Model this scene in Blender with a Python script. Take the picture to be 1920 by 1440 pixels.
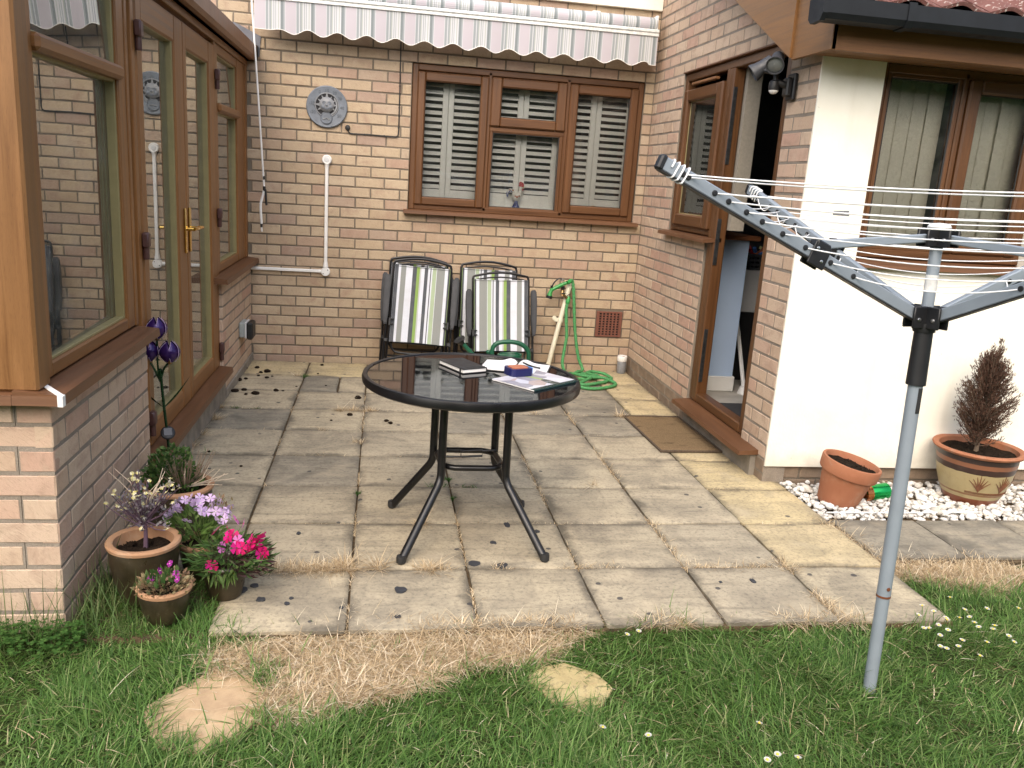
import bpy, math, random
import numpy as np
from mathutils import Vector, Matrix
PI = math.pi
random.seed(7)
RNG = np.random.default_rng(11)
scene = bpy.context.scene
for o in list(bpy.data.objects):
    bpy.data.objects.remove(o)

# ------------------------------------------------------------------ camera
cam_data = bpy.data.cameras.new('camera')
cam_data.sensor_width = 36.0
cam_data.lens = 36.0 * 1569.0 / 1920.0
cam_data.clip_start = 0.05
cam_data.clip_end = 500
cam = bpy.data.objects.new('camera', cam_data)
scene.collection.objects.link(cam)
cam.matrix_world = Matrix(((0.986862, -0.027744, -0.159164, -2.00107),
                           (-0.147769, 0.243321, -0.958624, -6.42598),
                           (0.065324, 0.969549, 0.236025, 1.44425),
                           (0, 0, 0, 1)))
scene.camera = cam

# ------------------------------------------------------------------ sky, sun, exposure
SUN_EL = math.radians(42)
SUN_AZ = math.radians(199)          # compass direction the light comes from (0 = +Y, clockwise)
world = bpy.data.worlds.new('World')
scene.world = world
world.use_nodes = True
wn = world.node_tree
for n in list(wn.nodes):
    wn.nodes.remove(n)
sky = wn.nodes.new('ShaderNodeTexSky')
sky.sky_type = 'NISHITA'
sky.sun_disc = False
sky.sun_elevation = SUN_EL
sky.sun_rotation = SUN_AZ
sky.air_density = 1.0
sky.dust_density = 4.5
sky.ozone_density = 0.6
bg = wn.nodes.new('ShaderNodeBackground')
bg.inputs['Strength'].default_value = 0.15
wo = wn.nodes.new('ShaderNodeOutputWorld')
wn.links.new(sky.outputs[0], bg.inputs[0])
wn.links.new(bg.outputs[0], wo.inputs[0])
sd = bpy.data.lights.new('sun', 'SUN')
sd.energy = 1.5
sd.angle = math.radians(110)
sd.color = (1.0, 0.975, 0.935)
sun = bpy.data.objects.new('sun', sd)
scene.collection.objects.link(sun)
sun.location = (-6, -10, 12)
_to = Vector((-math.sin(SUN_AZ) * math.cos(SUN_EL), -math.cos(SUN_AZ) * math.cos(SUN_EL), -math.sin(SUN_EL)))
sun.rotation_euler = _to.to_track_quat('-Z', 'Y').to_euler()
scene.view_settings.view_transform = 'Standard'
scene.view_settings.look = 'None'
scene.view_settings.gamma = 1.0
scene.view_settings.use_curve_mapping = False
scene.view_settings.exposure = 1.03
scene.render.engine = 'CYCLES'
scene.cycles.max_bounces = 7
scene.cycles.transparent_max_bounces = 16
scene.cycles.caustics_reflective = False
scene.cycles.caustics_refractive = False

C = scene.collection

# ------------------------------------------------------------------ object helpers
def empty(name, loc=(0, 0, 0), label=None, cat=None, group=None, kind=None, rot=(0, 0, 0)):
    o = bpy.data.objects.new(name, None)
    o.empty_display_size = 0.05
    C.objects.link(o)
    o.location = loc
    o.rotation_euler = rot
    tag(o, label, cat, group, kind)
    return o

def tag(o, label=None, cat=None, group=None, kind=None):
    if label: o['label'] = label
    if cat: o['category'] = cat
    if group: o['group'] = group
    if kind: o['kind'] = kind
    return o

def inst(name, mesh, parent=None, loc=(0, 0, 0), rot=(0, 0, 0), scale=(1, 1, 1)):
    o = bpy.data.objects.new(name, mesh)
    C.objects.link(o)
    if parent is not None:
        o.parent = parent
    o.location = loc
    o.rotation_euler = rot
    o.scale = scale
    return o

def copy_tree(src, parent=None):
    c = src.copy()
    C.objects.link(c)
    if parent is not None:
        c.parent = parent
    for ch in list(src.children):
        copy_tree(ch, c)
    return c

class MB:
    """collects shapes into one mesh; every face keeps a material slot and uv (u runs along the grain)"""
    def __init__(self):
        self.v = []; self.f = []; self.m = []; self.uv = []; self.s = []
    def face(self, idx, mat=0, uv=None, smooth=False):
        self.f.append(tuple(idx)); self.m.append(mat); self.s.append(smooth)
        self.uv.append(uv if uv is not None else [(0, 0)] * len(idx))
    def add(self, pts):
        b = len(self.v)
        self.v.extend([tuple(p) for p in pts])
        return b
    def hexa(self, P, mat=0, off=None):
        """8 points: bottom ring 0-3, top ring 4-7"""
        b = self.add(P)
        P = [Vector(p) for p in P]
        e = [(P[1] - P[0]).length, (P[3] - P[0]).length, (P[4] - P[0]).length]
        ax = e.index(max(e))
        d = [(P[1] - P[0]), (P[3] - P[0]), (P[4] - P[0])][ax].normalized()
        o = random.random() * 9 if off is None else off
        for q in ((0, 3, 2, 1), (4, 5, 6, 7), (0, 1, 5, 4), (1, 2, 6, 5), (2, 3, 7, 6), (3, 0, 4, 7)):
            pts = [P[i] for i in q]
            n = (pts[1] - pts[0]).cross(pts[2] - pts[0])
            w = n.cross(d)
            w = w.normalized() if w.length > 1e-9 else Vector((1, 0, 0))
            if abs(n.normalized().dot(d)) > .8:
                a1 = (pts[1] - pts[0]).normalized(); a2 = n.cross(a1).normalized()
                uv = [((p - P[0]).dot(a1) + o, (p - P[0]).dot(a2) + o) for p in pts]
            else:
                uv = [((p - P[0]).dot(d) + o, (p - P[0]).dot(w) + o * 1.7) for p in pts]
            self.face([b + i for i in q], mat, uv)
    def box(self, x0, x1, y0, y1, z0, z1, mat=0, bev=0.0):
        if bev <= 0:
            self.hexa([(x0, y0, z0), (x1, y0, z0), (x1, y1, z0), (x0, y1, z0),
                       (x0, y0, z1), (x1, y0, z1), (x1, y1, z1), (x0, y1, z1)], mat)
        else:
            self.rbox(Vector(((x0 + x1) / 2, (y0 + y1) / 2, (z0 + z1) / 2)), (x1 - x0, y1 - y0, z1 - z0), None, bev, mat)
    def rbox(self, c, size, rot=None, bev=0.004, mat=0):
        """chamfered box, rot = 3x3 Matrix"""
        c = Vector(c)
        hx, hy, hz = [s / 2 for s in size]
        b_ = min(bev, hx * .49, hy * .49, hz * .49)
        R = rot if rot is not None else Matrix.Identity(3)
        ax = list(size).index(max(size))
        o = random.random() * 9
        idx = {}
        base = len(self.v)
        for sx in (-1, 1):
            for sy in (-1, 1):
                for sz in (-1, 1):
                    for k in range(3):
                        p = Vector((sx * (hx - (b_ if k != 0 else 0)), sy * (hy - (b_ if k != 1 else 0)), sz * (hz - (b_ if k != 2 else 0))))
                        idx[(sx, sy, sz, k)] = len(self.v)
                        self.v.append(tuple(c + R @ p))
        loc = {}
        inv = R.transposed()
        def uvof(i, k):
            p = inv @ (Vector(self.v[i]) - c)
            others = [a for a in range(3) if a != ax]
            if k == ax:
                return (p[others[0]] + o, p[others[1]] + o)
            w = [a for a in others if a != k]
            return (p[ax] + o, p[w[0]] + o * 1.7 + k)
        def F(keys, k):
            ids = [idx[q] for q in keys]
            a, b2, c2 = [Vector(self.v[i]) for i in ids[:3]]
            n = (b2 - a).cross(c2 - a)
            cen = sum((Vector(self.v[i]) for i in ids), Vector()) / len(ids)
            if n.dot(cen - c) < 0:
                ids.reverse()
            self.face(ids, mat, [uvof(i, k) for i in ids])
        for k in range(3):
            a, b2 = [q for q in range(3) if q != k]
            for s in (-1, 1):
                ks = []
                for (sa, sb) in ((-1, -1), (1, -1), (1, 1), (-1, 1)):
                    t = [0, 0, 0]; t[k] = s; t[a] = sa; t[b2] = sb
                    ks.append((*t, k))
                F(ks, k)
        for k in range(3):                      # edges parallel to axis k
            a, b2 = [q for q in range(3) if q != k]
            for sa in (-1, 1):
                for sb in (-1, 1):
                    def key(sk, kk):
                        t = [0, 0, 0]; t[k] = sk; t[a] = sa; t[b2] = sb
                        return (*t, kk)
                    F([key(-1, a), key(1, a), key(1, b2), key(-1, b2)], a)
        for sx in (-1, 1):
            for sy in (-1, 1):
                for sz in (-1, 1):
                    F([(sx, sy, sz, 0), (sx, sy, sz, 1), (sx, sy, sz, 2)], 0)
    def bar(self, p0, p1, w, h, up=(0, 0, 1), mat=0, bev=0.0):
        p0 = Vector(p0); p1 = Vector(p1)
        d = (p1 - p0); L = d.length; d.normalize()
        u = Vector(up)
        s = d.cross(u)
        if s.length < 1e-6:
            s = d.cross(Vector((0, 1, 0)))
        s.normalize(); u = s.cross(d)
        R = Matrix((d, s, u)).transposed()
        if bev > 0:
            self.rbox((p0 + p1) / 2, (L, w, h), R, bev, mat)
        else:
            c = (p0 + p1) / 2
            P = []
            for z in (-h / 2, h / 2):
                for (x, y) in ((-L / 2, -w / 2), (L / 2, -w / 2), (L / 2, w / 2), (-L / 2, w / 2)):
                    P.append(c + R @ Vector((x, y, z)))
            self.hexa(P, mat)
    def tube(self, pts, r, n=10, mat=0, cap=True, closed=False):
        pts = [Vector(p) for p in pts]
        N = len(pts)
        rr = r if isinstance(r, (list, tuple)) else [r] * N
        tang = []
        for i in range(N):
            a = pts[(i - 1) % N] if (closed or i > 0) else pts[i]
            b = pts[(i + 1) % N] if (closed or i < N - 1) else pts[i]
            tang.append((b - a).normalized())
        ref = Vector((0, 0, 1)) if abs(tang[0].z) < .9 else Vector((1, 0, 0))
        nrm = (ref - tang[0] * ref.dot(tang[0])).normalized()
        rings = []
        u = 0
        us = []
        for i in range(N):
            if i:
                nrm = (nrm - tang[i] * nrm.dot(tang[i]))
                nrm = nrm.normalized() if nrm.length > 1e-6 else tang[i].orthogonal().normalized()
                u += (pts[i] - pts[i - 1]).length
            us.append(u)
            bn = tang[i].cross(nrm)
            rings.append(self.add([pts[i] + (nrm * math.cos(2 * PI * k / n) + bn * math.sin(2 * PI * k / n)) * rr[i] for k in range(n)]))
        M = N if closed else N - 1
        for i in range(M):
            a = rings[i]; b = rings[(i + 1) % N]
            u0 = us[i]; u1 = us[i + 1] if i + 1 < N else us[i] + .01
            for k in range(n):
                k2 = (k + 1) % n
                self.face([a + k, a + k2, b + k2, b + k], mat,
                          [(u0, k / n), (u0, (k + 1) / n), (u1, (k + 1) / n), (u1, k / n)], True)
        if cap and not closed:
            self.face([rings[0] + k for k in reversed(range(n))], mat)
            self.face([rings[-1] + k for k in range(n)], mat)
    def lathe(self, prof, c=(0, 0, 0), n=32, mat=0, axis=None, mats=None, caps=(True, True)):
        """prof: list of (r, z); axis: 3x3 matrix"""
        c = Vector(c)
        R = axis if axis is not None else Matrix.Identity(3)
        rings = []
        L = 0
        for i, (r, z) in enumerate(prof):
            rings.append(self.add([c + R @ Vector((r * math.cos(2 * PI * k / n), r * math.sin(2 * PI * k / n), z)) for k in range(n)]))
        for i in range(len(prof) - 1):
            a, b = rings[i], rings[i + 1]
            mm = mats[i] if mats else mat
            for k in range(n):
                k2 = (k + 1) % n
                self.face([a + k, a + k2, b + k2, b + k], mm,
                          [(k / n, prof[i][1]), ((k + 1) / n, prof[i][1]), ((k + 1) / n, prof[i + 1][1]), (k / n, prof[i + 1][1])], True)
        if caps[0] and prof[0][0] > 1e-5:
            self.face([rings[0] + k for k in reversed(range(n))], mats[0] if mats else mat)
        if caps[1] and prof[-1][0] > 1e-5:
            self.face([rings[-1] + k for k in range(n)], mats[-1] if mats else mat)
    def prism(self, poly, z0, z1, frame=None, mat=0):
        """extrude a 2d polygon (ccw); frame = (origin, xaxis, yaxis, zaxis)"""
        o, ex, ey, ez = frame if frame else (Vector((0, 0, 0)), Vector((1, 0, 0)), Vector((0, 1, 0)), Vector((0, 0, 1)))
        o = Vector(o); ex = Vector(ex); ey = Vector(ey); ez = Vector(ez)
        n = len(poly)
        a = self.add([o + ex * x + ey * y + ez * z0 for x, y in poly])
        b = self.add([o + ex * x + ey * y + ez * z1 for x, y in poly])
        self.face([a + k for k in reversed(range(n))], mat, [poly[k] for k in reversed(range(n))])
        self.face([b + k for k in range(n)], mat, [poly[k] for k in range(n)])
        for k in range(n):
            k2 = (k + 1) % n
            self.face([a + k, a + k2, b + k2, b + k], mat, [(poly[k][0], z0), (poly[k2][0], z0), (poly[k2][0], z1), (poly[k][0], z1)])
    def quad(self, P, mat=0, uv=None, smooth=False):
        b = self.add(P)
        self.face([b + i for i in range(len(P))], mat, uv or [(0, 0), (1, 0), (1, 1), (0, 1)][:len(P)], smooth)
    def mesh(self, name, mats):
        me = bpy.data.meshes.new(name)
        me.from_pydata(self.v, [], self.f)
        if not isinstance(mats, (list, tuple)):
            mats = [mats]
        for m in mats:
            me.materials.append(m)
        me.polygons.foreach_set('material_index', self.m)
        me.polygons.foreach_set('use_smooth', self.s)
        uvl = me.uv_layers.new(name='UVMap')
        flat = [c for fu in self.uv for p in fu for c in p]
        uvl.data.foreach_set('uv', flat)
        me.update()
        if any(self.s):
            me.set_sharp_from_angle(angle=math.radians(40))
        return me
    def build(self, name, mats, parent=None, loc=(0, 0, 0), rot=(0, 0, 0)):
        return inst(name, self.mesh(name, mats), parent, loc, rot)

def thing1(mb, name, mats, label, cat, group=None, loc=(0, 0, 0), rot=(0, 0, 0)):
    o = mb.build(name, mats, None, loc, rot)
    return tag(o, label, cat, group)

def raw_mesh(name, V, F, mats, smooth=False, matidx=None):
    """numpy mesh: F is a list of (n,k) index arrays (k = 3 or 4)"""
    me = bpy.data.meshes.new(name)
    V = np.asarray(V, dtype=np.float32)
    me.vertices.add(len(V)); me.vertices.foreach_set('co', V.ravel())
    tot = sum(f.size for f in F); nf = sum(len(f) for f in F)
    me.loops.add(tot); me.polygons.add(nf)
    me.loops.foreach_set('vertex_index', np.concatenate([f.ravel() for f in F]).astype(np.int32))
    st = []; c = 0
    for f in F:
        k = f.shape[1]
        st.append(c + np.arange(len(f)) * k); c += f.size
    me.polygons.foreach_set('loop_start', np.concatenate(st).astype(np.int32))
    for m in (mats if isinstance(mats, (list, tuple)) else [mats]):
        me.materials.append(m)
    if matidx is not None:
        me.polygons.foreach_set('material_index', matidx.astype(np.int32))
    if smooth:
        me.polygons.foreach_set('use_smooth', np.ones(nf, dtype=bool))
    me.update(calc_edges=True)
    me.validate()
    return me

def arc(c, r, a0, a1, n, ex=(1, 0, 0), ey=(0, 0, 1)):
    c = Vector(c); ex = Vector(ex); ey = Vector(ey)
    return [c + ex * r * math.cos(a0 + (a1 - a0) * i / n) + ey * r * math.sin(a0 + (a1 - a0) * i / n) for i in range(n + 1)]

def smooth_path(pts, sub=6):
    """Catmull-Rom through pts"""
    P = [Vector(p) for p in pts]
    P = [P[0] * 2 - P[1]] + P + [P[-1] * 2 - P[-2]]
    out = []
    for i in range(1, len(P) - 2):
        for k in range(sub):
            t = k / sub
            a, b, c, d = P[i - 1], P[i], P[i + 1], P[i + 2]
            out.append(.5 * ((2 * b) + (c - a) * t + (2 * a - 5 * b + 4 * c - d) * t * t + (-a + 3 * b - 3 * c + d) * t ** 3))
    out.append(P[-2])
    return out

# ------------------------------------------------------------------ materials
class NT:
    def __init__(self, name):
        self.mat = bpy.data.materials.new(name)
        self.mat.use_nodes = True
        self.t = self.mat.node_tree
        self.b = self.t.nodes['Principled BSDF']
        self.out = self.t.nodes['Material Output']
    def n(self, typ, **kw):
        nd = self.t.nodes.new('ShaderNode' + typ)
        for k, v in kw.items():
            if k.startswith('i_'):
                key = k[2:]
                key = int(key) if key.isdigit() else key.replace('_', ' ')
                self.set(nd, key, v)
            else:
                setattr(nd, k, v)
        return nd
    def set(self, nd, key, v):
        s = nd.inputs[key]
        if hasattr(v, 'is_linked') or isinstance(v, bpy.types.NodeSocket):
            self.t.links.new(v, s)
        else:
            s.default_value = v
    def link(self, a, b):
        self.t.links.new(a, b)
    def coords(self, kind='Object', scale=(1, 1, 1), rot=(0, 0, 0), offs=None):
        tc = self.n('TexCoord')
        mp = self.n('Mapping')
        mp.inputs['Scale'].default_value = scale
        mp.inputs['Rotation'].default_value = rot
        self.link(tc.outputs[kind], mp.inputs['Vector'])
        if offs is not None:
            self.link(offs, mp.inputs['Location'])
        return mp.outputs[0]
    def noise(self, vec, scale=5, detail=4, rough=.55, dist=0):
        nd = self.n('TexNoise')
        nd.inputs['Scale'].default_value = scale
        nd.inputs['Detail'].default_value = detail
        nd.inputs['Roughness'].default_value = rough
        nd.inputs['Distortion'].default_value = dist
        if vec is not None:
            self.link(vec, nd.inputs['Vector'])
        return nd.outputs['Fac']
    def ramp(self, fac, stops, interp='LINEAR'):
        nd = self.n('ValToRGB')
        cr = nd.color_ramp
        cr.interpolation = interp
        while len(cr.elements) > 1:
            cr.elements.remove(cr.elements[-1])
        for i, (p, c) in enumerate(stops):
            e = cr.elements[0] if i == 0 else cr.elements.new(p)
            e.position = p
            e.color = (*c, 1) if len(c) == 3 else c
        self.link(fac, nd.inputs['Fac'])
        return nd.outputs['Color']
    def mix(self, fac, a, b, typ='MIX'):
        nd = self.n('Mix')
        nd.data_type = 'RGBA'
        nd.blend_type = typ
        for key, v in ((0, fac), (6, a), (7, b)):
            s = nd.inputs[key]
            if isinstance(v, bpy.types.NodeSocket):
                self.link(v, s)
            elif isinstance(v, (int, float)):
                s.default_value = v
            else:
                s.default_value = (*v, 1) if len(v) == 3 else v
        return nd.outputs[2]
    def math(self, op, a, b=0.5, c=0.0, clamp=False):
        nd = self.n('Math')
        nd.operation = op
        nd.use_clamp = clamp
        for k, v in ((0, a), (1, b), (2, c)):
            if isinstance(v, bpy.types.NodeSocket):
                self.link(v, nd.inputs[k])
            else:
                nd.inputs[k].default_value = v
        return nd.outputs[0]
    def mapr(self, v, a, b, c=0.0, d=1.0):
        nd = self.n('MapRange')
        self.link(v, nd.inputs[0])
        for k, q in ((1, a), (2, b), (3, c), (4, d)):
            nd.inputs[k].default_value = q
        return nd.outputs[0]
    def bump(self, h, strength=.3, dist=.002, prev=None):
        nd = self.n('Bump')
        nd.inputs['Strength'].default_value = strength
        nd.inputs['Distance'].default_value = dist
        self.link(h, nd.inputs['Height'])
        if prev is not None:
            self.link(prev, nd.inputs['Normal'])
        return nd.outputs[0]
    def rand(self):
        return self.n('ObjectInfo').outputs['Random']
    def island(self):
        return self.n('NewGeometry').outputs['Random Per Island']
    def fin(self, col=None, rough=None, normal=None, metal=None, spec=None, **kw):
        for key, v in (('Base Color', col), ('Roughness', rough), ('Normal', normal), ('Metallic', metal), ('Specular IOR Level', spec)):
            if v is None: continue
            s = self.b.inputs[key]
            if isinstance(v, bpy.types.NodeSocket):
                self.link(v, s)
            elif key == 'Base Color':
                s.default_value = (*v, 1)
            else:
                s.default_value = v
        return self.mat

def simple(name, col, rough=.5, metal=0, var=.12, scale=14, bump=.0, spec=.5):
    """a plain colour with faint mottling and grime so that no surface is perfectly flat"""
    t = NT(name)
    v = t.coords('Object')
    nz = t.noise(v, scale, 5, .6)
    c = t.ramp(nz, [(.25, tuple(x * (1 - var) for x in col)), (.75, tuple(min(1, x * (1 + var)) for x in col))])
    r = t.mapr(t.noise(v, scale * 2.3, 3), .3, .7, max(.02, rough - .07), min(1, rough + .08))
    nm = t.bump(t.noise(v, scale * 12, 4), bump, .002) if bump else None
    return t.fin(c, r, nm, metal, spec)

M = {}
def brick_mat(name, stops, drag=1.0):
    t = NT(name)
    oi = t.n('ObjectInfo')
    rnd = oi.outputs['Random']
    comb = t.n('CombineXYZ')
    t.link(t.math('MULTIPLY', rnd, 37.0), comb.inputs[0])
    t.link(t.math('MULTIPLY', rnd, 91.0), comb.inputs[2])
    v = t.coords('Object', offs=comb.outputs[0])
    base = t.ramp(rnd, stops)
    blot = t.noise(v, 9, 4, .6, .6)
    c = t.mix(t.mapr(blot, .50, .78, 0, .85), base, (.36, .24, .18))
    pale = t.noise(v, 16, 3)
    c = t.mix(t.mapr(pale, .5, .8, 0, .45), c, (.54, .43, .32))
    grain = t.noise(v, 330, 3, .7)
    c = t.mix(t.mapr(grain, .3, .75, .26, 0), c, (.18, .13, .09))
    # drag-faced texture: short diagonal scores across the face
    v2 = t.coords('Object', scale=(1, 1, 1), rot=(0, math.radians(-40), 0), offs=comb.outputs[0])
    mp = t.n('Mapping'); mp.inputs['Scale'].default_value = (38, 60, 260)
    t.link(v2, mp.inputs['Vector'])
    score = t.noise(mp.outputs[0], 1, 3, .6)
    sc = t.mapr(score, .3, .5)
    c = t.mix(t.math('MULTIPLY', t.math('SUBTRACT', 1.0, sc), .38 * drag), c, (.19, .135, .095))
    h = t.math('ADD', t.math('MULTIPLY', sc, .8 * drag), t.math('MULTIPLY', grain, .5))
    nm = t.bump(h, .55, .004)
    return t.fin(c, .92, nm, spec=.2)

BUFF = [(.0, (.435, .33, .225)), (.22, (.49, .385, .265)), (.45, (.53, .425, .30)), (.62, (.45, .35, .245)), (.75, (.45, .318, .238)), (.88, (.38, .28, .222)), (1.0, (.52, .425, .31))]
PINK = [(.0, (.56, .41, .295)), (.25, (.60, .455, .335)), (.5, (.62, .48, .36)), (.7, (.57, .39, .29)), (.85, (.54, .35, .265)), (1.0, (.62, .485, .365))]
M['brick_buff'] = brick_mat('brick_buff', BUFF)
M['brick_pink'] = brick_mat('brick_pink', PINK, .6)
t = NT('brick_grey'); 
v = t.coords('Object')
c = t.ramp(t.noise(v, 12, 5), [(.3, (.17, .13, .095)), (.7, (.30, .225, .16))])
M['brick_grey'] = t.fin(c, .95, t.bump(t.noise(v, 120, 4), .5, .003), spec=.2)

t = NT('mortar'); v = t.coords('Object')
c = t.ramp(t.noise(v, 6, 5), [(.3, (.155, .13, .10)), (.7, (.235, .20, .158))])
c = t.mix(t.mapr(t.noise(v, 240, 3), .35, .7, .4, 0), c, (.07, .06, .05))
M['mortar'] = t.fin(c, .97, t.bump(t.noise(v, 160, 4), .6, .004), spec=.1)
t = NT('mortar_pale'); v = t.coords('Object')
c = t.ramp(t.noise(v, 6, 5), [(.3, (.23, .195, .155)), (.7, (.33, .285, .235))])
c = t.mix(t.mapr(t.noise(v, 240, 3), .35, .7, .4, 0), c, (.10, .085, .07))
M['mortar_pale'] = t.fin(c, .97, t.bump(t.noise(v, 160, 4), .6, .004), spec=.1)

# weathered riven concrete paving
def slab_mat(name, a, b, dark):
    t = NT(name)
    rnd = t.rand()
    comb = t.n('CombineXYZ')
    t.link(t.math('MULTIPLY', rnd, 23.0), comb.inputs[0]); t.link(t.math('MULTIPLY', rnd, 57.0), comb.inputs[1])
    v = t.coords('Object', offs=comb.outputs[0])
    base = t.mix(t.mapr(rnd, 0, 1), a, b)
    big = t.noise(v, 3.5, 5, .6, .8)
    c = t.mix(t.mapr(big, .44, .66, 0, .75), base, dark)
    ms = t.n('Mapping'); ms.inputs['Scale'].default_value = (3.0, 22, 1)
    t.link(v, ms.inputs['Vector'])
    st = t.noise(ms.outputs[0], 1, 5, .65, .5)
    c = t.mix(t.mapr(st, .5, .74, 0, .55), c, tuple(x * .6 for x in dark))
    fine = t.noise(v, 60, 5, .75)
    c = t.mix(t.mapr(fine, .49, .68, 0, .62), c, (.10, .09, .075))
    pale = t.noise(v, 7, 4)
    c = t.mix(t.mapr(pale, .52, .8, 0, .45), c, (.54, .455, .32))
    # dirt gathered along the edges (uv runs 0..1 across the slab)
    uv = t.n('UVMap')
    sx = t.n('SeparateXYZ'); t.link(uv.outputs[0], sx.inputs[0])
    ex = t.math('ABSOLUTE', t.math('SUBTRACT', sx.outputs[0], .5)); ey = t.math('ABSOLUTE', t.math('SUBTRACT', sx.outputs[1], .5))
    ed = t.math('MAXIMUM', ex, ey)
    ed = t.math('ADD', ed, t.math('ADD', t.math('MULTIPLY', t.math('SUBTRACT', t.noise(v, 22, 6, .75), .5), .20), t.math('MULTIPLY', t.math('SUBTRACT', t.noise(v, 3.2, 2), .5), .42)))
    c = t.mix(t.mapr(ed, .435, .55, 0, .8), c, (.09, .08, .064))
    # small tar-dark spots
    vo = t.n('TexVoronoi'); vo.inputs['Scale'].default_value = 7; t.link(v, vo.inputs['Vector'])
    sp = t.math('ADD', vo.outputs['Distance'], t.math('MULTIPLY', t.noise(v, 30, 2), .12))
    c = t.mix(t.mapr(sp, .135, .15, .85, 0), c, (.045, .045, .05))
    h = t.math('ADD', t.math('MULTIPLY', t.noise(v, 14, 5, .6, .6), 1.0), t.math('MULTIPLY', fine, .25))
    nm = t.bump(h, .5, .008)
    return t.fin(c, t.mapr(big, .3, .7, .8, .95), nm, spec=.25)
M['slab'] = slab_mat('slab', (.475, .405, .28), (.395, .343, .25), (.225, .197, .15))
M['slab_yellow'] = slab_mat('slab_yellow', (.54, .44, .25), (.51, .415, .255), (.34, .285, .18))
M['slab_dark'] = slab_mat('slab_dark', (.31, .275, .21), (.255, .23, .18), (.125, .115, .095))

t = NT('joint_soil'); v = t.coords('Object')
c = t.ramp(t.noise(v, 25, 5, .7), [(.3, (.045, .036, .025)), (.55, (.12, .085, .05)), (.8, (.21, .15, .085))])
M['joint'] = t.fin(c, .98, t.bump(t.noise(v, 90, 4), .8, .006), spec=.1)

t = NT('lawn_soil'); v = t.coords('Object')
c = t.ramp(t.noise(v, 5, 6, .7), [(.3, (.030, .038, .014)), (.55, (.055, .075, .022)), (.8, (.10, .10, .045))])
M['lawn_soil'] = t.fin(c, .98, t.bump(t.noise(v, 60, 5), 1, .02), spec=.1)

t = NT('dry_soil'); v = t.coords('Object')
c = t.ramp(t.noise(v, 18, 6, .7), [(.3, (.15, .10, .06)), (.7, (.30, .205, .125))])
M['dry_soil'] = t.fin(c, .98, t.bump(t.noise(v, 90, 5), 1, .01), spec=.1)

# foliage: colour varies blade by blade
def blade_mat(name, stops, rough=.55, trans=.35):
    t = NT(name)
    c = t.ramp(t.island(), stops)
    m = t.fin(c, rough, spec=.3)
    tr = t.n('BsdfTranslucent'); t.link(c, tr.inputs[0])
    mx = t.n('MixShader'); mx.inputs[0].default_value = trans
    t.link(t.b.outputs[0], mx.inputs[1]); t.link(tr.outputs[0], mx.inputs[2])
    t.link(mx.outputs[0], t.out.inputs[0])
    return m
M['grass'] = blade_mat('grass', [(0, (.042, .096, .020)), (.25, (.076, .165, .032)), (.6, (.122, .232, .049)), (.85, (.182, .29, .078)), (.94, (.26, .32, .125)), (1, (.42, .37, .21))])
M['grass_tall'] = blade_mat('grass_tall', [(0, (.06, .115, .03)), (.6, (.12, .19, .06)), (1, (.26, .28, .13))])
M['straw'] = blade_mat('straw', [(0, (.22, .155, .085)), (.2, (.44, .32, .185)), (.5, (.60, .465, .285)), (.8, (.71, .585, .40)), (1, (.79, .70, .54))], .7, .25)
M['clover'] = blade_mat('clover', [(0, (.035, .10, .018)), (1, (.08, .17, .035))])
M['leaf'] = blade_mat('leaf', [(0, (.035, .085, .02)), (.6, (.07, .14, .035)), (1, (.13, .20, .06))])
M['leaf_mid'] = blade_mat('leaf_mid', [(0, (.07, .13, .03)), (.6, (.12, .21, .05)), (1, (.20, .28, .09))])
M['leaf_purple'] = blade_mat('leaf_purple', [(0, (.05, .02, .025)), (.4, (.09, .045, .045)), (.7, (.06, .09, .035)), (1, (.10, .13, .06))])
M['leaf_grey'] = blade_mat('leaf_grey', [(0, (.14, .12, .15)), (.5, (.24, .21, .25)), (1, (.30, .30, .25))])
M['leaf_dry'] = blade_mat('leaf_dry', [(0, (.16, .095, .06)), (.4, (.33, .23, .13)), (.7, (.14, .16, .07)), (1, (.48, .37, .22))])
M['conifer'] = blade_mat('conifer', [(0, (.045, .024, .016)), (.5, (.085, .043, .029)), (1, (.14, .078, .052))], .8, .15)
M['petal_magenta'] = blade_mat('petal_magenta', [(0, (.47, .006, .085)), (.5, (.60, .010, .135)), (1, (.66, .02, .25))])
M['petal_pink'] = blade_mat('petal_pink', [(0, (.72, .16, .55)), (1, (.80, .30, .66))])
M['petal_lilac'] = blade_mat('petal_lilac', [(0, (.60, .40, .72)), (1, (.74, .58, .82))])
M['petal_yellow'] = blade_mat('petal_yellow', [(0, (.72, .62, .10)), (.5, (.80, .74, .33)), (1, (.82, .80, .62))])
M['petal_violet'] = blade_mat('petal_violet', [(0, (.28, .02, .25)), (1, (.45, .05, .38))])
M['petal_white'] = blade_mat('petal_white', [(0, (.74, .74, .70)), (1, (.84, .83, .78))])
M['daisy_eye'] = simple('daisy_eye', (.72, .55, .06), .8)
M['twig'] = simple('twig', (.22, .16, .11), .85, bump=.4)
M['twig_pale'] = simple('twig_pale', (.52, .43, .33), .85, bump=.3)
M['twig_purple'] = simple('twig_purple', (.10, .06, .09), .7)
M['bark'] = simple('bark', (.13, .095, .065), .9, bump=.8, scale=30)

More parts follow.
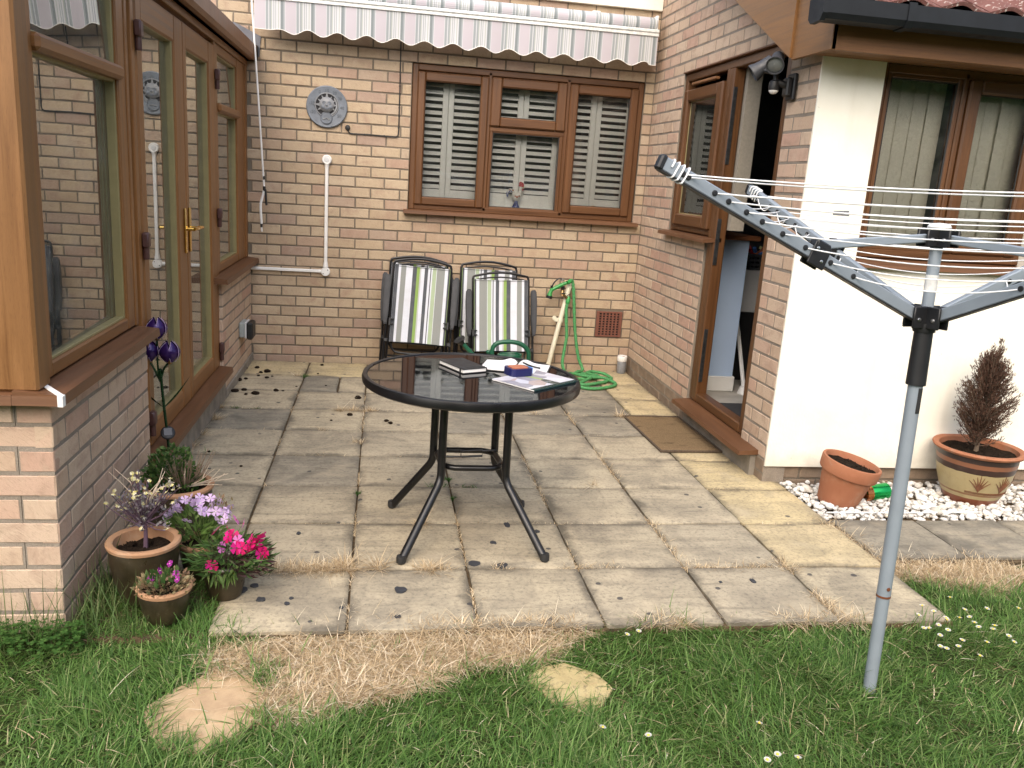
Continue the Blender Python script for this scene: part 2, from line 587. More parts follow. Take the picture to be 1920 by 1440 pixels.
# golden-oak foil on plastic frames: grain along u
def oak(name, a, b, dark, rough=.38):
    t = NT(name)
    uv = t.n('UVMap')
    mp = t.n('Mapping'); mp.inputs['Scale'].default_value = (1.6, 46, 1)
    t.link(uv.outputs[0], mp.inputs['Vector'])
    g = t.noise(mp.outputs[0], 1, 6, .65, .8)
    mp2 = t.n('Mapping'); mp2.inputs['Scale'].default_value = (.9, 9, 1)
    t.link(uv.outputs[0], mp2.inputs['Vector'])
    w = t.noise(mp2.outputs[0], 1, 3, .5, 1.5)
    c = t.ramp(g, [(.28, dark), (.48, a), (.72, b)])
    c = t.mix(t.mapr(w, .35, .7, 0, .6), c, tuple(x * .72 for x in a))
    mp3 = t.n('Mapping'); mp3.inputs['Scale'].default_value = (40, 700, 1)
    t.link(uv.outputs[0], mp3.inputs['Vector'])
    pore = t.noise(mp3.outputs[0], 1, 2)
    c = t.mix(t.mapr(pore, .56, .75, 0, .5), c, tuple(x * .5 for x in dark))
    nm = t.bump(pore, .12, .001)
    return t.fin(c, t.mapr(g, .3, .7, rough, rough + .12), nm, spec=.45)
M['oak_light'] = oak('oak_light', (.225, .098, .030), (.30, .138, .045), (.125, .053, .016))
M['oak'] = oak('oak', (.108, .045, .015), (.150, .066, .022), (.060, .024, .008))
M['oak_sill'] = oak('oak_sill', (.130, .058, .025), (.172, .080, .036), (.088, .037, .015), .45)
M['oak_pale'] = oak('oak_pale', (.205, .097, .032), (.27, .132, .046), (.125, .054, .017), .42)
M['oak_soffit'] = oak('oak_soffit', (.20, .09, .033), (.26, .122, .046), (.125, .053, .018), .5)
M['bead'] = simple('bead', (.26, .22, .10), .5)
M['hinge_brown'] = simple('hinge_brown', (.075, .034, .03), .4)
M['dark_slot'] = simple('dark_slot', (.02, .015, .012), .7)
M['rubber'] = simple('rubber', (.018, .018, .018), .6)

# window glass: clear with a fresnel mirror, faint dirt
def glass(name, ior=1.52, tint=(.975, .985, .98), dirt=.02):
    t = NT(name)
    fr = t.n('Fresnel'); fr.inputs['IOR'].default_value = ior
    tr = t.n('BsdfTransparent'); tr.inputs[0].default_value = (*tint, 1)
    gl = t.n('BsdfGlossy'); gl.inputs['Roughness'].default_value = .0
    gl.inputs[0].default_value = (.95, .97, .96, 1)
    v = t.coords('Object')
    wob = t.bump(t.noise(v, 2.2, 1), .02, .02)
    t.link(wob, gl.inputs['Normal'])
    mx = t.n('MixShader')
    f2 = t.math('MULTIPLY', fr.outputs[0], 1.7, clamp=True)      # both faces of a double-glazed unit
    t.link(f2, mx.inputs[0]); t.link(tr.outputs[0], mx.inputs[1]); t.link(gl.outputs[0], mx.inputs[2])
    df = t.n('BsdfDiffuse'); df.inputs[0].default_value = (.6, .6, .56, 1)
    m2 = t.n('MixShader')
    t.link(t.mapr(t.noise(v, 6, 5, .7), .5, .9, dirt * .4, dirt * 3), m2.inputs[0])
    t.link(mx.outputs[0], m2.inputs[1]); t.link(df.outputs[0], m2.inputs[2])
    t.link(m2.outputs[0], t.out.inputs[0])
    return t.mat
M['glass'] = glass('glass')
M['lens'] = glass('lens', 1.5, (.9, .9, .88), .01)
M['glass_hazy'] = glass('glass_hazy', 1.55, (.95, .96, .94), .075)

t = NT('tinted_glass'); v = t.coords('Object')
sm = t.noise(v, 8, 5, .7)
M['table_glass'] = t.fin((.006, .006, .008), t.mapr(sm, .4, .8, .015, .07), spec=.75)

t = NT('render'); v = t.coords('Object')
c = t.ramp(t.noise(v, 2.2, 6, .65), [(.3, (.78, .745, .63)), (.7, (.85, .825, .735))])
ms = t.n('Mapping'); ms.inputs['Scale'].default_value = (9, 9, .7); t.link(v, ms.inputs['Vector'])
c = t.mix(t.mapr(t.noise(ms.outputs[0], 1, 4), .58, .8, 0, .25), c, (.60, .56, .45))
c = t.mix(t.mapr(t.noise(v, 26, 2), .76, .8, 0, .5), c, (.35, .32, .26))
sz = t.n('SeparateXYZ'); t.link(v, sz.inputs[0])
spl = t.math('ADD', sz.outputs[2], t.math('MULTIPLY', t.noise(v, 12, 5, .7), .22))
c = t.mix(t.mapr(spl, .16, .30, .45, 0), c, (.45, .41, .33))
M['render'] = t.fin(c, .9, t.bump(t.noise(v, 70, 5, .6), .35, .003, t.bump(t.noise(v, 9, 4, .6), .35, .01)), spec=.2)

t = NT('roof_tile'); v = t.coords('Object')
rnd = t.rand(); 
c = t.mix(t.mapr(t.noise(v, 9, 4), .35, .7), (.125, .05, .042), (.185, .083, .068))
c = t.mix(t.mapr(rnd, 0, 1, 0, .35), c, (.14, .085, .075))
lich = t.noise(v, 46, 4, .7)
c = t.mix(t.mapr(lich, .585, .62, 0, .85), c, (.52, .47, .42))
M['roof_tile'] = t.fin(c, .93, t.bump(t.noise(v, 110, 4), .6, .004), spec=.2)

M['gutter'] = simple('gutter_black', (.009, .011, .014), .55, var=.3, scale=6, spec=.25)
M['gutter_brown'] = oak('gutter_brown', (.22, .10, .045), (.27, .13, .06), (.17, .075, .03), .4)
M['lead'] = simple('lead', (.115, .12, .14), .65, var=.35, scale=9, bump=.3)
M['white_plastic'] = simple('white_plastic', (.74, .74, .73), .38, var=.06)
M['cream_plastic'] = simple('cream_plastic', (.66, .63, .50), .4, var=.08)
M['black_plastic'] = simple('black_plastic', (.010, .0105, .012), .48, var=.3)
M['black_metal'] = simple('black_metal', (.005, .005, .006), .34, var=.1, scale=5)
M['arm_black'] = simple('arm_black', (.026, .028, .033), .5, var=.25)
M['steel'] = simple('steel', (.55, .55, .55), .3, 1.0, var=.2)
M['dark_steel'] = simple('dark_steel', (.10, .105, .11), .4, .9, var=.4, scale=40)
M['brass'] = simple('brass', (.72, .47, .13), .2, 1.0, var=.15)
M['bronze'] = simple('bronze', (.30, .20, .09), .4, 1.0)
M['alu_grey'] = simple('painted_alu', (.245, .285, .325), .42, .15, var=.08, scale=9)
M['rust'] = simple('rust', (.14, .045, .015), .9, var=.4, scale=40, bump=.6)
M['line_white'] = simple('line_white', (.76, .77, .78), .45, var=.05)
M['worn_white'] = simple('worn_white', (.62, .63, .61), .6, var=.25, scale=40)
M['terracotta'] = None
def terracotta(name, a, b, stain):
    t = NT(name); v = t.coords('Object')
    c = t.ramp(t.noise(v, 7, 5, .6), [(.3, a), (.7, b)])
    c = t.mix(t.mapr(t.noise(v, 11, 6, .7, .8), .52, .72, 0, .6), c, stain)
    return t.fin(c, .85, t.bump(t.noise(v, 130, 4), .3, .002), spec=.25)
M['terracotta'] = terracotta('terracotta', (.30, .118, .062), (.38, .165, .09), (.36, .23, .155))
M['terracotta_pale'] = terracotta('terracotta_pale', (.33, .18, .10), (.42, .255, .15), (.42, .32, .225))
t = NT('brown_glaze'); v = t.coords('Object')
c = t.ramp(t.noise(v, 9, 5), [(.3, (.016, .013, .007)), (.7, (.05, .036, .018))])
c = t.mix(t.mapr(t.noise(v, 90, 4, .8), .6, .7, 0, .35), c, (.2, .17, .11))
M['glaze'] = t.fin(c, t.mapr(t.noise(v, 20, 3), .3, .7, .25, .55), spec=.5)
t = NT('soil'); v = t.coords('Object')
c = t.ramp(t.noise(v, 40, 6, .75), [(.3, (.007, .005, .004)), (.7, (.034, .024, .017))])
M['soil'] = t.fin(c, 1.0, t.bump(t.noise(v, 110, 5), .6, .006), spec=.03)
t = NT('pebble')
c = t.ramp(t.island(), [(0, (.36, .33, .28)), (.15, (.55, .52, .47)), (.4, (.66, .64, .60)), (.85, (.74, .73, .70)), (1, (.52, .46, .37))])
v = t.coords('Object')
c = t.mix(t.mapr(t.noise(v, 60, 4), .55, .8, 0, .4), c, (.42, .38, .32))
M['pebble'] = t.fin(c, .75, t.bump(t.noise(v, 120, 3), .2, .002), spec=.3)
t = NT('plant_pot_deco'); v = t.coords('Object')
sx = t.n('SeparateXYZ'); t.link(v, sx.inputs[0])
z = t.math('ADD', sx.outputs[2], t.math('MULTIPLY', t.noise(v, 22, 3), .006))
c = t.ramp(t.mapr(z, 0, .30), [(0, (.17, .055, .028)), (.13, (.17, .055, .028)), (.14, (.33, .265, .135)), (.20, (.33, .265, .135)), (.205, (.20, .10, .05)), (.23, (.20, .10, .05)), (.235, (.33, .265, .135)), (.60, (.345, .28, .145)), (.605, (.035, .018, .014)), (.70, (.045, .02, .016)), (.705, (.20, .085, .045)), (.78, (.20, .085, .045)), (.785, (.03, .02, .018)), (.93, (.04, .024, .02)), (.94, (.24, .085, .05))], 'CONSTANT')
c = t.mix(t.mapr(t.noise(v, 26, 5, .7), .5, .8, 0, .35), c, (.10, .06, .035))
M['deco_glaze'] = t.fin(c, .35, spec=.5)
M['deco_mark'] = simple('deco_mark', (.16, .065, .032), .5)
M['coir'] = None
t = NT('coir'); v = t.coords('Object')
c = t.ramp(t.noise(v, 260, 4, .8), [(.3, (.10, .068, .038)), (.55, (.26, .18, .10)), (.75, (.40, .295, .175))])
ms = t.n('Mapping'); ms.inputs['Scale'].default_value = (4, 26, 1); t.link(v, ms.inputs['Vector'])
c = t.mix(t.mapr(t.noise(ms.outputs[0], 1, 4, .6, 1.2), .56, .66, 0, .55), c, (.05, .036, .024))
M['coir'] = t.fin(c, .98, t.bump(t.noise(v, 320, 3), 1, .006), spec=.1)
M['coir_edge'] = simple('coir_edge', (.085, .06, .04), .95, var=.5, scale=90, bump=.8)

# striped chair cloth; u runs 0..1 across
WH = (.62, .65, .72); DK = (.075, .082, .095); SG = (.25, .265, .255); GR = (.23, .36, .09); LG = (.36, .45, .30); LGY = (.45, .46, .46)
t = NT('chair_cloth')
uv = t.n('UVMap'); sx = t.n('SeparateXYZ'); t.link(uv.outputs[0], sx.inputs[0])
c = t.ramp(sx.outputs[0], [(0, WH), (.025, DK), (.088, WH), (.13, SG), (.215, WH), (.33, DK), (.40, GR), (.45, LGY), (.475, WH), (.535, DK), (.59, WH), (.63, DK), (.645, WH), (.67, LG), (.735, WH), (.745, SG), (.88, WH), (.935, DK), (.965, GR)], 'CONSTANT')
v = t.coords('UV', scale=(420, 700, 1))
wv = t.n('TexChecker'); wv.inputs['Scale'].default_value = 1; t.link(v, wv.inputs['Vector'])
c = t.mix(t.math('MULTIPLY', wv.outputs['Fac'], .10), c, (.02, .02, .02))
c = t.mix(t.mapr(t.noise(t.coords('UV', scale=(5, 7, 1)), 1, 4), .45, .8, 0, .22), c, (.28, .27, .25))
M['chair_cloth'] = t.fin(c, .75, t.bump(wv.outputs['Fac'], .15, .001), spec=.3)

# awning canvas: u in metres along the awning
t = NT('awning_cloth')
uv = t.n('UVMap'); sx = t.n('SeparateXYZ'); t.link(uv.outputs[0], sx.inputs[0])
fr = t.math('FRACT', t.math('DIVIDE', sx.outputs[0], .200))
AW = (.58, .59, .61); AG = (.33, .36, .375); AP = (.52, .485, .525); AL = (.44, .465, .435); AD = (.23, .26, .27)
c = t.ramp(fr, [(0, AP), (.30, AW), (.32, AG), (.40, AW), (.43, AG), (.49, AL), (.52, AW), (.57, AG), (.59, AW), (.63, AG), (.65, AW), (.72, AL), (.75, AW), (.80, AD), (.88, AG), (.93, AW), (.955, AP)], 'CONSTANT')
v = t.coords('Object')
c = t.mix(t.mapr(t.noise(v, 5, 5, .7), .5, .8, 0, .18), c, (.45, .44, .38))
M['awning'] = t.fin(c, .85, t.bump(t.noise(v, 300, 2), .15, .001), spec=.2)
_tr = t.n('BsdfTranslucent'); t.link(c, _tr.inputs[0])
_mx = t.n('MixShader'); _mx.inputs[0].default_value = .2
t.link(t.b.outputs[0], _mx.inputs[1]); t.link(_tr.outputs[0], _mx.inputs[2]); t.link(_mx.outputs[0], t.out.inputs[0])

M['slate_plaque'] = simple('slate_plaque', (.135, .155, .185), .55, var=.3, scale=16, bump=.4)
M['plaque_relief'] = simple('plaque_relief', (.20, .21, .225), .55, var=.2, scale=20, bump=.3)
M['plaque_dark'] = simple('plaque_dark', (.012, .012, .015), .8)
M['plaque_ink'] = simple('plaque_ink', (.055, .065, .08), .6)
M['shutter'] = simple('shutter_white', (.80, .785, .74), .45, var=.04)
M['room_shade'] = simple('room_shade', (.035, .035, .04), .8)
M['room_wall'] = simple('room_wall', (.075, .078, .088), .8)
M['room_beige'] = simple('room_beige', (.30, .27, .22), .85, bump=.3, scale=60)
M['room_pale'] = simple('room_pale', (.42, .40, .36), .8)
M['blue_paint'] = simple('blue_paint', (.45, .59, .82), .55, var=.03, scale=5)
M['skirting'] = simple('skirting', (.76, .76, .74), .45, var=.04)
M['wood_top'] = oak('wood_top', (.20, .075, .03), (.25, .10, .04), (.14, .05, .02))
M['appliance'] = simple('appliance', (.60, .61, .62), .4, var=.04)
t = NT('ribbed_mat'); v = t.coords('Object')
wv = t.n('TexWave'); wv.bands_direction = 'Y'; wv.inputs['Scale'].default_value = 22; wv.inputs['Distortion'].default_value = 2; t.link(v, wv.inputs['Vector'])
M['ribbed_mat'] = t.fin(t.ramp(wv.outputs['Fac'], [(.2, (.02, .02, .021)), (.8, (.075, .074, .075))]), .95, spec=.1)
t = NT('blind'); v = t.coords('Object')
c = t.ramp(t.noise(v, 90, 4, .7), [(.3, (.60, .555, .45)), (.7, (.72, .675, .565))])
M['blind'] = t.fin(c, .85, spec=.2)
M['hose'] = simple('hose_green', (.06, .25, .085), .7, var=.45, scale=90, bump=.8)
M['gun_green'] = simple('gun_green', (.03, .25, .055), .35, var=.1)
M['can_green'] = simple('can_green', (.010, .085, .045), .33, var=.15)
t = NT('vent_brick'); v = t.coords('Object')
M['vent'] = simple('vent_brick', (.155, .058, .038), .75, var=.25, scale=30, bump=.3)
M['hole_shade'] = simple('hole_shade_black', (.006, .005, .005), .9)
M['paper'] = simple('paper', (.80, .795, .78), .7, var=.02)
M['book_black'] = simple('book_black', (.018, .017, .017), .5, var=.2)
M['tape_blue'] = simple('tape_blue', (.008, .010, .075), .35, var=.1)
M['tape_orange'] = simple('tape_orange', (.42, .15, .08), .45, var=.08)
M['tape_light'] = simple('tape_light', (.06, .20, .55), .4)
t = NT('magazine_cover')
uv = t.n('UVMap')
m1 = t.n('Mapping'); m1.inputs['Scale'].default_value = (4, 3, 1); t.link(uv.outputs[0], m1.inputs['Vector'])
vo = t.n('TexVoronoi'); vo.inputs['Scale'].default_value = 1.2; t.link(m1.outputs[0], vo.inputs['Vector'])
sep = t.n('SeparateColor'); t.link(vo.outputs['Color'], sep.inputs[0])
c = t.ramp(sep.outputs[0], [(0, (.62, .63, .70)), (.25, (.30, .29, .33)), (.4, (.70, .70, .74)), (.55, (.33, .42, .15)), (.66, (.60, .58, .62)), (.8, (.06, .08, .07)), (.9, (.45, .36, .33))], 'CONSTANT')
sx = t.n('SeparateXYZ'); t.link(uv.outputs[0], sx.inputs[0])
c = t.mix(t.mapr(t.noise(m1.outputs[0], 3, 4), .4, .7, 0, .4), c, (.5, .5, .55))
c = t.mix(t.math('LESS_THAN', sx.outputs[1], .10), c, (.015, .045, .045))
M['magazine'] = t.fin(c, .22, spec=.5)
M['purple_metal'] = simple('purple_metal', (.030, .010, .085), .18, .3, var=.3, scale=8)
M['petal_edge'] = simple('petal_edge', (.42, .32, .48), .3)
M['green_metal'] = simple('green_metal', (.012, .045, .018), .25, .5, var=.4, scale=9)
M['solar_dark'] = simple('solar_dark', (.012, .015, .025), .2)
M['socket_grey'] = simple('socket_grey', (.32, .35, .35), .5)
M['lamp_lens'] = simple('lamp_lens', (.13, .14, .14), .2, var=.1)
M['lamp_grey'] = simple('lamp_grey', (.042, .045, .052), .5, var=.15)
t = NT('stone_sand'); v = t.coords('Object')
c = t.ramp(t.noise(v, 6, 6, .7), [(.3, (.33, .225, .14)), (.5, (.46, .33, .20)), (.75, (.54, .41, .26))])
c = t.mix(t.mapr(t.noise(v, 60, 5, .7), .55, .75, 0, .5), c, (.28, .19, .12))
M['stone_sand'] = t.fin(c, .95, t.bump(t.noise(v, 25, 6, .7), .35, .006), spec=.15)
t = NT('stone_yellow'); v = t.coords('Object')
c = t.ramp(t.noise(v, 9, 6, .7), [(.3, (.30, .235, .12)), (.5, (.46, .37, .185)), (.75, (.54, .45, .25))])
c = t.mix(t.mapr(t.noise(v, 38, 5, .75), .52, .66, 0, .75), c, (.12, .10, .065))
M['stone_yellow'] = t.fin(c, .95, t.bump(t.noise(v, 25, 6, .7), .5, .008), spec=.15)
M['tin_green'] = simple('tin_green', (.01, .32, .07), .15, .7, var=.1)
M['tin_copper'] = simple('tin_copper', (.45, .16, .05), .25, .8)
M['ceramic_white'] = simple('ceramic_white', (.75, .72, .66), .25, var=.04)
M['ceramic_red'] = simple('ceramic_red', (.42, .03, .035), .3)
M['ceramic_blue'] = simple('ceramic_blue', (.03, .05, .22), .3)
M['bottle_grey'] = simple('bottle_grey', (.20, .205, .215), .4, var=.2, scale=60)
M['clod'] = M['soil']
M['concrete'] = simple('concrete', (.23, .205, .17), .93, var=.35, scale=12, bump=.6)
M['lace'] = None
t = NT('lace'); v = t.coords('Object', scale=(60, 60, 60))
vo = t.n('TexVoronoi'); vo.feature = 'DISTANCE_TO_EDGE'; vo.inputs['Scale'].default_value = 1; t.link(v, vo.inputs['Vector'])
M['lace'] = t.fin(t.ramp(vo.outputs[0], [(.05, (.70, .69, .68)), (.3, (.42, .41, .42))]), .9)
M['fence_wood'] = simple('fence_wood', (.20, .13, .075), .85, var=.3, scale=8, bump=.4)
M['polycarb'] = simple('polycarb', (.62, .64, .65), .35, var=.1)
_nt = M['polycarb'].node_tree; _tr = _nt.nodes.new('ShaderNodeBsdfTranslucent'); _tr.inputs[0].default_value = (.85, .87, .88, 1)
_mx = _nt.nodes.new('ShaderNodeMixShader'); _mx.inputs[0].default_value = .65
_nt.links.new(_nt.nodes['Principled BSDF'].outputs[0], _mx.inputs[1]); _nt.links.new(_tr.outputs[0], _mx.inputs[2]); _nt.links.new(_mx.outputs[0], _nt.nodes['Material Output'].inputs[0])
M['conserv_floor'] = simple('conserv_floor', (.30, .25, .19), .5, var=.15)
M['peg'] = simple('peg_grey', (.12, .125, .13), .6)
M['label_brown'] = simple('label_brown', (.10, .03, .02), .5)
M['tar'] = simple('tar', (.035, .037, .043), .7, var=.3, scale=60)
# ================================================================== ground
def sheet(name, x0, x1, y0, y1, z, mat, nx=1, ny=1, jit=0.0):
    mb = MB()
    ids = {}
    for j in range(ny + 1):
        for i in range(nx + 1):
            zz = z + (random.uniform(-jit, jit) if jit else 0)
            ids[i, j] = mb.add([(x0 + (x1 - x0) * i / nx, y0 + (y1 - y0) * j / ny, zz)])
    for j in range(ny):
        for i in range(nx):
            mb.face([ids[i, j], ids[i + 1, j], ids[i + 1, j + 1], ids[i, j + 1]], 0, None, True)
    o = mb.build(name, mat)
    o['kind'] = 'structure'
    return o
sheet('lawn', -60, 60, -70, 60, -.036, M['lawn_soil'])
S_ = .4338                      # slab pitch
SX0, SY0 = -2.5107, -.9128      # a joint crossing
patio = empty('patio', (0, 0, 0), kind='structure')
mb = MB(); mb.box(-2.98, .10, -3.945, .02, -.09, -.016); mb.box(.10, 3.2, -3.46, -3.02, -.09, -.016)
mb.build('bedding', M['joint'], patio)

def slab_mesh(w, d, mat, k):
    rr = random.Random(k)
    mb = MB()
    h = .04
    n = 5
    ids = {}
    # riven top: small grid with a worn rounded edge
    us = [0, .025, .2, .4, .6, .8, .975, 1]
    m = len(us)
    for j in range(m):
        for i in range(m):
            x = (us[i] - .5) * w; y = (us[j] - .5) * d
            e = (i in (0, m - 1)) + (j in (0, m - 1))
            z = rr.uniform(-.0016, .0016) - (.005 if e else 0)
            if e == 2:
                x *= .985; y *= .985
            x += rr.uniform(-.0012, .0012); y += rr.uniform(-.0012, .0012)
            ids[i, j] = mb.add([(x, y, z)])
    for j in range(m - 1):
        for i in range(m - 1):
            q = [(i, j), (i + 1, j), (i + 1, j + 1), (i, j + 1)]
            mb.face([ids[p] for p in q], 0, [(us[p[0]], us[p[1]]) for p in q], True)
    ring = [(i, 0) for i in range(m)] + [(m - 1, j) for j in range(1, m)] + [(i, m - 1) for i in range(m - 2, -1, -1)] + [(0, j) for j in range(m - 2, 0, -1)]
    b = mb.add([(mb.v[ids[p]][0], mb.v[ids[p]][1], -h) for p in ring])
    for k2 in range(len(ring)):
        k3 = (k2 + 1) % len(ring)
        mb.face([ids[ring[k3]], ids[ring[k2]], b + k2, b + k3], 0, [(us[ring[k2][0]], us[ring[k2][1]])] * 4)
    me = mb.mesh('slab', mat)
    return me
_slabs = {}
def put_slab(x0, x1, y0, y1, mat='slab', tilt=.004):
    w, d = x1 - x0 - .009, y1 - y0 - .009
    key = (round(w, 2), round(d, 2), mat, random.randrange(3))
    if key not in _slabs:
        _slabs[key] = slab_mesh(w, d, M[mat], len(_slabs))
    return inst('slab', _slabs[key], patio, ((x0 + x1) / 2 + random.uniform(-.0015, .0015), (y0 + y1) / 2 + random.uniform(-.0015, .0015), random.uniform(-.0025, .001)),
                (random.uniform(-tilt, tilt), random.uniform(-tilt, tilt), random.uniform(-.006, .006)))
cols = [-2.95] + [SX0 + S_ * i for i in range(6)] + [-.012]
rows = [-.012, SY0 + S_] + [SY0 - S_ * j for j in range(7)] + [SY0 - S_ * 7 + .004]
for r_ in range(len(rows) - 1):
    for c_ in range(len(cols) - 1):
        x0, x1, y1, y0 = cols[c_], cols[c_ + 1], rows[r_], rows[r_ + 1]
        if x1 > -.2 and y0 < -2.5: x1 = .10 if c_ == len(cols) - 2 else x1
        if x1 > -.1 and y1 < -2.4 and y0 > -3.0: x1 = .10
        if c_ == 0 and y0 < -3.6: continue
        ye = (c_ == len(cols) - 2 and y1 > -3.1) or (r_ == 0 and c_ in (0, 1, 2, 5, 6)) or (c_ == 5 and 2 <= r_ <= 4 and random.random() < .3)
        if r_ == 1 and c_ == 1:          # the slab with the small cut-out piece
            xm = -2.262
            put_slab(x0, xm, y0, y1, 'slab_dark'); put_slab(xm, x1, y0, y1)
            continue
        put_slab(x0, x1, y0, y1, 'slab_yellow' if ye else ('slab_dark' if (4 <= c_ <= 5 and 1 <= r_ <= 3) or random.random() < .06 else 'slab'))
for i in range(6):
    put_slab(.11 + i * S_ * 1.0, .11 + (i + 1) * S_, -3.445, -3.035, 'slab_dark', .006)

# ================================================================== brick walls
PITCH, COURSE, JOINT = .2123, .075, .010
BL, BH = PITCH - JOINT, COURSE - JOINT
def brick_mesh(mat, k):
    rr = random.Random(100 + k)
    mb = MB()
    ch = .0035
    j = lambda a: rr.uniform(-a, a)
    hx, hz = BL / 2, BH / 2
    back = mb.add([(-hx, .05, -hz), (hx, .05, -hz), (hx, .05, hz), (-hx, .05, hz)])
    o = mb.add([(-hx + j(.0015), ch, -hz + j(.0012)), (hx + j(.0015), ch, -hz + j(.0012)), (hx + j(.0015), ch, hz + j(.0012)), (-hx + j(.0015), ch, hz + j(.0012))])
    i_ = mb.add([(-hx + ch + j(.001), j(.0012), -hz + ch + j(.001)), (j(.02), j(.001), -hz + ch + j(.001)), (hx - ch + j(.001), j(.0012), -hz + ch + j(.001)),
                 (hx - ch + j(.001), j(.0012), hz - ch + j(.001)), (j(.02), j(.001), hz - ch + j(.001)), (-hx + ch + j(.001), j(.0012), hz - ch + j(.001))])
    for k2 in range(4):
        k3 = (k2 + 1) % 4
        mb.face([back + k3, back + k2, o + k2, o + k3])
    mb.face([o, i_, i_ + 1][::-1]); mb.face([o, i_ + 1, o + 1][::-1]); mb.face([o + 1, i_ + 1, i_ + 2][::-1])
    mb.face([o + 1, i_ + 2, i_ + 3, o + 2][::-1])
    mb.face([o + 2, i_ + 3, i_ + 4][::-1]); mb.face([o + 2, i_ + 4, o + 3][::-1]); mb.face([o + 3, i_ + 4, i_ + 5][::-1])
    mb.face([o + 3, i_ + 5, i_, o][::-1])
    mb.face([i_, i_ + 1, i_ + 4, i_ + 5]); mb.face([i_ + 1, i_ + 2, i_ + 3, i_ + 4])
    return mb.mesh('brick', mat)
BRICKS = {m: [brick_mesh(M[m], k) for k in range(6)] for m in ('brick_buff', 'brick_pink', 'brick_grey')}
def lay(parent, frame, u0, u1, course_list, openings, matname, keep=None, stuff=None, grey=()):
    """frame: (origin, rotation about z); u runs along the wall. course_list: (index, zbot, zh, perp offset)"""
    org, th = frame
    ca, sa = math.cos(th), math.sin(th)
    for (ci, zb, off) in course_list:
        zc = zb + COURSE / 2
        k0 = math.floor((u0 - off) / PITCH) - 1
        k1 = math.ceil((u1 - off) / PITCH) + 1
        for k in range(k0, k1):
            segs = [(max(u0, off + k * PITCH + JOINT / 2), min(u1, off + (k + 1) * PITCH - JOINT / 2))]
            for (a, b, za, zt) in openings:
                if zb + COURSE - .012 > za and zb + .012 < zt:
                    ns = []
                    for (s, e) in segs:
                        if e <= a or s >= b: ns.append((s, e)); continue
                        if s < a: ns.append((s, a - .004))
                        if e > b: ns.append((b + .004, e))
                    segs = ns
            for (s, e) in segs:
                if e - s < .012: continue
                um = (s + e) / 2
                if keep and not keep(um, zc): continue
                L = e - s
                mn = 'brick_grey' if ci in grey else matname
                yo = random.uniform(-.0012, .0012)
                loc = (org[0] + ca * um - sa * yo, org[1] + sa * um + ca * yo, zc + random.uniform(-.0008, .0008))
                if stuff is not None and stuff[0](um, zc):
                    mbs = stuff[1]
                    P = []
                    for z in (-BH / 2, BH / 2):
                        for (x, y) in ((-L / 2, 0), (L / 2, 0), (L / 2, .05), (-L / 2, .05)):
                            P.append((loc[0] + ca * x - sa * y, loc[1] + sa * x + ca * y, loc[2] + z))
                    mbs.hexa(P)
                    continue
                fl = random.random() < .5
                inst('brick', random.choice(BRICKS[mn]), parent, loc, (0, PI if False else 0, th + random.uniform(-.003, .003)), (L / BL, 1, 1))
def rects_minus(u0, u1, z0, z1, openings):
    us = sorted({u0, u1, *[max(u0, min(u1, a)) for a, b, c, d in openings], *[max(u0, min(u1, b)) for a, b, c, d in openings]})
    out = []
    for a, b in zip(us, us[1:]):
        if b - a < 1e-4: continue
        m = (a + b) / 2
        zs = [z0]
        cuts = sorted([(max(z0, c), min(z1, d)) for (p, q, c, d) in openings if p < m < q])
        cur = z0
        for (c, d) in cuts:
            if c > cur: out.append((a, b, cur, c))
            cur = max(cur, d)
        if cur < z1: out.append((a, b, cur, z1))
    return out
Z0 = .0438
XA = -2.7287
# ---- back wall (faces the camera, plane Y = 0)
WOP = (-1.812, -.072, 1.165, 2.222)
back_wall = empty('brick_wall', (-1.5, 0, 0), 'buff brick wall at the back of the patio, behind the folding chairs', 'wall')
def rel(o, p): return tuple(a - b for a, b in zip(p, o.location))
VENT = (-.293, -.078, .275, .481)
mb = MB()
for (a, b, c, d) in rects_minus(-5.6, .12, -.1, 3.0, [WOP]):
    mb.box(a + 1.5, b + 1.5, .0045, .12, c, d)
mb.build('mortar', M['mortar'], back_wall)
cl = []
for n in range(-1, 37):
    cl.append((n, Z0 + COURSE * n, XA + (0 if n % 2 == 0 else PITCH / 2) + random.uniform(-.004, .004)))
hid = MB()
_t = brick_mat('brick_far', BUFF)
for n_ in _t.node_tree.nodes:
    if n_.type == 'OBJECT_INFO':
        g_ = _t.node_tree.nodes.new('ShaderNodeNewGeometry')
        for l_ in list(_t.node_tree.links):
            if l_.from_node == n_: _t.node_tree.links.new(g_.outputs['Random Per Island'], l_.to_socket)
class _Off:      # bricks are laid in world coordinates, children live relative to the wall's base
    pass
def lay_world(parent, *a, **k):
    before = set(parent.children)
    lay(parent, *a, **k)
    for ch in parent.children:
        if ch not in before:
            ch.location = rel(parent, ch.location)
lay_world(back_wall, ((0, 0, 0), 0), -4.3, -.003, cl, [WOP, VENT], 'brick_buff',
          keep=lambda u, z: (u > -2.97 or z > 2.0) and (u > -3.55 or z > 2.2),
          stuff=(lambda u, z: z > 2.40 and u > -2.85 or (z < .30 and -1.98 < u < -.82) or (-1.4 < u < -.9 and z < .6) or (z < .16 and -2.2 < u < -.75), hid))
o = hid.build('bricks', _t, back_wall, rel(back_wall, (0, 0, 0))); o['kind'] = 'stuff'
# cream board above the awning
mb = MB(); mb.box(-3.2, -.004, -.03, .004, 2.72, 3.05, 0, .003)
thing1(mb, 'fascia_board', M['render'], 'cream painted board on the wall above the awning', 'board')
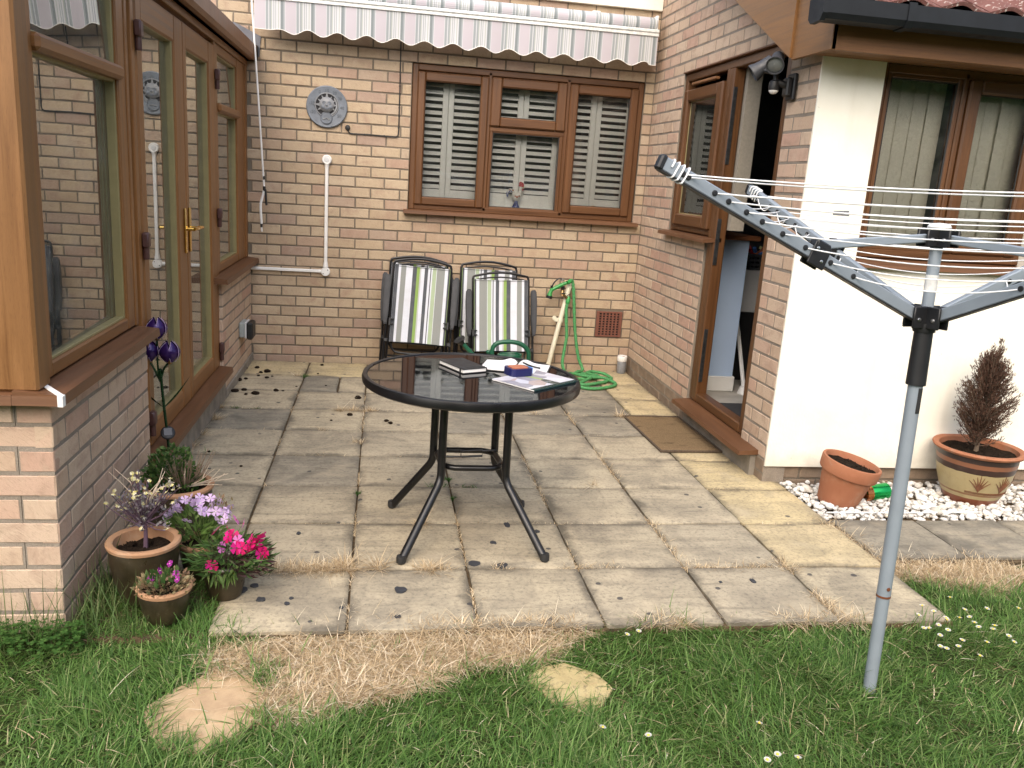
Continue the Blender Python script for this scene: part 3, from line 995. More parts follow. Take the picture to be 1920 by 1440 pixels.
# ---- right wall (plane X = 0, faces left)
DOP = (1.365, 2.232, .135, 2.222)      # u = -Y
SOP = (.655, 1.40, 1.165, 2.222)
YC = 2.54
side_wall = empty('brick_wall', (0, -1.2, 0), 'pinkish brick gable wall around the open back door', 'wall')
mb = MB()
def gable_top(u):       # underside of the barge board
    return 2.224 + (2.42 - u) * .481 if u < 2.42 else 2.2
for (a, b, c, d) in rects_minus(-.1, YC, -.1, 2.30, [DOP, SOP]):
    mb.box(.0022, .12, -b + 1.2, -a + 1.2, c, d)
for i in range(24):
    a = -.1 + i * .11; b = a + .11
    if b > YC: break
    mb.box(.0022, .12, -b + 1.2, -a + 1.2, 2.30, max(2.31, gable_top((a + b) / 2) + .12))
mb.build('mortar', M['mortar_pale'], side_wall)
cl = [(n, Z0 + COURSE * n, YC + (0 if n % 2 else PITCH / 2) + random.uniform(-.004, .004)) for n in range(-1, 44)]
lay_world(side_wall, ((0, 0, 0), -PI / 2), .003, YC - .002, cl, [DOP, SOP], 'brick_pink', keep=lambda u, z: z < gable_top(u) + .06 and z < 3.1, grey=(-1, 0))
# ---- rendered wall beside the door (plane Y = -2.54) with its brick plinth
RW = (.322, 1.262, 1.165, 2.108)
rend = empty('rendered_wall', (.8, -YC, 0), 'cream rendered house wall behind the clothes dryer', 'wall')
mb = MB()
for (a, b, c, d) in rects_minus(.14, 4.5, .088, 2.12, [RW]):
    mb.box(a - .8, b - .8, -.012, .10, c, d)
mb.box(.0005 - .8, .1398 - .8, -.012, -.0008, .088, 2.12)
mb.build('render', M['render'], rend)
mb = MB(); mb.box(-.78, 3.7, .016, .10, -.1, .09); mb.build('mortar', M['mortar'], rend)
lay_world(rend, ((0, -YC + .012, 0), 0), .004, 2.6, [(-1, -.062, .1), (0, .012, .0)], [], 'brick_grey')

# ================================================================== roof over the right wall
roof = empty('house_roof', (.8, -2.6, 2.1), 'red brown tiled eaves with oak coloured soffit above the cream wall', 'roof')
RO = roof.location
def rbx(mb, x0, x1, y0, y1, z0, z1, mat=0, bev=.002):
    mb.box(x0 - RO[0], x1 - RO[0], y0 - RO[1], y1 - RO[1], z0 - RO[2], z1 - RO[2], mat, bev)
mb = MB(); rbx(mb, -.098, 4.4, -2.80, -2.775, 2.085, 2.235); mb.build('fascia', M['oak_soffit'], roof)
mb = MB()
for i in range(3):
    rbx(mb, -.095, 4.4, -2.775 + i * .075, -2.702 + i * .075, 2.097, 2.106)
mb.build('soffit', M['oak_soffit'], roof)
mb = MB(); rbx(mb, -.10, -.078, -2.80, -2.425, 2.086, 2.36, 0, .002); mb.build('box_end', M['oak_pale'], roof)
mb = MB()
PITCHR = math.atan(.481)
P = []
for yy, zz in ((-2.432, 2.095), (1.2, 2.224 + 3.62 * .481), (1.2, 2.224 + 3.62 * .481 + .23), (-2.432, 2.43)):
    P.append((yy, zz))
mb.prism([(y - RO[1], z - RO[2]) for y, z in P], 0, .026, (Vector((-.112 - RO[0], 0, 0)), Vector((0, 1, 0)), Vector((0, 0, 1)), Vector((1, 0, 0))))
mb.build('barge_board', M['oak_pale'], roof)
mb = MB(); mb.box(-.095 - RO[0], .01 - RO[0], -2.30 - RO[1], .6 - RO[1], 2.6 - RO[2], 2.61 - RO[2])
# roof deck
sl = .481
mb = MB()
mb.prism([(-2.86 - RO[1], 2.222 - RO[2]), (1.2 - RO[1], 2.222 + 4.06 * sl - RO[2]), (1.2 - RO[1], 2.235 + 4.06 * sl - RO[2]), (-2.86 - RO[1], 2.235 - RO[2])], 0, 4.5,
         (Vector((-.09 - RO[0], 0, 0)), Vector((0, 1, 0)), Vector((0, 0, 1)), Vector((1, 0, 0))))
mb.build('roof_deck', M['dark_slot'], roof)
# verge mortar strip under the tiles at the gable
mb = MB()
mb.prism([(-2.87 - RO[1], 2.236 - RO[2]), (1.2 - RO[1], 2.236 + 4.07 * sl - RO[2]), (1.2 - RO[1], 2.275 + 4.07 * sl - RO[2]), (-2.87 - RO[1], 2.275 - RO[2])], 0, .05,
         (Vector((-.135 - RO[0], 0, 0)), Vector((0, 1, 0)), Vector((0, 0, 1)), Vector((1, 0, 0))))
mb.build('verge_strip', M['white_plastic'], roof)
# pantiles
def tile_mesh(k):
    rr = random.Random(k)
    mb = MB()
    W, Lt, th_ = .229, .36, .016
    n = 14
    prof = []
    for i in range(n + 1):
        u = i / n
        h = .032 * (math.sin((u - .12) * 2 * PI * .98) * .5 + .5) ** 1.3 + rr.uniform(-.0006, .0006)
        prof.append(((u - .5) * (W + .02), h))
    a = mb.add([(x, 0, z) for x, z in prof]); b = mb.add([(x, 0, z - th_) for x, z in prof])
    c = mb.add([(x, Lt, z) for x, z in prof]); d = mb.add([(x, Lt, z - th_) for x, z in prof])
    for i in range(n):
        mb.face([a + i, a + i + 1, c + i + 1, c + i], 0, None, True)
        mb.face([b + i + 1, b + i, d + i, d + i + 1], 0, None, True)
        mb.face([b + i, b + i + 1, a + i + 1, a + i])
        mb.face([c + i, c + i + 1, d + i + 1, d + i])
    mb.face([a, c, d, b]); mb.face([a + n, b + n, d + n, c + n])
    return mb.mesh('roof_tile', M['roof_tile'])
TILES = [tile_mesh(k) for k in range(3)]
for r_ in range(5):
    for c_ in range(15):
        y = -2.905 + r_ * .27; z = 2.262 + r_ * .27 * sl + .012
        inst('roof_tile', random.choice(TILES), roof, rel(roof, (-.015 + c_ * .229 + random.uniform(-.003, .003), y, z)), (PITCHR - .035 + random.uniform(-.008, .008), 0, random.uniform(-.01, .01)))
# gutter
gut = empty('roof_gutter', (.8, -2.9, 2.2), 'black square plastic gutter along the tiled eaves', 'gutter')
GO = gut.location
prof = [(-.055, .062), (-.056, .0), (-.04, -.022), (.03, -.026), (.05, -.01), (.055, .055), (.050, .055), (.045, -.006), (.028, -.021), (-.037, -.017), (-.051, .002), (-.050, .062)]
prof_c = [(x, z) for x, z in prof]
mb = MB()
mb.prism([(y, z) for y, z in prof_c][::-1], -1.0 - .035, 3.6, (Vector((0, .055 - .05, 0)), Vector((0, 1, 0)), Vector((0, 0, 1)), Vector((1, 0, 0))))
mb.build('channel', M['gutter'], gut)
mb = MB(); mb.prism([(-.064, .066), (-.065, -.004), (-.046, -.032), (.034, -.036), (.058, -.016), (.062, .062)][::-1], -1.0 - .042, -1.0 - .02, (Vector((0, .005, 0)), Vector((0, 1, 0)), Vector((0, 0, 1)), Vector((1, 0, 0))))
mb.build('end_cap', M['gutter'], gut)
for xb in (-.66, .19, 1.0, 1.9):
    mb = MB()
    mb.prism([(-.061, .07), (-.062, -.002), (-.043, -.028), (.032, -.032), (.056, -.012), (.06, .04), (.052, .04), (.046, -.004), (.028, -.021), (-.037, -.017), (-.0515, .002), (-.0515, .07)][::-1], xb, xb + .035, (Vector((0, .005, 0)), Vector((0, 1, 0)), Vector((0, 0, 1)), Vector((1, 0, 0))))
    mb.build('bracket', M['gutter'], gut)

# ================================================================== timber-effect windows
def member(mb, ax, a0, a1, b0, b1, c0, c1, plane, mat=0, bev=.006):
    """box in wall coordinates: a = along the wall, b = height, c = depth; plane 'y' or 'x'"""
    if plane == 'y': mb.box(a0, a1, c0, c1, b0, b1, mat, bev)
    else: mb.box(c0, c1, a0, a1, b0, b1, mat, bev)
def ring(mb, a0, a1, b0, b1, wl, wr, wb, wt, c0, c1, plane, mat=0, bev=.006):
    member(mb, 'b', a0, a0 + wl, b0, b1, c0, c1, plane, mat, bev)
    member(mb, 'b', a1 - wr, a1, b0, b1, c0, c1, plane, mat, bev)
    e = .0015
    member(mb, 'a', a0 + wl - .004, a1 - wr + .004, b0, b0 + wb, c0 + e, c1 - e, plane, mat, bev)
    member(mb, 'a', a0 + wl - .004, a1 - wr + .004, b1 - wt, b1, c0 + e, c1 - e, plane, mat, bev)
def pane(parent, a0, a1, b0, b1, c, plane, name='pane', mat='glass'):
    mb = MB()
    if plane == 'y': mb.box(a0, a1, c, c + .006, b0, b1)
    else: mb.box(c - .006, c, a0, a1, b0, b1)
    return mb.build(name, M[mat], parent)
# ---- kitchen window in the back wall
kw = empty('kitchen_window', (0, 0, 0), 'wide oak coloured window with white shutters inside, above the folding chairs', 'window')
mb = MB()
ring(mb, -1.81, -.074, 1.186, 2.218, .045, .045, .045, .045, .012, .085, 'y')
member(mb, 'b', -1.256, -1.226, 1.2, 2.2, .0135, .08, 'y'); member(mb, 'b', -.667, -.637, 1.2, 2.2, .0135, .08, 'y')
member(mb, 'a', -1.23, -.66, 1.785, 1.822, .015, .08, 'y')
mb.build('frame', M['oak'], kw)
def sash(parent, a0, a1, b0, b1, g, c0, c1, plane, gc, name='sash', hand=None):
    mb = MB()
    ga0, ga1, gb0, gb1 = g
    ring(mb, a0, a1, b0, b1, ga0 - a0, a1 - ga1, gb0 - b0, b1 - gb1, c0, c1, plane, 0, .010)
    o = mb.build(name, M['oak'], parent)
    mb = MB()
    s = -1 if plane == 'y' else 1
    bw = .008
    if plane == 'y': ring(mb, ga0 - .004, ga1 + .004, gb0 - .004, gb1 + .004, bw, bw, bw, bw, gc - .012, gc - .003, 'y', 0, .002)
    else:
        ring(mb, ga0 - .004, ga1 + .004, gb0 - .004, gb1 + .004, bw, bw, bw, bw, min(gc - .010, gc + .008), max(gc - .010, gc + .008), 'x', 0, .002)
    mb.build('bead', M['bead'] if plane == 'x' else M['rubber'], o)
    pane(o, ga0, ga1, gb0, gb1, gc, plane)
    return o
sash(kw, -1.772, -1.250, 1.222, 2.166, (-1.712, -1.310, 1.283, 2.10), -.004, .05, 'y', .03)
sash(kw, -1.232, -.662, 1.822, 2.168, (-1.153, -.735, 1.892, 2.10), -.004, .05, 'y', .03)
sash(kw, -.640, -.112, 1.224, 2.168, (-.576, -.176, 1.287, 2.10), -.004, .05, 'y', .03)
sash(kw, -1.228, -.664, 1.216, 1.80, (-1.200, -.696, 1.241, 1.778), .018, .06, 'y', .035, 'fixed_light')
mb = MB()
mb.hexa([(-1.845, -.062, 1.157), (-.04, -.062, 1.157), (-.04, .05, 1.166), (-1.845, .05, 1.166), (-1.845, -.06, 1.180), (-.04, -.06, 1.180), (-.04, .05, 1.19), (-1.845, .05, 1.19)])
mb.build('sill', M['oak_sill'], kw)
mb = MB(); mb.box(-1.764, -.12, .0605, .235, 1.2315, 1.238); mb.build('inner_sill', M['skirting'], kw)
mb = MB()
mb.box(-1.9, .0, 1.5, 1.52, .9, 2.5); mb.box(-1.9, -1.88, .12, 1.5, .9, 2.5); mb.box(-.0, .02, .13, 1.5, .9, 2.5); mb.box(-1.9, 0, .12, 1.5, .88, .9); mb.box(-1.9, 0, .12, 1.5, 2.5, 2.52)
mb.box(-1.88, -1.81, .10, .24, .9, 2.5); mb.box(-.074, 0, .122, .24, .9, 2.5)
mb.build('room_lining', M['room_shade'], kw)  # room box coloured dark so the gaps between louvres look unlit
# shutters
sh = empty('window_shutters', (-.97, .146, 1.24), 'white plantation shutters behind the wide kitchen window', 'shutters')
SO = sh.location
lm = MB()
LW = .198
lm.hexa([(-LW / 2, -.024, -.003), (LW / 2, -.024, -.003), (LW / 2, .024, -.003), (-LW / 2, .024, -.003), (-LW / 2, -.02, .004), (LW / 2, -.02, .004), (LW / 2, .02, .004), (-LW / 2, .02, .004)])
LOUV = lm.mesh('louvre', M['shutter'])
for i in range(6):
    x0 = -1.815 + i * .2835; x1 = x0 + .281
    mb = MB()
    ring(mb, x0 - SO[0], x1 - SO[0], 1.225 - SO[2], 2.21 - SO[2], .0405, .0405, .115, .05, -.014, .014, 'y', 0, .003)
    pn = mb.build('shutter_panel', M['shutter'], sh)
    n = 17
    for k in range(n):
        z = 1.362 + k * .0487
        inst('louvre', LOUV, pn, ((x0 + x1) / 2 - SO[0], 0, z - SO[2]), (math.radians(31) + random.uniform(-.03, .03), 0, 0))
# ---- side window and open door (plane X = 0); u = Y
du = empty('door_and_window_frame', (0, 0, 0), 'oak coloured door frame with narrow side window, door standing open', 'door frame')
mb = MB()
member(mb, 'b', -.705, -.658, 1.18, 2.215, .010, .08, 'x'); member(mb, 'a', -2.228, -.66, 2.165, 2.216, .0115, .08, 'x')
member(mb, 'b', -1.425, -1.385, .15, 2.17, .0085, .08, 'x', 0, .004)
member(mb, 'b', -1.50, -1.427, .15, 2.168, .006, .078, 'x'); member(mb, 'b', -2.228, -2.165, .15, 2.168, .010, .08, 'x')
member(mb, 'a', -1.388, -.70, 1.186, 1.226, .012, .08, 'x')
member(mb, 'a', -2.17, -1.497, .150, .205, .008, .08, 'x'); 
mb.build('frame', M['oak'], du)
sash(du, -1.380, -.712, 1.222, 2.105, (-1.285, -.785, 1.30, 2.03), -.012, .05, 'x', .028)
mb = MB(); mb.box(-.020, .012, -1.27, -.86, 2.125, 2.142, 0, .003); mb.build('trickle_vent', M['oak_soffit'], du)
mb = MB()
mb.hexa([(-.066, -1.50, 1.150), (.05, -1.50, 1.160), (.05, -.62, 1.160), (-.066, -.62, 1.150), (-.062, -1.50, 1.172), (.05, -1.50, 1.184), (.05, -.62, 1.184), (-.062, -.62, 1.172)])
mb.build('window_sill', M['oak_sill'], du)
mb = MB()
mb.hexa([(-.112, -2.46, .116), (.05, -2.46, .122), (.05, -1.395, .122), (-.112, -1.395, .116), (-.106, -2.46, .138), (.05, -2.46, .149), (.05, -1.395, .149), (-.106, -1.395, .138)])
mb.build('door_sill', M['oak_sill'], du)
mb = MB(); mb.box(-.03, .004, -2.44, -1.42, -.02, .114); mb.build('step', M['concrete'], du)
for (za, zb) in ((1.62, 2.06), (1.02, 1.30), (.28, .62)):
    mb = MB(); mb.box(.012, .036, -1.5045, -1.4995, za, zb, 0, .001)
    for k in range(4):
        mb.box(.018, .03, -1.507, -1.504, za + .03 + k * (zb - za - .07) / 3, za + .05 + k * (zb - za - .07) / 3)
    mb.build('lock_keep', M['dark_steel'], du)
mb = MB(); mb.box(-.014, .03, -2.236, -.66, 2.2165, 2.2265, 0, .002); mb.build('head_trim', M['oak_sill'], du)
# the open door leaf, folded inwards against the inside of the right-hand wall
dl = empty('door_leaf', (.09, -2.19, .155), 'oak coloured glazed back door swung open into the room', 'door')
mb = MB(); ring(mb, .0, .66, 0, 2.0, .1, .1, .2, .1, -.03, .03, 'y', 0, .006); mb.build('frame', M['oak'], dl)
mb = MB(); mb.box(.1, .56, -.004, .004, .2, 1.9); mb.build('pane', M['glass'], dl)
# interior seen through the door
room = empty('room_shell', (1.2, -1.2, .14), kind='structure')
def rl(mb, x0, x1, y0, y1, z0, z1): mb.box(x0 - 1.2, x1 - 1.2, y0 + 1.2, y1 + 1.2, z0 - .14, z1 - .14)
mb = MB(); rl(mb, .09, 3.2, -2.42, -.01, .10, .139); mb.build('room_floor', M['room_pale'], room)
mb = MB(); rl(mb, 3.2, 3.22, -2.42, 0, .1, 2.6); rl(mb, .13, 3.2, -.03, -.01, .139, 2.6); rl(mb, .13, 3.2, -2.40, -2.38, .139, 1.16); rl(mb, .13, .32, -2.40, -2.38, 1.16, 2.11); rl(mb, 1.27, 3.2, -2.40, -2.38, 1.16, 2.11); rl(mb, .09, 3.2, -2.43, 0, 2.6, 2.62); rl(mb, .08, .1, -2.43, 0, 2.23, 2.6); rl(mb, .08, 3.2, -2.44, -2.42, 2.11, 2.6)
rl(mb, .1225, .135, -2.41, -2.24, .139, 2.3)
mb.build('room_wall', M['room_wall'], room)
mb = MB(); rl(mb, .082, .17, -1.53, -1.40, 1.235, 2.2); mb.build('door_reveal', M['room_beige'], room)
hw = empty('half_wall', (.3, -1.1, .14), 'pale blue half wall with white skirting and wooden top, just inside the open door', 'partition')
mb = MB(); mb.box(-.09, .09, -.06, .9, .0, 1.02, 0, .003); mb.build('panel', M['blue_paint'], hw)
mb = MB(); mb.box(-.102, .104, -.074, .9, .0, .105, 0, .006); mb.build('skirting', M['skirting'], hw)
mb = MB(); mb.box(-.12, .15, -.10, .9, 1.021, 1.052, 0, .006); mb.build('top', M['wood_top'], hw)
mb = MB(); mb.box(.12, .95, -2.14, -1.52, .1405, .152, 0, .003)
thing1(mb, 'indoor_mat', M['ribbed_mat'], 'dark ribbed mat lying just inside the open door', 'mat')
kc = empty('utility_cabinet', (.72, -.72, .14), 'pale appliance above a black cupboard in the dark utility room', 'cabinet')
mb = MB(); mb.box(-.22, .4, -.1, .5, .5, .80, 0, .006); mb.build('upper_front', M['appliance'], kc)
mb = MB(); mb.box(-.22, .4, -.09, .5, .0, .498, 0, .006); mb.build('lower_front', M['black_plastic'], kc)
bk = empty('laundry_basket', (.72, -.72, .9405), 'dark basket of coloured pegs on the utility room appliance', 'basket')
mb = MB()
for z in (0, .03, .06, .09):
    mb.box(-.16, .16, -.09, .2, z, z + .016)
for k in range(9):
    mb.box(-.155 + k * .037, -.145 + k * .037, -.095, -.085, 0, .106)
mb.build('weave', M['lamp_grey'], bk)
for k in range(7):
    mb = MB(); mb.bar((random.uniform(-.12, .12), random.uniform(-.05, .1), .10), (random.uniform(-.12, .12), random.uniform(-.05, .1), .15), .02, .02)
    mb.build('peg', [M['tape_orange'], M['ceramic_red'], M['tape_light'], M['petal_yellow']][k % 4], bk)
mp = MB(); mp.tube([(.46, -1.22, .16), (.50, -.86, .62), (.51, -.80, .72)], .014, 8); mp.lathe([(.0, 0), (.045, .0), (.03, .05), (0, .05)], (.46, -1.22, .14), 12)
thing1(mp, 'mop', M['white_plastic'], 'white handled mop leaning inside the doorway', 'mop')
# ---- window in the rendered wall
rw = empty('rendered_wall_window', (0, 0, 0), 'oak coloured window with vertical blinds, behind the clothes dryer lines', 'window')
mb = MB()
Yf = -2.505
ring(mb, .325, 1.260, 1.185, 2.105, .04, .04, .045, .045, Yf, Yf + .07, 'y')
member(mb, 'b', .772, .800, 1.2, 2.09, Yf + .0015, Yf + .06, 'y')
mb.build('frame', M['oak'], rw)
sash(rw, .802, 1.225, 1.226, 2.065, (.868, 1.160, 1.292, 2.0), Yf - .014, Yf + .04, 'y', Yf + .02)
sash(rw, .362, .771, 1.226, 2.065, (.392, .742, 1.25, 2.04), Yf + .004, Yf + .04, 'y', Yf + .02, 'fixed_light')
mb = MB()
mb.hexa([(.305, -2.60, 1.140), (1.285, -2.60, 1.140), (1.285, -2.46, 1.15), (.305, -2.46, 1.15), (.305, -2.597, 1.166), (1.285, -2.597, 1.166), (1.285, -2.46, 1.186), (.305, -2.46, 1.186)])
mb.build('sill', M['oak_sill'], rw)
vb = empty('vertical_blinds', (.8, -2.425, 1.22), 'beige vertical blind slats hanging behind the rendered wall window', 'blinds')
sm_ = MB()
sm_.hexa([(-.048, -.001, 0), (.048, -.001, 0), (.048, .001, 0), (-.048, .001, 0), (-.048, -.001, .86), (.048, -.001, .86), (.048, .001, .86), (-.048, .001, .86)])
SL = sm_.mesh('blind_slat', M['blind'])
for k in range(11):
    x = .38 + k * .079
    if .745 < x < .80: continue
    inst('blind_slat', SL, vb, (x - .8, random.uniform(-.004, .004), random.uniform(-.004, .004)), (0, 0, math.radians(8) + random.uniform(-.05, .05)))
mb = MB(); mb.box(-.45, .43, -.02, .02, .862, .885); mb.build('head_rail', M['white_plastic'], vb)
# ================================================================== conservatory on the left
XB, XF, XS = -2.945, -2.97, -2.885       # brick face, frame face, sill edge
YF = -3.885
cons = empty('conservatory', (0, 0, 0), 'oak framed conservatory with glazed double doors and dwarf brick walls', 'conservatory')
CC, CZ = .0762, .1195
def cons_courses(flip):
    return [(n, CZ - CC * 2 + CC * n, 0) for n in range(0, 11)]
wall_a = MB(); wall_a.box(XB - .10, XB - .0022, YF + .0022, -2.853, -.1, .733); wall_a.box(-5.4, XB - .102, YF + .0022, YF + .1, -.1, .733)
dw = wall_a.build('dwarf_wall', M['mortar_pale'], cons)
wall_b = MB(); wall_b.box(XB - .10, XB - .0022, -1.148, -.001, -.1, .733)
dw2 = wall_b.build('dwarf_wall', M['mortar_pale'], cons)
def lay2(parent, frame, u0, u1, perp, matname, grey=(), n0=0, n1=11):
    global COURSE
    save = COURSE
    COURSE = CC
    lay(parent, frame, u0, u1, [(n, CZ - CC * 2 + CC * n, perp(n)) for n in range(n0, n1) if CZ - CC * 2 + CC * (n + 1) < .75], [], matname, grey=grey)
    COURSE = save
# side faces (normal +X): local x -> +Y
lay2(dw, ((XB, 0, 0), PI / 2), YF + .001, -2.853, lambda n: YF + (.106 if n % 2 == 0 else .0), 'brick_pink')
lay2(dw2, ((XB, 0, 0), PI / 2), -1.148, -.004, lambda n: -1.148 + (0 if n % 2 == 0 else .106), 'brick_pink')
# jamb return of the rear pier, facing the camera
lay2(dw2, ((0, -1.152, 0), 0), XB - .10, XB - .002, lambda n: XB - PITCH + .004, 'brick_pink')
# front face (normal -Y)
lay2(dw, ((0, YF, 0), 0), -4.2, XB - .001, lambda n: XB + .005 + (0 if n % 2 == 0 else .106), 'brick_pink')
mb = MB(); mb.box(XB - .06, XB + .012, -2.852, -1.153, -.1, .183, 0, .004); mb.build('plinth', M['concrete'], cons)
mb = MB(); mb.box(XB - .0, XB + .014, -1.15, -.003, -.1, .055, 0, .006); mb.build('plinth', M['concrete'], cons)
# sills
def sill(a0, a1, z, xin, xs, name='sill'):
    mb = MB()
    mb.hexa([(xin, a0, z - .028), (xs, a0, z - .030), (xs, a1, z - .030), (xin, a1, z - .028), (xin, a0, z + .012), (xs - .004, a0, z), (xs - .004, a1, z), (xin, a1, z + .012)])
    return mb.build(name, M['oak_sill'], cons)
sill(-3.955, -2.868, .762, XF - .05, XS)
sill(-1.300, -.004, .766, XF - .05, XS)
sill(-2.86, -1.155, .205, XF - .05, XS)
mb = MB()
mb.hexa([(-5.4, -3.96, .732), (XF - .052, -3.96, .732), (XF - .052, -3.85, .734), (-5.4, -3.85, .734), (-5.4, -3.956, .762), (XF - .052, -3.956, .762), (XF - .052, -3.85, .774), (-5.4, -3.85, .774)])
mb.hexa([(XF - .051, -3.96, .733), (XS, -3.96, .733), (XS, -3.953, .733), (XF - .051, -3.953, .733), (XF - .051, -3.956, .761), (XS, -3.956, .761), (XS, -3.953, .761), (XF - .051, -3.953, .761)])
mb.build('sill', M['oak_sill'], cons)
mb = MB(); mb.bar((XS - .002, -3.958, .7635), (XS - .085, -3.868, .7745), .016, .003, (0, 0, 1)); mb.box(XS - .014, XS + .0015, -3.962, -3.940, .731, .764, 0, .001); mb.build('sill_joint_trim', M['white_plastic'], cons)
# corner post and the front glazing that runs off to the left
mb = MB()
mb.box(-3.17, XF + .015, -3.935, -3.842, .766, 2.13, 0, .008)
mb.build('corner_post', M['oak_pale'], cons)
mb = MB(); mb.box(XF - .06, XF + .004, -3.8405, -3.822, .77, 2.10, 0, .004); mb.build('post_trim', M['oak_light'], cons)
mb = MB()
ring(mb, -5.3, -3.18, .775, 2.12, .06, .06, .06, .06, -3.925, -3.86, 'y')
member(mb, 'b', -4.2, -4.14, .8, 2.1, -3.923, -3.862, 'y')
mb.build('front_frame', M['oak_light'], cons)
pane(cons, -5.24, -3.24, .83, 2.06, -3.89, 'y')
# window nearest the camera
def cwin(y0, y1, z0, z1, tr, g0, g1, gz0, name, yaw):
    mb = MB()
    ring(mb, y0, y1, z0, z1, g0 - y0, y1 - g1, gz0 - z0, .055, XF - .065, XF, 'x')
    member(mb, 'a', g0 - .01, g1 + .012, tr, tr + .05, XF - .06, XF + .022, 'x', 0, .012)
    fr = mb.build(name, M['oak_light'], cons)
    mb = MB()
    for (a, b) in ((gz0, tr), (tr + .05, z1 - .055)):
        ring(mb, g0 - .003, g1 + .003, a - .003, b + .003, .012, .018, .012, .012, XF - .045, XF - .012, 'x', 0, .002)
    mb.build('bead', M['bead'], fr)
    mb = MB(); xa, xb = XF - .034 + yaw, XF - .034 - yaw      # the sealed unit sits a touch askew in its rebate
    mb.hexa([(xa - .006, g0 - .004, gz0 - .004), (xa, g0 - .004, gz0 - .004), (xb, g1 + .004, gz0 - .004), (xb - .006, g1 + .004, gz0 - .004), (xa - .006, g0 - .004, tr + .004), (xa, g0 - .004, tr + .004), (xb, g1 + .004, tr + .004), (xb - .006, g1 + .004, tr + .004)])
    mb.build('pane', M['glass_hazy'], fr)
    za, zb, xo = tr + .046, z1 - .05, .013      # the top light leans out a little at its foot
    mb = MB(); mb.hexa([(XF - .041 + xo, g0, za), (XF - .035 + xo, g0, za), (XF - .035 + xo, g1, za), (XF - .041 + xo, g1, za), (XF - .041, g0, zb), (XF - .035, g0, zb), (XF - .035, g1, zb), (XF - .041, g1, zb)])
    mb.build('pane', M['glass_hazy'], fr)
    return fr
cwin(-3.820, -2.905, .775, 2.10, 1.707, -3.778, -2.995, .822, 'window', .011)
cwin(-1.125, -.14, .778, 2.10, 1.722, -1.06, -.385, .832, 'window', 0)
# jambs with their slots
for (a, b, dx) in ((-2.903, -2.872, .004), (-2.868, -2.835, -.01), (-2.831, -2.79, .006), (-2.786, -2.765, -.012), (-1.178, -1.128, .004), (-.138, -.09, .0), (-.086, -.006, .008)):
    mb = MB()
    member(mb, 'b', a, b, .21 if -2.84 < a < -1.1 else .775, 2.10, XF - .06, XF + dx, 'x', 0, .003)
    mb.build('jamb', M['oak_light'], cons)
mb = MB(); mb.box(XF - .07, XF - .05, -2.91, -.01, .78, 2.1); 
mb2 = MB(); mb2.box(XF - .075, XF - .062, -2.875, -2.76, .21, 2.1); mb2.build('jamb_back', M['dark_slot'], cons)
mb = MB(); member(mb, 'a', -3.80, -.004, 2.098, 2.135, XF - .07, XF + .012, 'x', 0, .004); mb.build('head_beam', M['oak_light'], cons)
# double doors
def cdoor(y0, y1, g0, g1, name='door'):
    mb = MB()
    ring(mb, y0, y1, .212, 2.078, g0 - y0, y1 - g1, .095, .118, XF - .055, XF + .006, 'x', 0, .008)
    d = mb.build(name, M['oak_light'], cons)
    mb = MB(); ring(mb, g0 - .003, g1 + .003, .300, 1.966, .010, .020, .010, .010, XF - .04, XF - .004, 'x', 0, .002)
    mb.build('bead', M['bead'], d)
    pane(d, g0, g1, .303, 1.963, XF - .03, 'x', mat='glass_hazy')
    return d
d1 = cdoor(-2.762, -1.968, -2.68, -2.135)
d2 = cdoor(-1.964, -1.182, -1.892, -1.345)
def handle(parent, y):
    mb = MB()
    mb.box(XF + .0065, XF + .016, y - .017, y + .017, .985, 1.205, 0, .003)
    mb.tube([(XF + .016, y, 1.105), (XF + .05, y, 1.105)], .009, 10)
    mb.tube(smooth_path([(XF + .05, y, 1.105), (XF + .056, y + .03, 1.107), (XF + .056, y + .075, 1.104), (XF + .052, y + .115, 1.100)], 5), [.010] * 3 + [.009] * 10 + [.007] * 3, 10)
    mb.build('handle', M['brass'], parent)
handle(d1, -2.02); handle(d2, -1.925)
for (d, y, zs) in ((d1, -2.775, (1.90, 1.09, .33)), (d2, -1.160, (1.90, 1.12, .31))):
    for z in zs:
        mb = MB(); mb.box(XF + .006, XF + .034, y - .022, y + .022, z - .012, z + .05, 0, .006)
        mb.lathe([(.012, -.06), (.013, -.055), (.013, -.013), (.012, -.012)], (XF + .018, y, z), 12)
        mb.build('hinge', M['hinge_brown'], d)
# eaves, gutter, roof and flashing
mb = MB(); mb.box(XF - .09, XF + .035, -3.93, -.004, 2.136, 2.150, 0, .002); mb.build('soffit', M['oak_light'], cons)
mb = MB()
gp = [(-.02, .085), (-.02, -.005), (.0, -.022), (.062, -.022), (.078, -.002), (.078, .072), (.070, .072), (.068, .002), (.058, -.012), (.004, -.012), (-.01, .0), (-.012, .085)]
mb.prism(gp[::-1], -4.1, -.03, (Vector((XF + .002, 0, 2.158)), Vector((1, 0, 0)), Vector((0, 0, 1)), Vector((0, 1, 0))))
mb.build('gutter', M['gutter_brown'], cons)
mb = MB(); mb.prism([(-.025, .09), (-.025, -.008), (-.002, -.028), (.066, -.028), (.084, -.004), (.084, .078)][::-1], -.036, -.012, (Vector((XF + .002, 0, 2.158)), Vector((1, 0, 0)), Vector((0, 0, 1)), Vector((0, 1, 0))))
mb.build('gutter_end', M['dark_slot'], cons)
mb = MB()
mb.prism([(0, 0), (-2.6, .95), (-2.6, .975), (0, .025)][::-1], -4.0, -.012, (Vector((XF + .03, 0, 2.20)), Vector((1, 0, 0)), Vector((0, 0, 1)), Vector((0, 1, 0))))
mb.build('roof_sheet', M['polycarb'], cons)
mb = MB()
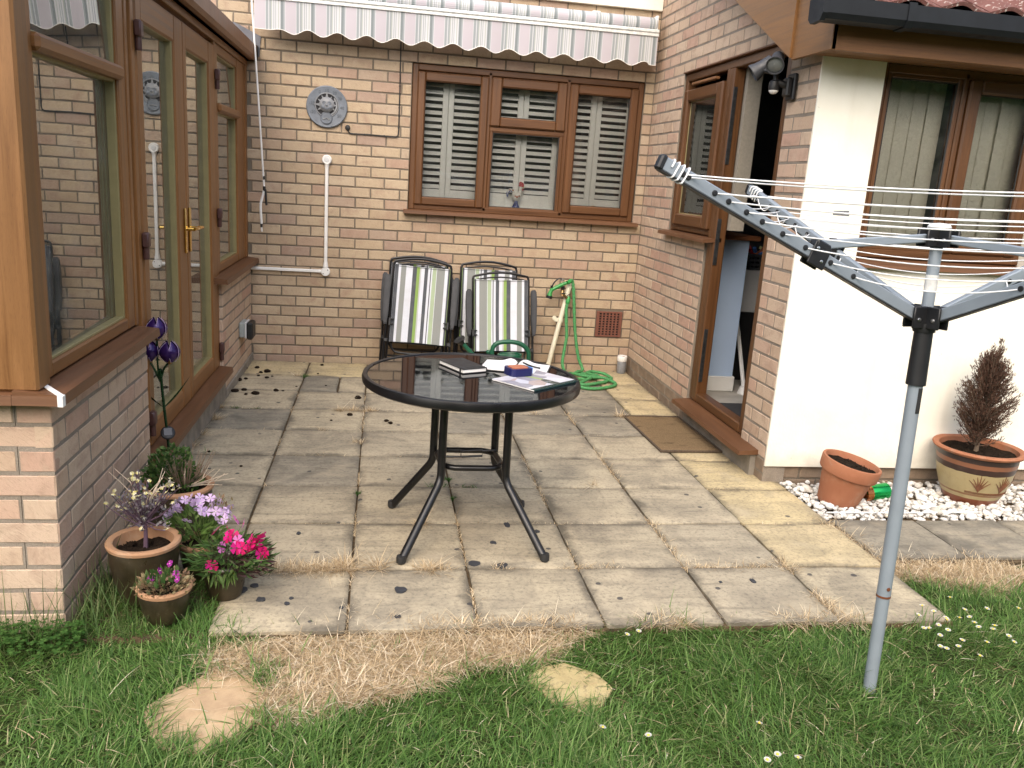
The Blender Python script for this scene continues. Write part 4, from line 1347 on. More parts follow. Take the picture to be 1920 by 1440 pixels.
for k in range(5):
    y = -3.9 + k * .97
    mb.prism([(.01, .022), (-2.6, .97), (-2.6, 1.0), (.01, .052)][::-1], y - .02, y + .02, (Vector((XF + .03, 0, 2.205)), Vector((1, 0, 0)), Vector((0, 0, 1)), Vector((0, 1, 0))))
mb.build('glazing_bar', M['oak_light'], cons)
for k in range(5):
    x1 = -2.875 - k * .2123 * .98; z = 2.245 + k * .075
    mb = MB()
    mb.prism([(x1 - .33, -.11 + .02), (x1, -.05 - .03), (x1 + .01, .055), (x1 - .16, .13), (x1 - .215, .13), (x1 - .33, .10)], 0, .004, (Vector((0, -.006, z)), Vector((1, 0, 0)), Vector((0, 0, 1)), Vector((0, -1, 0))))
    mb.build('lead_flashing', M['lead'], cons)
mb = MB(); mb.hexa([(XF - .32, -.05, 2.325), (XF + .05, -.05, 2.205), (XF + .05, -.005, 2.24), (XF - .32, -.005, 2.36), (XF - .32, -.05, 2.335), (XF + .05, -.05, 2.213), (XF + .05, -.005, 2.25), (XF - .32, -.005, 2.37)])
mb.build('abutment_tile', M['terracotta'], cons)
# inside: floor, far walls
mb = MB(); mb.box(-5.4, XF - .1, -3.78, -.004, .02, .15); mb.build('floor', M['conserv_floor'], cons)
mb = MB(); mb.box(-5.45, -5.4, -3.9, 0, 0, 2.9); mb.build('far_wall', M['skirting'], cons)
mb = MB(); mb.box(-5.4, -3.0, -.012, -.004, .15, 2.18); mb.build('inner_wall', M['room_pale'], cons)
it = empty('indoor_table', (-3.45, -3.35, .15), 'small table under a lace cloth inside the conservatory window', 'table')
mb = MB()
n = 40
top = mb.add([(0, 0, .66)]); rg = []
for (r, z, wv) in ((.30, .66, 0), (.335, .64, .006), (.35, .56, .018), (.36, .46, .03)):
    rg.append(mb.add([((r + wv * math.sin(k * 5 * PI / 10)) * math.cos(2 * PI * k / n), (r + wv * math.sin(k * 5 * PI / 10)) * math.sin(2 * PI * k / n), z + (.012 * math.cos(k * PI / 2) if wv == .03 else 0)) for k in range(n)]))
for k in range(n):
    mb.face([top, rg[0] + k, rg[0] + (k + 1) % n], 0, None, True)
    for a, b in zip(rg, rg[1:]):
        mb.face([a + k, b + k, b + (k + 1) % n, a + (k + 1) % n], 0, None, True)
mb.build('cloth', M['lace'], it)
mb = MB(); mb.lathe([(.16, 0), (.16, .02), (.03, .04), (.03, .62), (.25, .63), (.25, .65)], (0, 0, 0), 24); mb.build('pedestal', M['wood_top'], it)
# ================================================================== awning
aw = empty('awning', (-1.48, -.1, 2.5), 'retracted striped awning with scalloped valance above the kitchen window', 'awning')
AO = aw.location
AX0, AX1, AY = -2.885, -.070, -.205
def ao(x, y, z): return (x - AO[0], y - AO[1], z - AO[2])
mb = MB()
n = 22; seg = 40
for k in range(n):      # rolled canvas
    a0 = 2 * PI * k / n; a1 = 2 * PI * (k + 1) / n
    r = .050
    for i in range(seg):
        xa = AX0 + .03 + (AX1 - AX0 - .04) * i / seg; xb = AX0 + .03 + (AX1 - AX0 - .04) * (i + 1) / seg
        P = [ao(xa, -.135 + r * math.cos(a0), 2.600 + r * math.sin(a0)), ao(xb, -.135 + r * math.cos(a0), 2.600 + r * math.sin(a0)),
             ao(xb, -.135 + r * math.cos(a1), 2.600 + r * math.sin(a1)), ao(xa, -.135 + r * math.cos(a1), 2.600 + r * math.sin(a1))]
        mb.quad(P, 0, [(xa, a0), (xb, a0), (xb, a1), (xa, a1)], True)
mb.build('canvas_roll', M['awning'], aw)
mb = MB(); mb.box(AX0 - AO[0], AX1 - AO[0], AY - .012 - AO[1], AY + .03 - AO[1], 2.536 - AO[2], 2.560 - AO[2], 0, .005)
mb.box(AX0 - AO[0], AX1 - AO[0], AY - .006 - AO[1], AY + .022 - AO[1], 2.512 - AO[2], 2.535 - AO[2], 0, .003)
mb.build('front_bar', M['worn_white'], aw)
mb = MB()
nx = 260; nz = 5
def vx(i): return AX0 + .004 + (AX1 - AX0 - .008) * i / nx
def vz(i):
    x = (AX1 - vx(i))
    s = .018 * math.cos(2 * PI * (x - .09) / .1975)
    if vx(i) < AX0 + .26: s = s * max(0, (vx(i) - AX0 - .1) / .16) - .0 if vx(i) > AX0 + .1 else 0
    if x < .06: s = -.004
    return 2.322 + s
ids = {}
for i in range(nx + 1):
    for j in range(nz + 1):
        z = 2.512 + (vz(i) - 2.512) * j / nz
        y = AY + .004 + .006 * math.sin(vx(i) * 9.1) * (j / nz) + .004 * math.sin(vx(i) * 31 + 1) * (j / nz) ** 2
        ids[i, j] = mb.add([ao(vx(i), y, z)])
for i in range(nx):
    for j in range(nz):
        q = [(i, j + 1), (i + 1, j + 1), (i + 1, j), (i, j)]
        mb.face([ids[p] for p in q], 0, [(vx(p[0]) + .07, p[1] * .04) for p in q], True)
mb.build('valance', M['awning'], aw)
mb = MB(); mb.tube([ao(vx(i), AY + .003 + .006 * math.sin(vx(i) * 9.1) + .004 * math.sin(vx(i) * 31 + 1), vz(i)) for i in range(0, nx + 1, 2)], .0022, 6)
mb.build('valance_hem', M['ceramic_white'], aw)
for x in (AX0 + .012, AX1 - .012):
    mb = MB(); mb.box(x - .010 - AO[0], x + .010 - AO[0], AY + .03 - AO[1], .004 - AO[1], 2.53 - AO[2], 2.66 - AO[2], 0, .004)
    mb.build('end_plate', M['white_plastic'], aw)
for x in (-2.5, -1.5, -.5):
    mb = MB(); mb.box(x - .03 - AO[0], x + .03 - AO[0], -.03 - AO[1], .004 - AO[1], 2.5 - AO[2], 2.68 - AO[2], 0, .004); mb.build('wall_bracket', M['white_plastic'], aw)
for s in (0, 1):
    mb = MB(); x0 = AX0 + .15 if s == 0 else AX1 - .15; x1 = -1.5
    mb.bar(ao(x0, AY + .05, 2.545), ao(x1, -.07, 2.545), .03, .045, bev=.006); mb.build('folding_arm', M['white_plastic'], aw)
# crank rod
cr = empty('awning_crank', (-2.88, -.21, 2.47), 'thin white awning crank rod hanging down the brick wall', 'crank')
def co(x, z, y=-.2): return (x + 2.88, y + .21, z - 2.47)
mb = MB(); mb.tube([co(-2.897, 2.50), co(-2.862, 1.95), co(-2.822, 1.285)], .0065, 8); mb.build('rod', M['white_plastic'], cr)
mb = MB(); mb.tube([co(-2.824, 1.36), co(-2.823, 1.335)], .0075, 8); mb.tube([co(-2.821, 1.29), co(-2.82, 1.255)], .010, 8); mb.tube([co(-2.814, 1.27), co(-2.806, 1.16)], .008, 8); mb.tube([co(-2.842, 1.03), co(-2.841, 1.005)], .008, 8); mb.build('joint', M['black_plastic'], cr)
mb = MB(); mb.tube(smooth_path([co(-2.822, 1.262), co(-2.834, 1.215), co(-2.846, 1.165), co(-2.845, 1.10), co(-2.841, 1.03)], 5), .009, 8); mb.tube([co(-2.841, 1.006), co(-2.839, .975)], .006, 8); mb.build('handle', M['white_plastic'], cr)
# ================================================================== things fixed to the walls
# sun-face thermometer plaque
pl = empty('sun_plaque', (-2.41, -.002, 1.867), 'round slate grey sun face thermometer plaque on the brick wall', 'wall plaque')
AX_ = Matrix(((1, 0, 0), (0, 0, -1), (0, 1, 0)))          # lathe axis out of the wall (towards -Y)
def face_frame(): return (Vector((0, 0, 0)), Vector((1, 0, 0)), Vector((0, 0, 1)), Vector((0, -1, 0)))
mb = MB(); mb.lathe([(.135, 0), (.143, .004), (.145, .010), (.143, .016), (.137, .019), (.128, .0165), (.0, .0165)], (0, 0, 0), 56, 0, AX_); mb.build('disc', M['slate_plaque'], pl)
mb = MB()
pts = [(.084 * math.cos(a), .012 + .084 * math.sin(a)) for a in [2 * PI * k / 48 for k in range(48)]]
mb.prism(pts, .0166, .0176, face_frame()); mb.build('cut_out', M['plaque_dark'], pl)
mb = MB()
mb.tube([Vector((.081 * math.cos(a), -.0185, .012 + .081 * math.sin(a))) for a in [2 * PI * k / 48 for k in range(48)]], .004, 8, closed=True)
for k in range(12):        # rays
    a = PI / 2 + k * PI / 6
    if math.sin(a) < -.55: continue
    big = k % 3 == 0
    L = .098 if big else .077
    w = .24 if big else .2
    if -1.0 < math.cos(a) and math.cos(a) > .35: L = .07
    p0 = (.045 * math.cos(a - w), .012 + .045 * math.sin(a - w)); p1 = (.045 * math.cos(a + w), .012 + .045 * math.sin(a + w)); p2 = (L * math.cos(a), .012 + L * math.sin(a))
    mb.prism([p0, p2, p1], .0178, .024, face_frame())
cres = [(.074 * math.cos(a), .012 + .074 * math.sin(a)) for a in [-1.2 + 2.0 * k / 14 for k in range(15)]] + [(.012 + .052 * math.cos(a), .012 + .06 * math.sin(a)) for a in [.8 - 2.0 * k / 14 for k in range(15)]]
mb.prism(cres, .0178, .023, face_frame())
mb.build('rays', M['plaque_relief'], pl)
mb = MB()
mb.lathe([(.052, 0), (.053, .006), (.048, .013), (.034, .021), (.015, .025), (.0, .026)], (0, -.0178, .014), 32, 0, AX_)
mb.build('face', M['plaque_relief'], pl)
mb = MB()
for s in (-1, 1):
    mb.lathe([(.013, 0), (.011, .005), (.0, .007)], (s * .018, -.0372, .022), 16, 0, AX_)
    mb.lathe([(.016, 0), (.013, .007), (0, .010)], (s * .024, -.034, .0), 16, 0, AX_)
    mb.tube(arc((s * .018, -.045, .020), .014, .3, PI - .3, 8), .002, 6)
mb.lathe([(.008, 0), (.008, .006), (.0, .010)], (0, -.041, .010), 12, 0, AX_)
mb.tube(arc((0, -.041, .002), .014, PI + .4, 2 * PI - .4, 8), .003, 6); mb.tube(arc((0, -.040, .0), .018, PI + .5, 2 * PI - .5, 8), .0028, 6)
mb.build('features', M['slate_plaque'], pl)
mb = MB(); mb.lathe([(.042, .0), (.042, .006), (.039, .008), (.036, .005), (0, .005)], (-.002, -.0176, -.076), 32, 0, AX_); mb.build('dial', M['slate_plaque'], pl)
mb = MB(); mb.bar((-.026, -.026, -.086), (-.002, -.026, -.077), .004, .002, (0, 1, 0)); mb.bar((-.002, -.026, -.077), (.026, -.026, -.087), .004, .002, (0, 1, 0)); mb.build('needle', M['steel'], pl)
def text(parent, body, size, loc, rot, mat, name='numeral', ext=.0008):
    cu = bpy.data.curves.new(name, 'FONT')
    cu.body = body; cu.size = size; cu.align_x = 'CENTER'; cu.align_y = 'CENTER'; cu.extrude = ext; cu.resolution_u = 2
    tmp = bpy.data.objects.new('tmp', cu); C.objects.link(tmp)
    dg = bpy.context.evaluated_depsgraph_get()
    me = bpy.data.meshes.new_from_object(tmp.evaluated_get(dg))
    bpy.data.objects.remove(tmp)
    me.materials.clear(); me.materials.append(mat)
    return inst(name, me, parent, loc, rot)
for body, deg in (('-20', 205), ('-10', 172), ('0', 118), ('10', 90), ('20', 60), ('30', 32), ('40', -3), ('50', -35)):
    a = math.radians(deg)
    text(pl, body, .030, (.107 * math.cos(a), -.0175, .107 * math.sin(a) + .003), (PI / 2, 0, 0), M['plaque_ink'])
# sensor and its cable
sc = empty('sensor_cable', (-2.26, -.01, 1.73), 'black cable running from the awning to a small round sensor', 'cable')
mb = MB(); mb.lathe([(.018, 0), (.019, .006), (.015, .016), (.0, .018)], (-.002, .008, .006), 20, 0, AX_); mb.build('sensor', M['black_plastic'], sc)
mb = MB()
mb.tube(smooth_path([(-.002, -.004, -.008), (.008, .002, -.026), (.035, .002, -.034), (.15, .003, -.032), (.32, .003, -.036), (.352, .003, -.03), (.362, .003, -.005), (.363, .003, .1), (.362, .003, .35), (.360, .003, .62)], 6), .0045, 8)
mb.build('lead', M['black_plastic'], sc)
for x, z in ((.12, -.033), (.26, -.034), (.362, .03), (.363, .17), (.362, .32)):
    mb = MB(); mb.lathe([(.007, 0), (.006, .006), (0, .008)], (x, .006, z), 10, 0, AX_); mb.build('clip', M['black_plastic'], sc)
# white conduit
cd = empty('cable_conduit', (-2.405, -.012, .695), 'white plastic conduit run with round junction boxes on the brick wall', 'conduit')
mb = MB(); mb.box(-.54, -.035, -.012, .012, -.014, .008, 0, .004); mb.box(-.012, .012, -.012, .012, .035, .78, 0, .004); mb.build('trunking', M['white_plastic'], cd)
mb = MB(); mb.lathe([(.033, -.012), (.033, .014), (.030, .018), (.0, .019)], (0, 0, -.004), 24, 0, AX_)
mb.tube([(-.05, 0, -.004), (-.028, 0, -.004)], .014, 10); mb.tube([(0, 0, .03), (0, 0, .07)], [.02, .014], 10); mb.build('junction_box', M['white_plastic'], cd)
mb = MB(); mb.lathe([(.004, 0), (.004, .003), (0, .003)], (-.016, -.018, -.017), 8, 0, AX_); mb.lathe([(.004, 0), (.004, .003), (0, .003)], (.016, -.018, .01), 8, 0, AX_); mb.build('screw', M['dark_steel'], cd)
mb = MB(); mb.lathe([(.034, -.012), (.034, .016), (.029, .021), (.020, .018), (0, .018)], (0, 0, .807), 28, 0, AX_); mb.tube([(0, 0, .745), (0, 0, .78)], [.013, .02], 10); mb.build('junction_box', M['white_plastic'], cd)
mb = MB(); mb.lathe([(.019, .0185), (.017, .023), (0, .024)], (0, 0, .807), 20, 0, AX_); mb.build('sensor_lens', M['appliance'], cd)
# air brick
vt = empty('air_brick', (-.1855, -.003, .378), 'square terracotta air vent grille set in the brick wall', 'air vent')
mb = MB()
W2, H2 = .105, .102
ring(mb, -W2, W2, -H2, H2, .024, .024, .014, .014, -.008, .03, 'y', 0, .002)
nx_, nz_ = 6, 9
cw = (2 * W2 - .048) / (nx_ * 2.3 - 1); chh = (2 * H2 - .028) / (nz_ * 2.7 - 1)
for i in range(nx_ - 1):
    x = -W2 + .024 + cw * (2.3 * i + 1.3); mb.box(x, x + cw, -.0065, .003, -H2 + .013, H2 - .013)
for j in range(nz_ - 1):
    z = -H2 + .014 + chh * (2.7 * j + 1.7); mb.box(-W2 + .023, W2 - .023, -.0058, .0025, z, z + chh)
mb.build('grille', M['vent'], vt)
mb = MB(); mb.box(-W2 + .02, W2 - .02, .0036, .006, -H2 + .012, H2 - .012); mb.build('hole_shade', M['hole_shade'], vt)  # solid black plate, paints the shade inside the grille holes
# floodlight on the pier
fl = empty('flood_light', (-.002, -2.292, 1.985), 'black twin spot security light with motion sensor on the brick pier', 'security light')
mb = MB(); mb.box(-.02, .0, -.042, .036, -.065, .06, 0, .012); mb.box(-.048, -.018, -.03, .024, -.05, .04, 0, .012); mb.build('back_box', M['black_plastic'], fl)
mb = MB(); mb.tube(smooth_path([(-.03, -.005, .0), (-.07, .0, .01), (-.095, .01, .02)], 5), .016, 10); mb.tube([(-.095, .005, .01), (-.098, .005, .075)], .013, 10); mb.lathe([(.024, -.012), (.027, .0), (.024, .03), (.01, .04)], (-.098, .01, -.012), 16); mb.build('arm', M['black_plastic'], fl)
mb = MB(); mb.lathe([(.0, -.022), (.014, -.019), (.023, -.008), (.025, .004)], (-.098, .01, -.020), 16); mb.build('motion_sensor', M['white_plastic'], fl)
def spot(c, d):
    d = Vector(d).normalized()
    q = d.to_track_quat('Z', 'Y').to_matrix()
    mb = MB(); mb.lathe([(.0, -.085), (.022, -.085), (.031, -.078), (.033, -.03), (.036, -.005), (.044, .022), (.044, .030), (.040, .030), (.038, .012), (.0, .010)], c, 28, 0, q)
    o = mb.build('lamp_head', M['lamp_grey'], fl)
    mb = MB(); mb.lathe([(.039, .018), (.034, .022), (0, .025)], c, 24, 0, q); mb.build('lamp_lens', M['lamp_lens'], o)
    mb = MB(); mb.lathe([(.037, .0125), (.0, .0126)], c, 20, 0, q); mb.build('reflector', M['socket_grey'], o)
spot((-.125, -.035, .095), (-.45, -.75, -.48)); spot((-.16, .085, .075), (-.75, .25, -.6))
mb = MB(); mb.tube([(-.098, .0, .07), (-.12, -.02, .085)], .012, 8); mb.tube([(-.098, .01, .06), (-.14, .06, .072)], .012, 8); mb.build('knuckle', M['black_plastic'], fl)
# outdoor socket on the rear pier
so = empty('outdoor_socket', (XB, -.50, .33), 'grey weatherproof outdoor socket box on the low brick pier', 'socket')
mb = MB(); mb.box(.0, .038, -.075, .075, -.055, .05, 0, .008); mb.build('back_box', M['socket_grey'], so)
mb = MB(); mb.box(.039, .05, -.077, .077, -.057, .052, 0, .004); mb.build('gasket', M['appliance'], so)
mb = MB(); mb.box(.0505, .092, -.074, .074, -.068, .05, 0, .016); mb.build('cover', M['black_plastic'], so)
mb = MB(); mb.lathe([(.013, 0), (.013, .003), (.010, .003), (.010, .001), (0, .001)], (.02, -.0755, -.005), 16, 0, AX_); mb.build('knockout', M['socket_grey'], so)
# rooster and brass ornament on the inner window sill
rs = empty('rooster_figurine', (-.985, .082, 1.2385), 'painted ceramic rooster figurine standing on the kitchen window sill', 'figurine')
mb = MB(); mb.lathe([(.030, 0), (.031, .008), (.020, .028), (.013, .045), (.014, .058)], (0, 0, 0), 20); mb.build('base', M['ceramic_blue'], rs)
mb = MB(); mb.lathe([(.0, -.034), (.02, -.03), (.034, -.012), (.038, .006), (.030, .022), (.014, .032), (0, .034)], (0, 0, .086), 20)
mb.tube(smooth_path([(.012, 0, .09), (.026, 0, .12), (.026, 0, .145), (.032, 0, .160)], 4), [.026, .024, .021, .019, .017, .015, .014, .014, .014, .015, .016, .016, .014], 12)
mb.build('body', M['ceramic_white'], rs)
mb = MB(); mb.prism([(.012, .165), (.05, .160), (.054, .178), (.046, .192), (.036, .196), (.026, .200), (.016, .192)], -.006, .006, (Vector((0, 0, 0)), Vector((1, 0, 0)), Vector((0, 0, 1)), Vector((0, -1, 0))))
mb.prism([(.040, .150), (.050, .152), (.052, .136), (.044, .134)], -.005, .005, (Vector((0, 0, 0)), Vector((1, 0, 0)), Vector((0, 0, 1)), Vector((0, -1, 0)))); mb.build('comb', M['ceramic_red'], rs)
mb = MB(); mb.prism([(.046, .163), (.064, .155), (.046, .152)][::-1], -.005, .005, (Vector((0, 0, 0)), Vector((1, 0, 0)), Vector((0, 0, 1)), Vector((0, -1, 0)))); mb.build('beak', M['petal_yellow'], rs)
tl = [(-.012, .075), (-.03, .095), (-.036, .118), (-.046, .128), (-.058, .122), (-.066, .105), (-.07, .08), (-.076, .09), (-.076, .118), (-.064, .140), (-.046, .146), (-.028, .136), (-.012, .112), (.0, .10)]
mb = MB(); mb.prism(tl[::-1], -.010, .010, (Vector((0, 0, 0)), Vector((1, 0, 0)), Vector((0, 0, 1)), Vector((0, -1, 0)))); mb.build('tail', M['ceramic_white'], rs)
mb = MB()
for (x, z, r) in ((-.03, .132, .007), (-.055, .133, .006), (.0, .085, .009), (.016, .092, .007), (-.014, .09, .006)):
    mb.lathe([(r, 0), (r * .7, .003), (0, .004)], (x, -.036 if x > -.02 else -.010, z), 10, 0, AX_)
mb.build('painted_flower', M['tape_orange'], rs)
mb = MB(); mb.tube([Vector((x, -.011, z)) for x, z in tl[2:9]], .0035, 6); mb.build('tail_edge', M['ceramic_blue'], rs)
br = empty('brass_ornament', (-.375, .082, 1.2385), 'small round brass ornament in the right window corner', 'ornament')
mb = MB(); mb.lathe([(.03, .0), (.03, .012), (.034, .03), (.028, .045), (.012, .054), (0, .056)], (0, 0, 0), 20); mb.build('dome', M['brass'], br)
# ================================================================== table
TX, TY, TZ = -1.622, -3.150, .668
TR = .437
tb = empty('garden_table', (TX, TY, 0), 'round black garden table with dark glass top', 'table')
mb = MB(); mb.lathe([(TR - .02, TZ - .030), (TR - .006, TZ - .034), (TR + .001, TZ - .028), (TR + .003, TZ - .012), (TR - .001, TZ + .002), (TR - .010, TZ + .005), (TR - .018, TZ + .002), (TR - .02, TZ - .006)], (0, 0, 0), 96); mb.build('rim', M['black_metal'], tb)
mb = MB(); mb.lathe([(TR - .0195, TZ - .007), (TR - .0195, TZ - .001), (.0, TZ - .001)], (0, 0, 0), 96); mb.build('glass_top', M['table_glass'], tb)
mb = MB(); mb.tube([(.185 * math.cos(a), .185 * math.sin(a), TZ - .045) for a in [2 * PI * k / 48 for k in range(48)]], .011, 8, closed=True); mb.build('support_ring', M['black_metal'], tb)
leg_top = [(-.117, -.120), (.144, -.120), (-.134, .120), (.128, .120)]
feet = [(-.270, -.325), (.289, -.312), (-.299, .228), (.280, .235)]
for (tx, ty), (fx, fy) in zip(leg_top, feet):
    mb = MB()
    P_ = [(tx * .98, ty * .98, TZ - .034), (tx, ty, .345)] + [(tx + (fx - tx) * f_, ty + (fy - ty) * f_, z_) for f_, z_ in ((.0, .290), (.01, .275), (.04, .258), (.09, .240), (1.0, .012))]
    mb.tube(P_, .0165, 12)
    lg = mb.build('leg', M['black_metal'], tb)
    mb = MB(); mb.lathe([(.0, -.012), (.012, -.011), (.0185, -.004), (.019, .012), (.0175, .022)], (fx, fy, .012), 14); mb.build('foot', M['rubber'], lg)
def loop(zc, mbx):
    k = .94
    c = [(x * k, y * k) for x, y in leg_top]
    P = [(c[0][0], c[0][1]), (c[1][0], c[1][1]), (c[3][0], c[3][1]), (c[2][0], c[2][1])]
    pts = []
    for i in range(4):
        a = Vector(P[i]); b = Vector(P[(i + 1) % 4]); p = Vector(P[i - 1])
        pts += [a + (p - a).normalized() * .05, a + (p - a).normalized() * .018 + (b - a).normalized() * .018, a + (b - a).normalized() * .05]
        pts += [(a * 2 + b) / 3, (a + b * 2) / 3]
    mbx.tube([(q.x, q.y, zc) for q in pts], .0125, 10, closed=True)
mb = MB(); loop(.313, mb); mb.build('stretcher_ring', M['black_metal'], tb)
mb = MB(); mb.tube([(-.11, -.01, .325), (-.03, -.01, .325), (-.03, -.01, .35), (.06, .0, .353), (.06, .0, .327), (-.028, -.01, .325)], .005, 8); mb.tube([(.06, 0, .349), (.12, .005, .352)], .005, 8); mb.build('parasol_holder', M['black_metal'], tb)
for (x, y) in leg_top:
    mb = MB(); mb.lathe([(.0, -.02), (.007, -.018), (.009, -.01), (.007, .0)], (x * 1.02, y, .333), 10, 0, AX_); mb.build('bolt', M['black_metal'], tb)
ZT = TZ + .0005
# closed notebook
def flat_frame(p0, p1, p3):
    """local frame on the table: origin p0, x to p1, y to p3 (2d points)"""
    o = Vector((*p0, 0)); ex = Vector((p1[0] - p0[0], p1[1] - p0[1], 0)); ey = Vector((p3[0] - p0[0], p3[1] - p0[1], 0))
    return o, ex, ey
nb = empty('closed_notebook', (-1.650, -3.015, ZT), 'closed black notebook with elastic band lying on the table', 'notebook', rot=(0, 0, math.radians(-64)))
NW, ND = .200, .118
mb = MB(); mb.box(-NW / 2 + .004, NW / 2 - .003, -ND / 2 + .004, ND / 2 - .003, .0025, .0165, 0, .001); mb.build('pages', M['paper'], nb)
mb = MB(); mb.box(-NW / 2, NW / 2, -ND / 2, ND / 2, .0, .0024, 0, .001); mb.box(-NW / 2, NW / 2, -ND / 2, ND / 2, .0166, .0192, 0, .001); mb.box(-NW / 2, NW / 2, ND / 2 - .0028, ND / 2, .002, .017); mb.build('cover', M['book_black'], nb)
mb = MB(); mb.box(.075, .080, -ND / 2 - .001, ND / 2 + .001, -.0002, .0200); mb.build('elastic', M['rubber'], nb)
# open notebook
ob = empty('open_notebook', (-1.420, -2.985, ZT), 'open notebook with blank white pages on the table', 'notebook', rot=(0, 0, math.radians(-17)))
mb = MB()
n = 14
for s in (-1, 1):
    prv = None
    for k in range(n + 1):
        u = k / n
        x = s * (.004 + .135 * u)
        z = .008 + .012 * math.exp(-((u - .22) / .2) ** 2) - .004 * u - (.008 * math.exp(-(u / .05) ** 2))
        cur = mb.add([(x, -.095, z), (x, .095, z), (x, -.095, .0032), (x, .095, .0032)])
        if prv is not None:
            q = [prv, cur] if s > 0 else [cur, prv]
            mb.face([q[0], q[1], q[1] + 1, q[0] + 1], 0, None, True)
            mb.face([q[0] + 2, q[1] + 2, q[1], q[0]]); mb.face([q[0] + 1, q[1] + 1, q[1] + 3, q[0] + 3])
        prv = cur
    mb.face([prv, prv + 2, prv + 3, prv + 1] if s > 0 else [prv, prv + 1, prv + 3, prv + 2])
mb.build('pages', M['paper'], ob)
mb = MB(); mb.box(-.145, .145, -.1, .1, 0, .003, 0, .001); mb.build('cover', M['book_black'], ob)
mb = MB(); mb.tube(smooth_path([(.03, .02, .0215), (.07, -.02, .0185), (.11, -.03, .015)], 5), .004, 8); mb.build('pen', M['black_plastic'], ob)
# tape measure
tm = empty('tape_measure', (-1.432, -3.135, ZT + .0065), 'blue and orange tape measure lying on the magazine', 'tape measure', rot=(0, 0, math.radians(20)))
poly = []
for (cx, cy, r, a0, a1) in ((.030, .026, .012, 0, PI / 2), (-.024, .018, .022, PI / 2, PI), (-.024, -.014, .020, PI, 1.5 * PI), (.032, -.024, .010, 1.5 * PI, 2 * PI)):
    poly += [(cx + r * math.cos(a0 + (a1 - a0) * k / 6), cy + r * math.sin(a0 + (a1 - a0) * k / 6)) for k in range(7)]
poly = [(x * 1.12, y * 1.15) for x, y in poly]
mb = MB(); mb.prism(poly, 0, .030); mb.build('case', M['tape_blue'], tm)
mb = MB(); mb.prism([(x * .74 - .002, y * .70) for x, y in poly], .0302, .0335); mb.build('grip', M['tape_orange'], tm)
mb = MB(); mb.box(.0475, .058, -.02, .012, .004, .030, 0, .003); mb.build('nose', M['tape_light'], tm)
# magazine
mg = empty('magazine', (-1.373, -3.215, ZT), 'glossy garden magazine with photo cover at the table edge', 'magazine', rot=(0, 0, math.radians(40)))
mb = MB(); mb.box(-.140, .140, -.110, .110, .0, .0048, 0, .001); mb.build('pages', M['paper'], mg)
mb = MB(); mb.quad([(-.141, -.111, .0058), (.141, -.111, .0058), (.141, .111, .0055), (-.141, .111, .0055)], 0); mb.quad([(-.141, -.1112, .0), (.141, -.1112, .0), (.141, -.1112, .0058), (-.141, -.1112, .0058)], 0, [(0, 0), (1, 0), (1, .05), (0, .05)])
mb.build('cover', M['magazine'], mg)

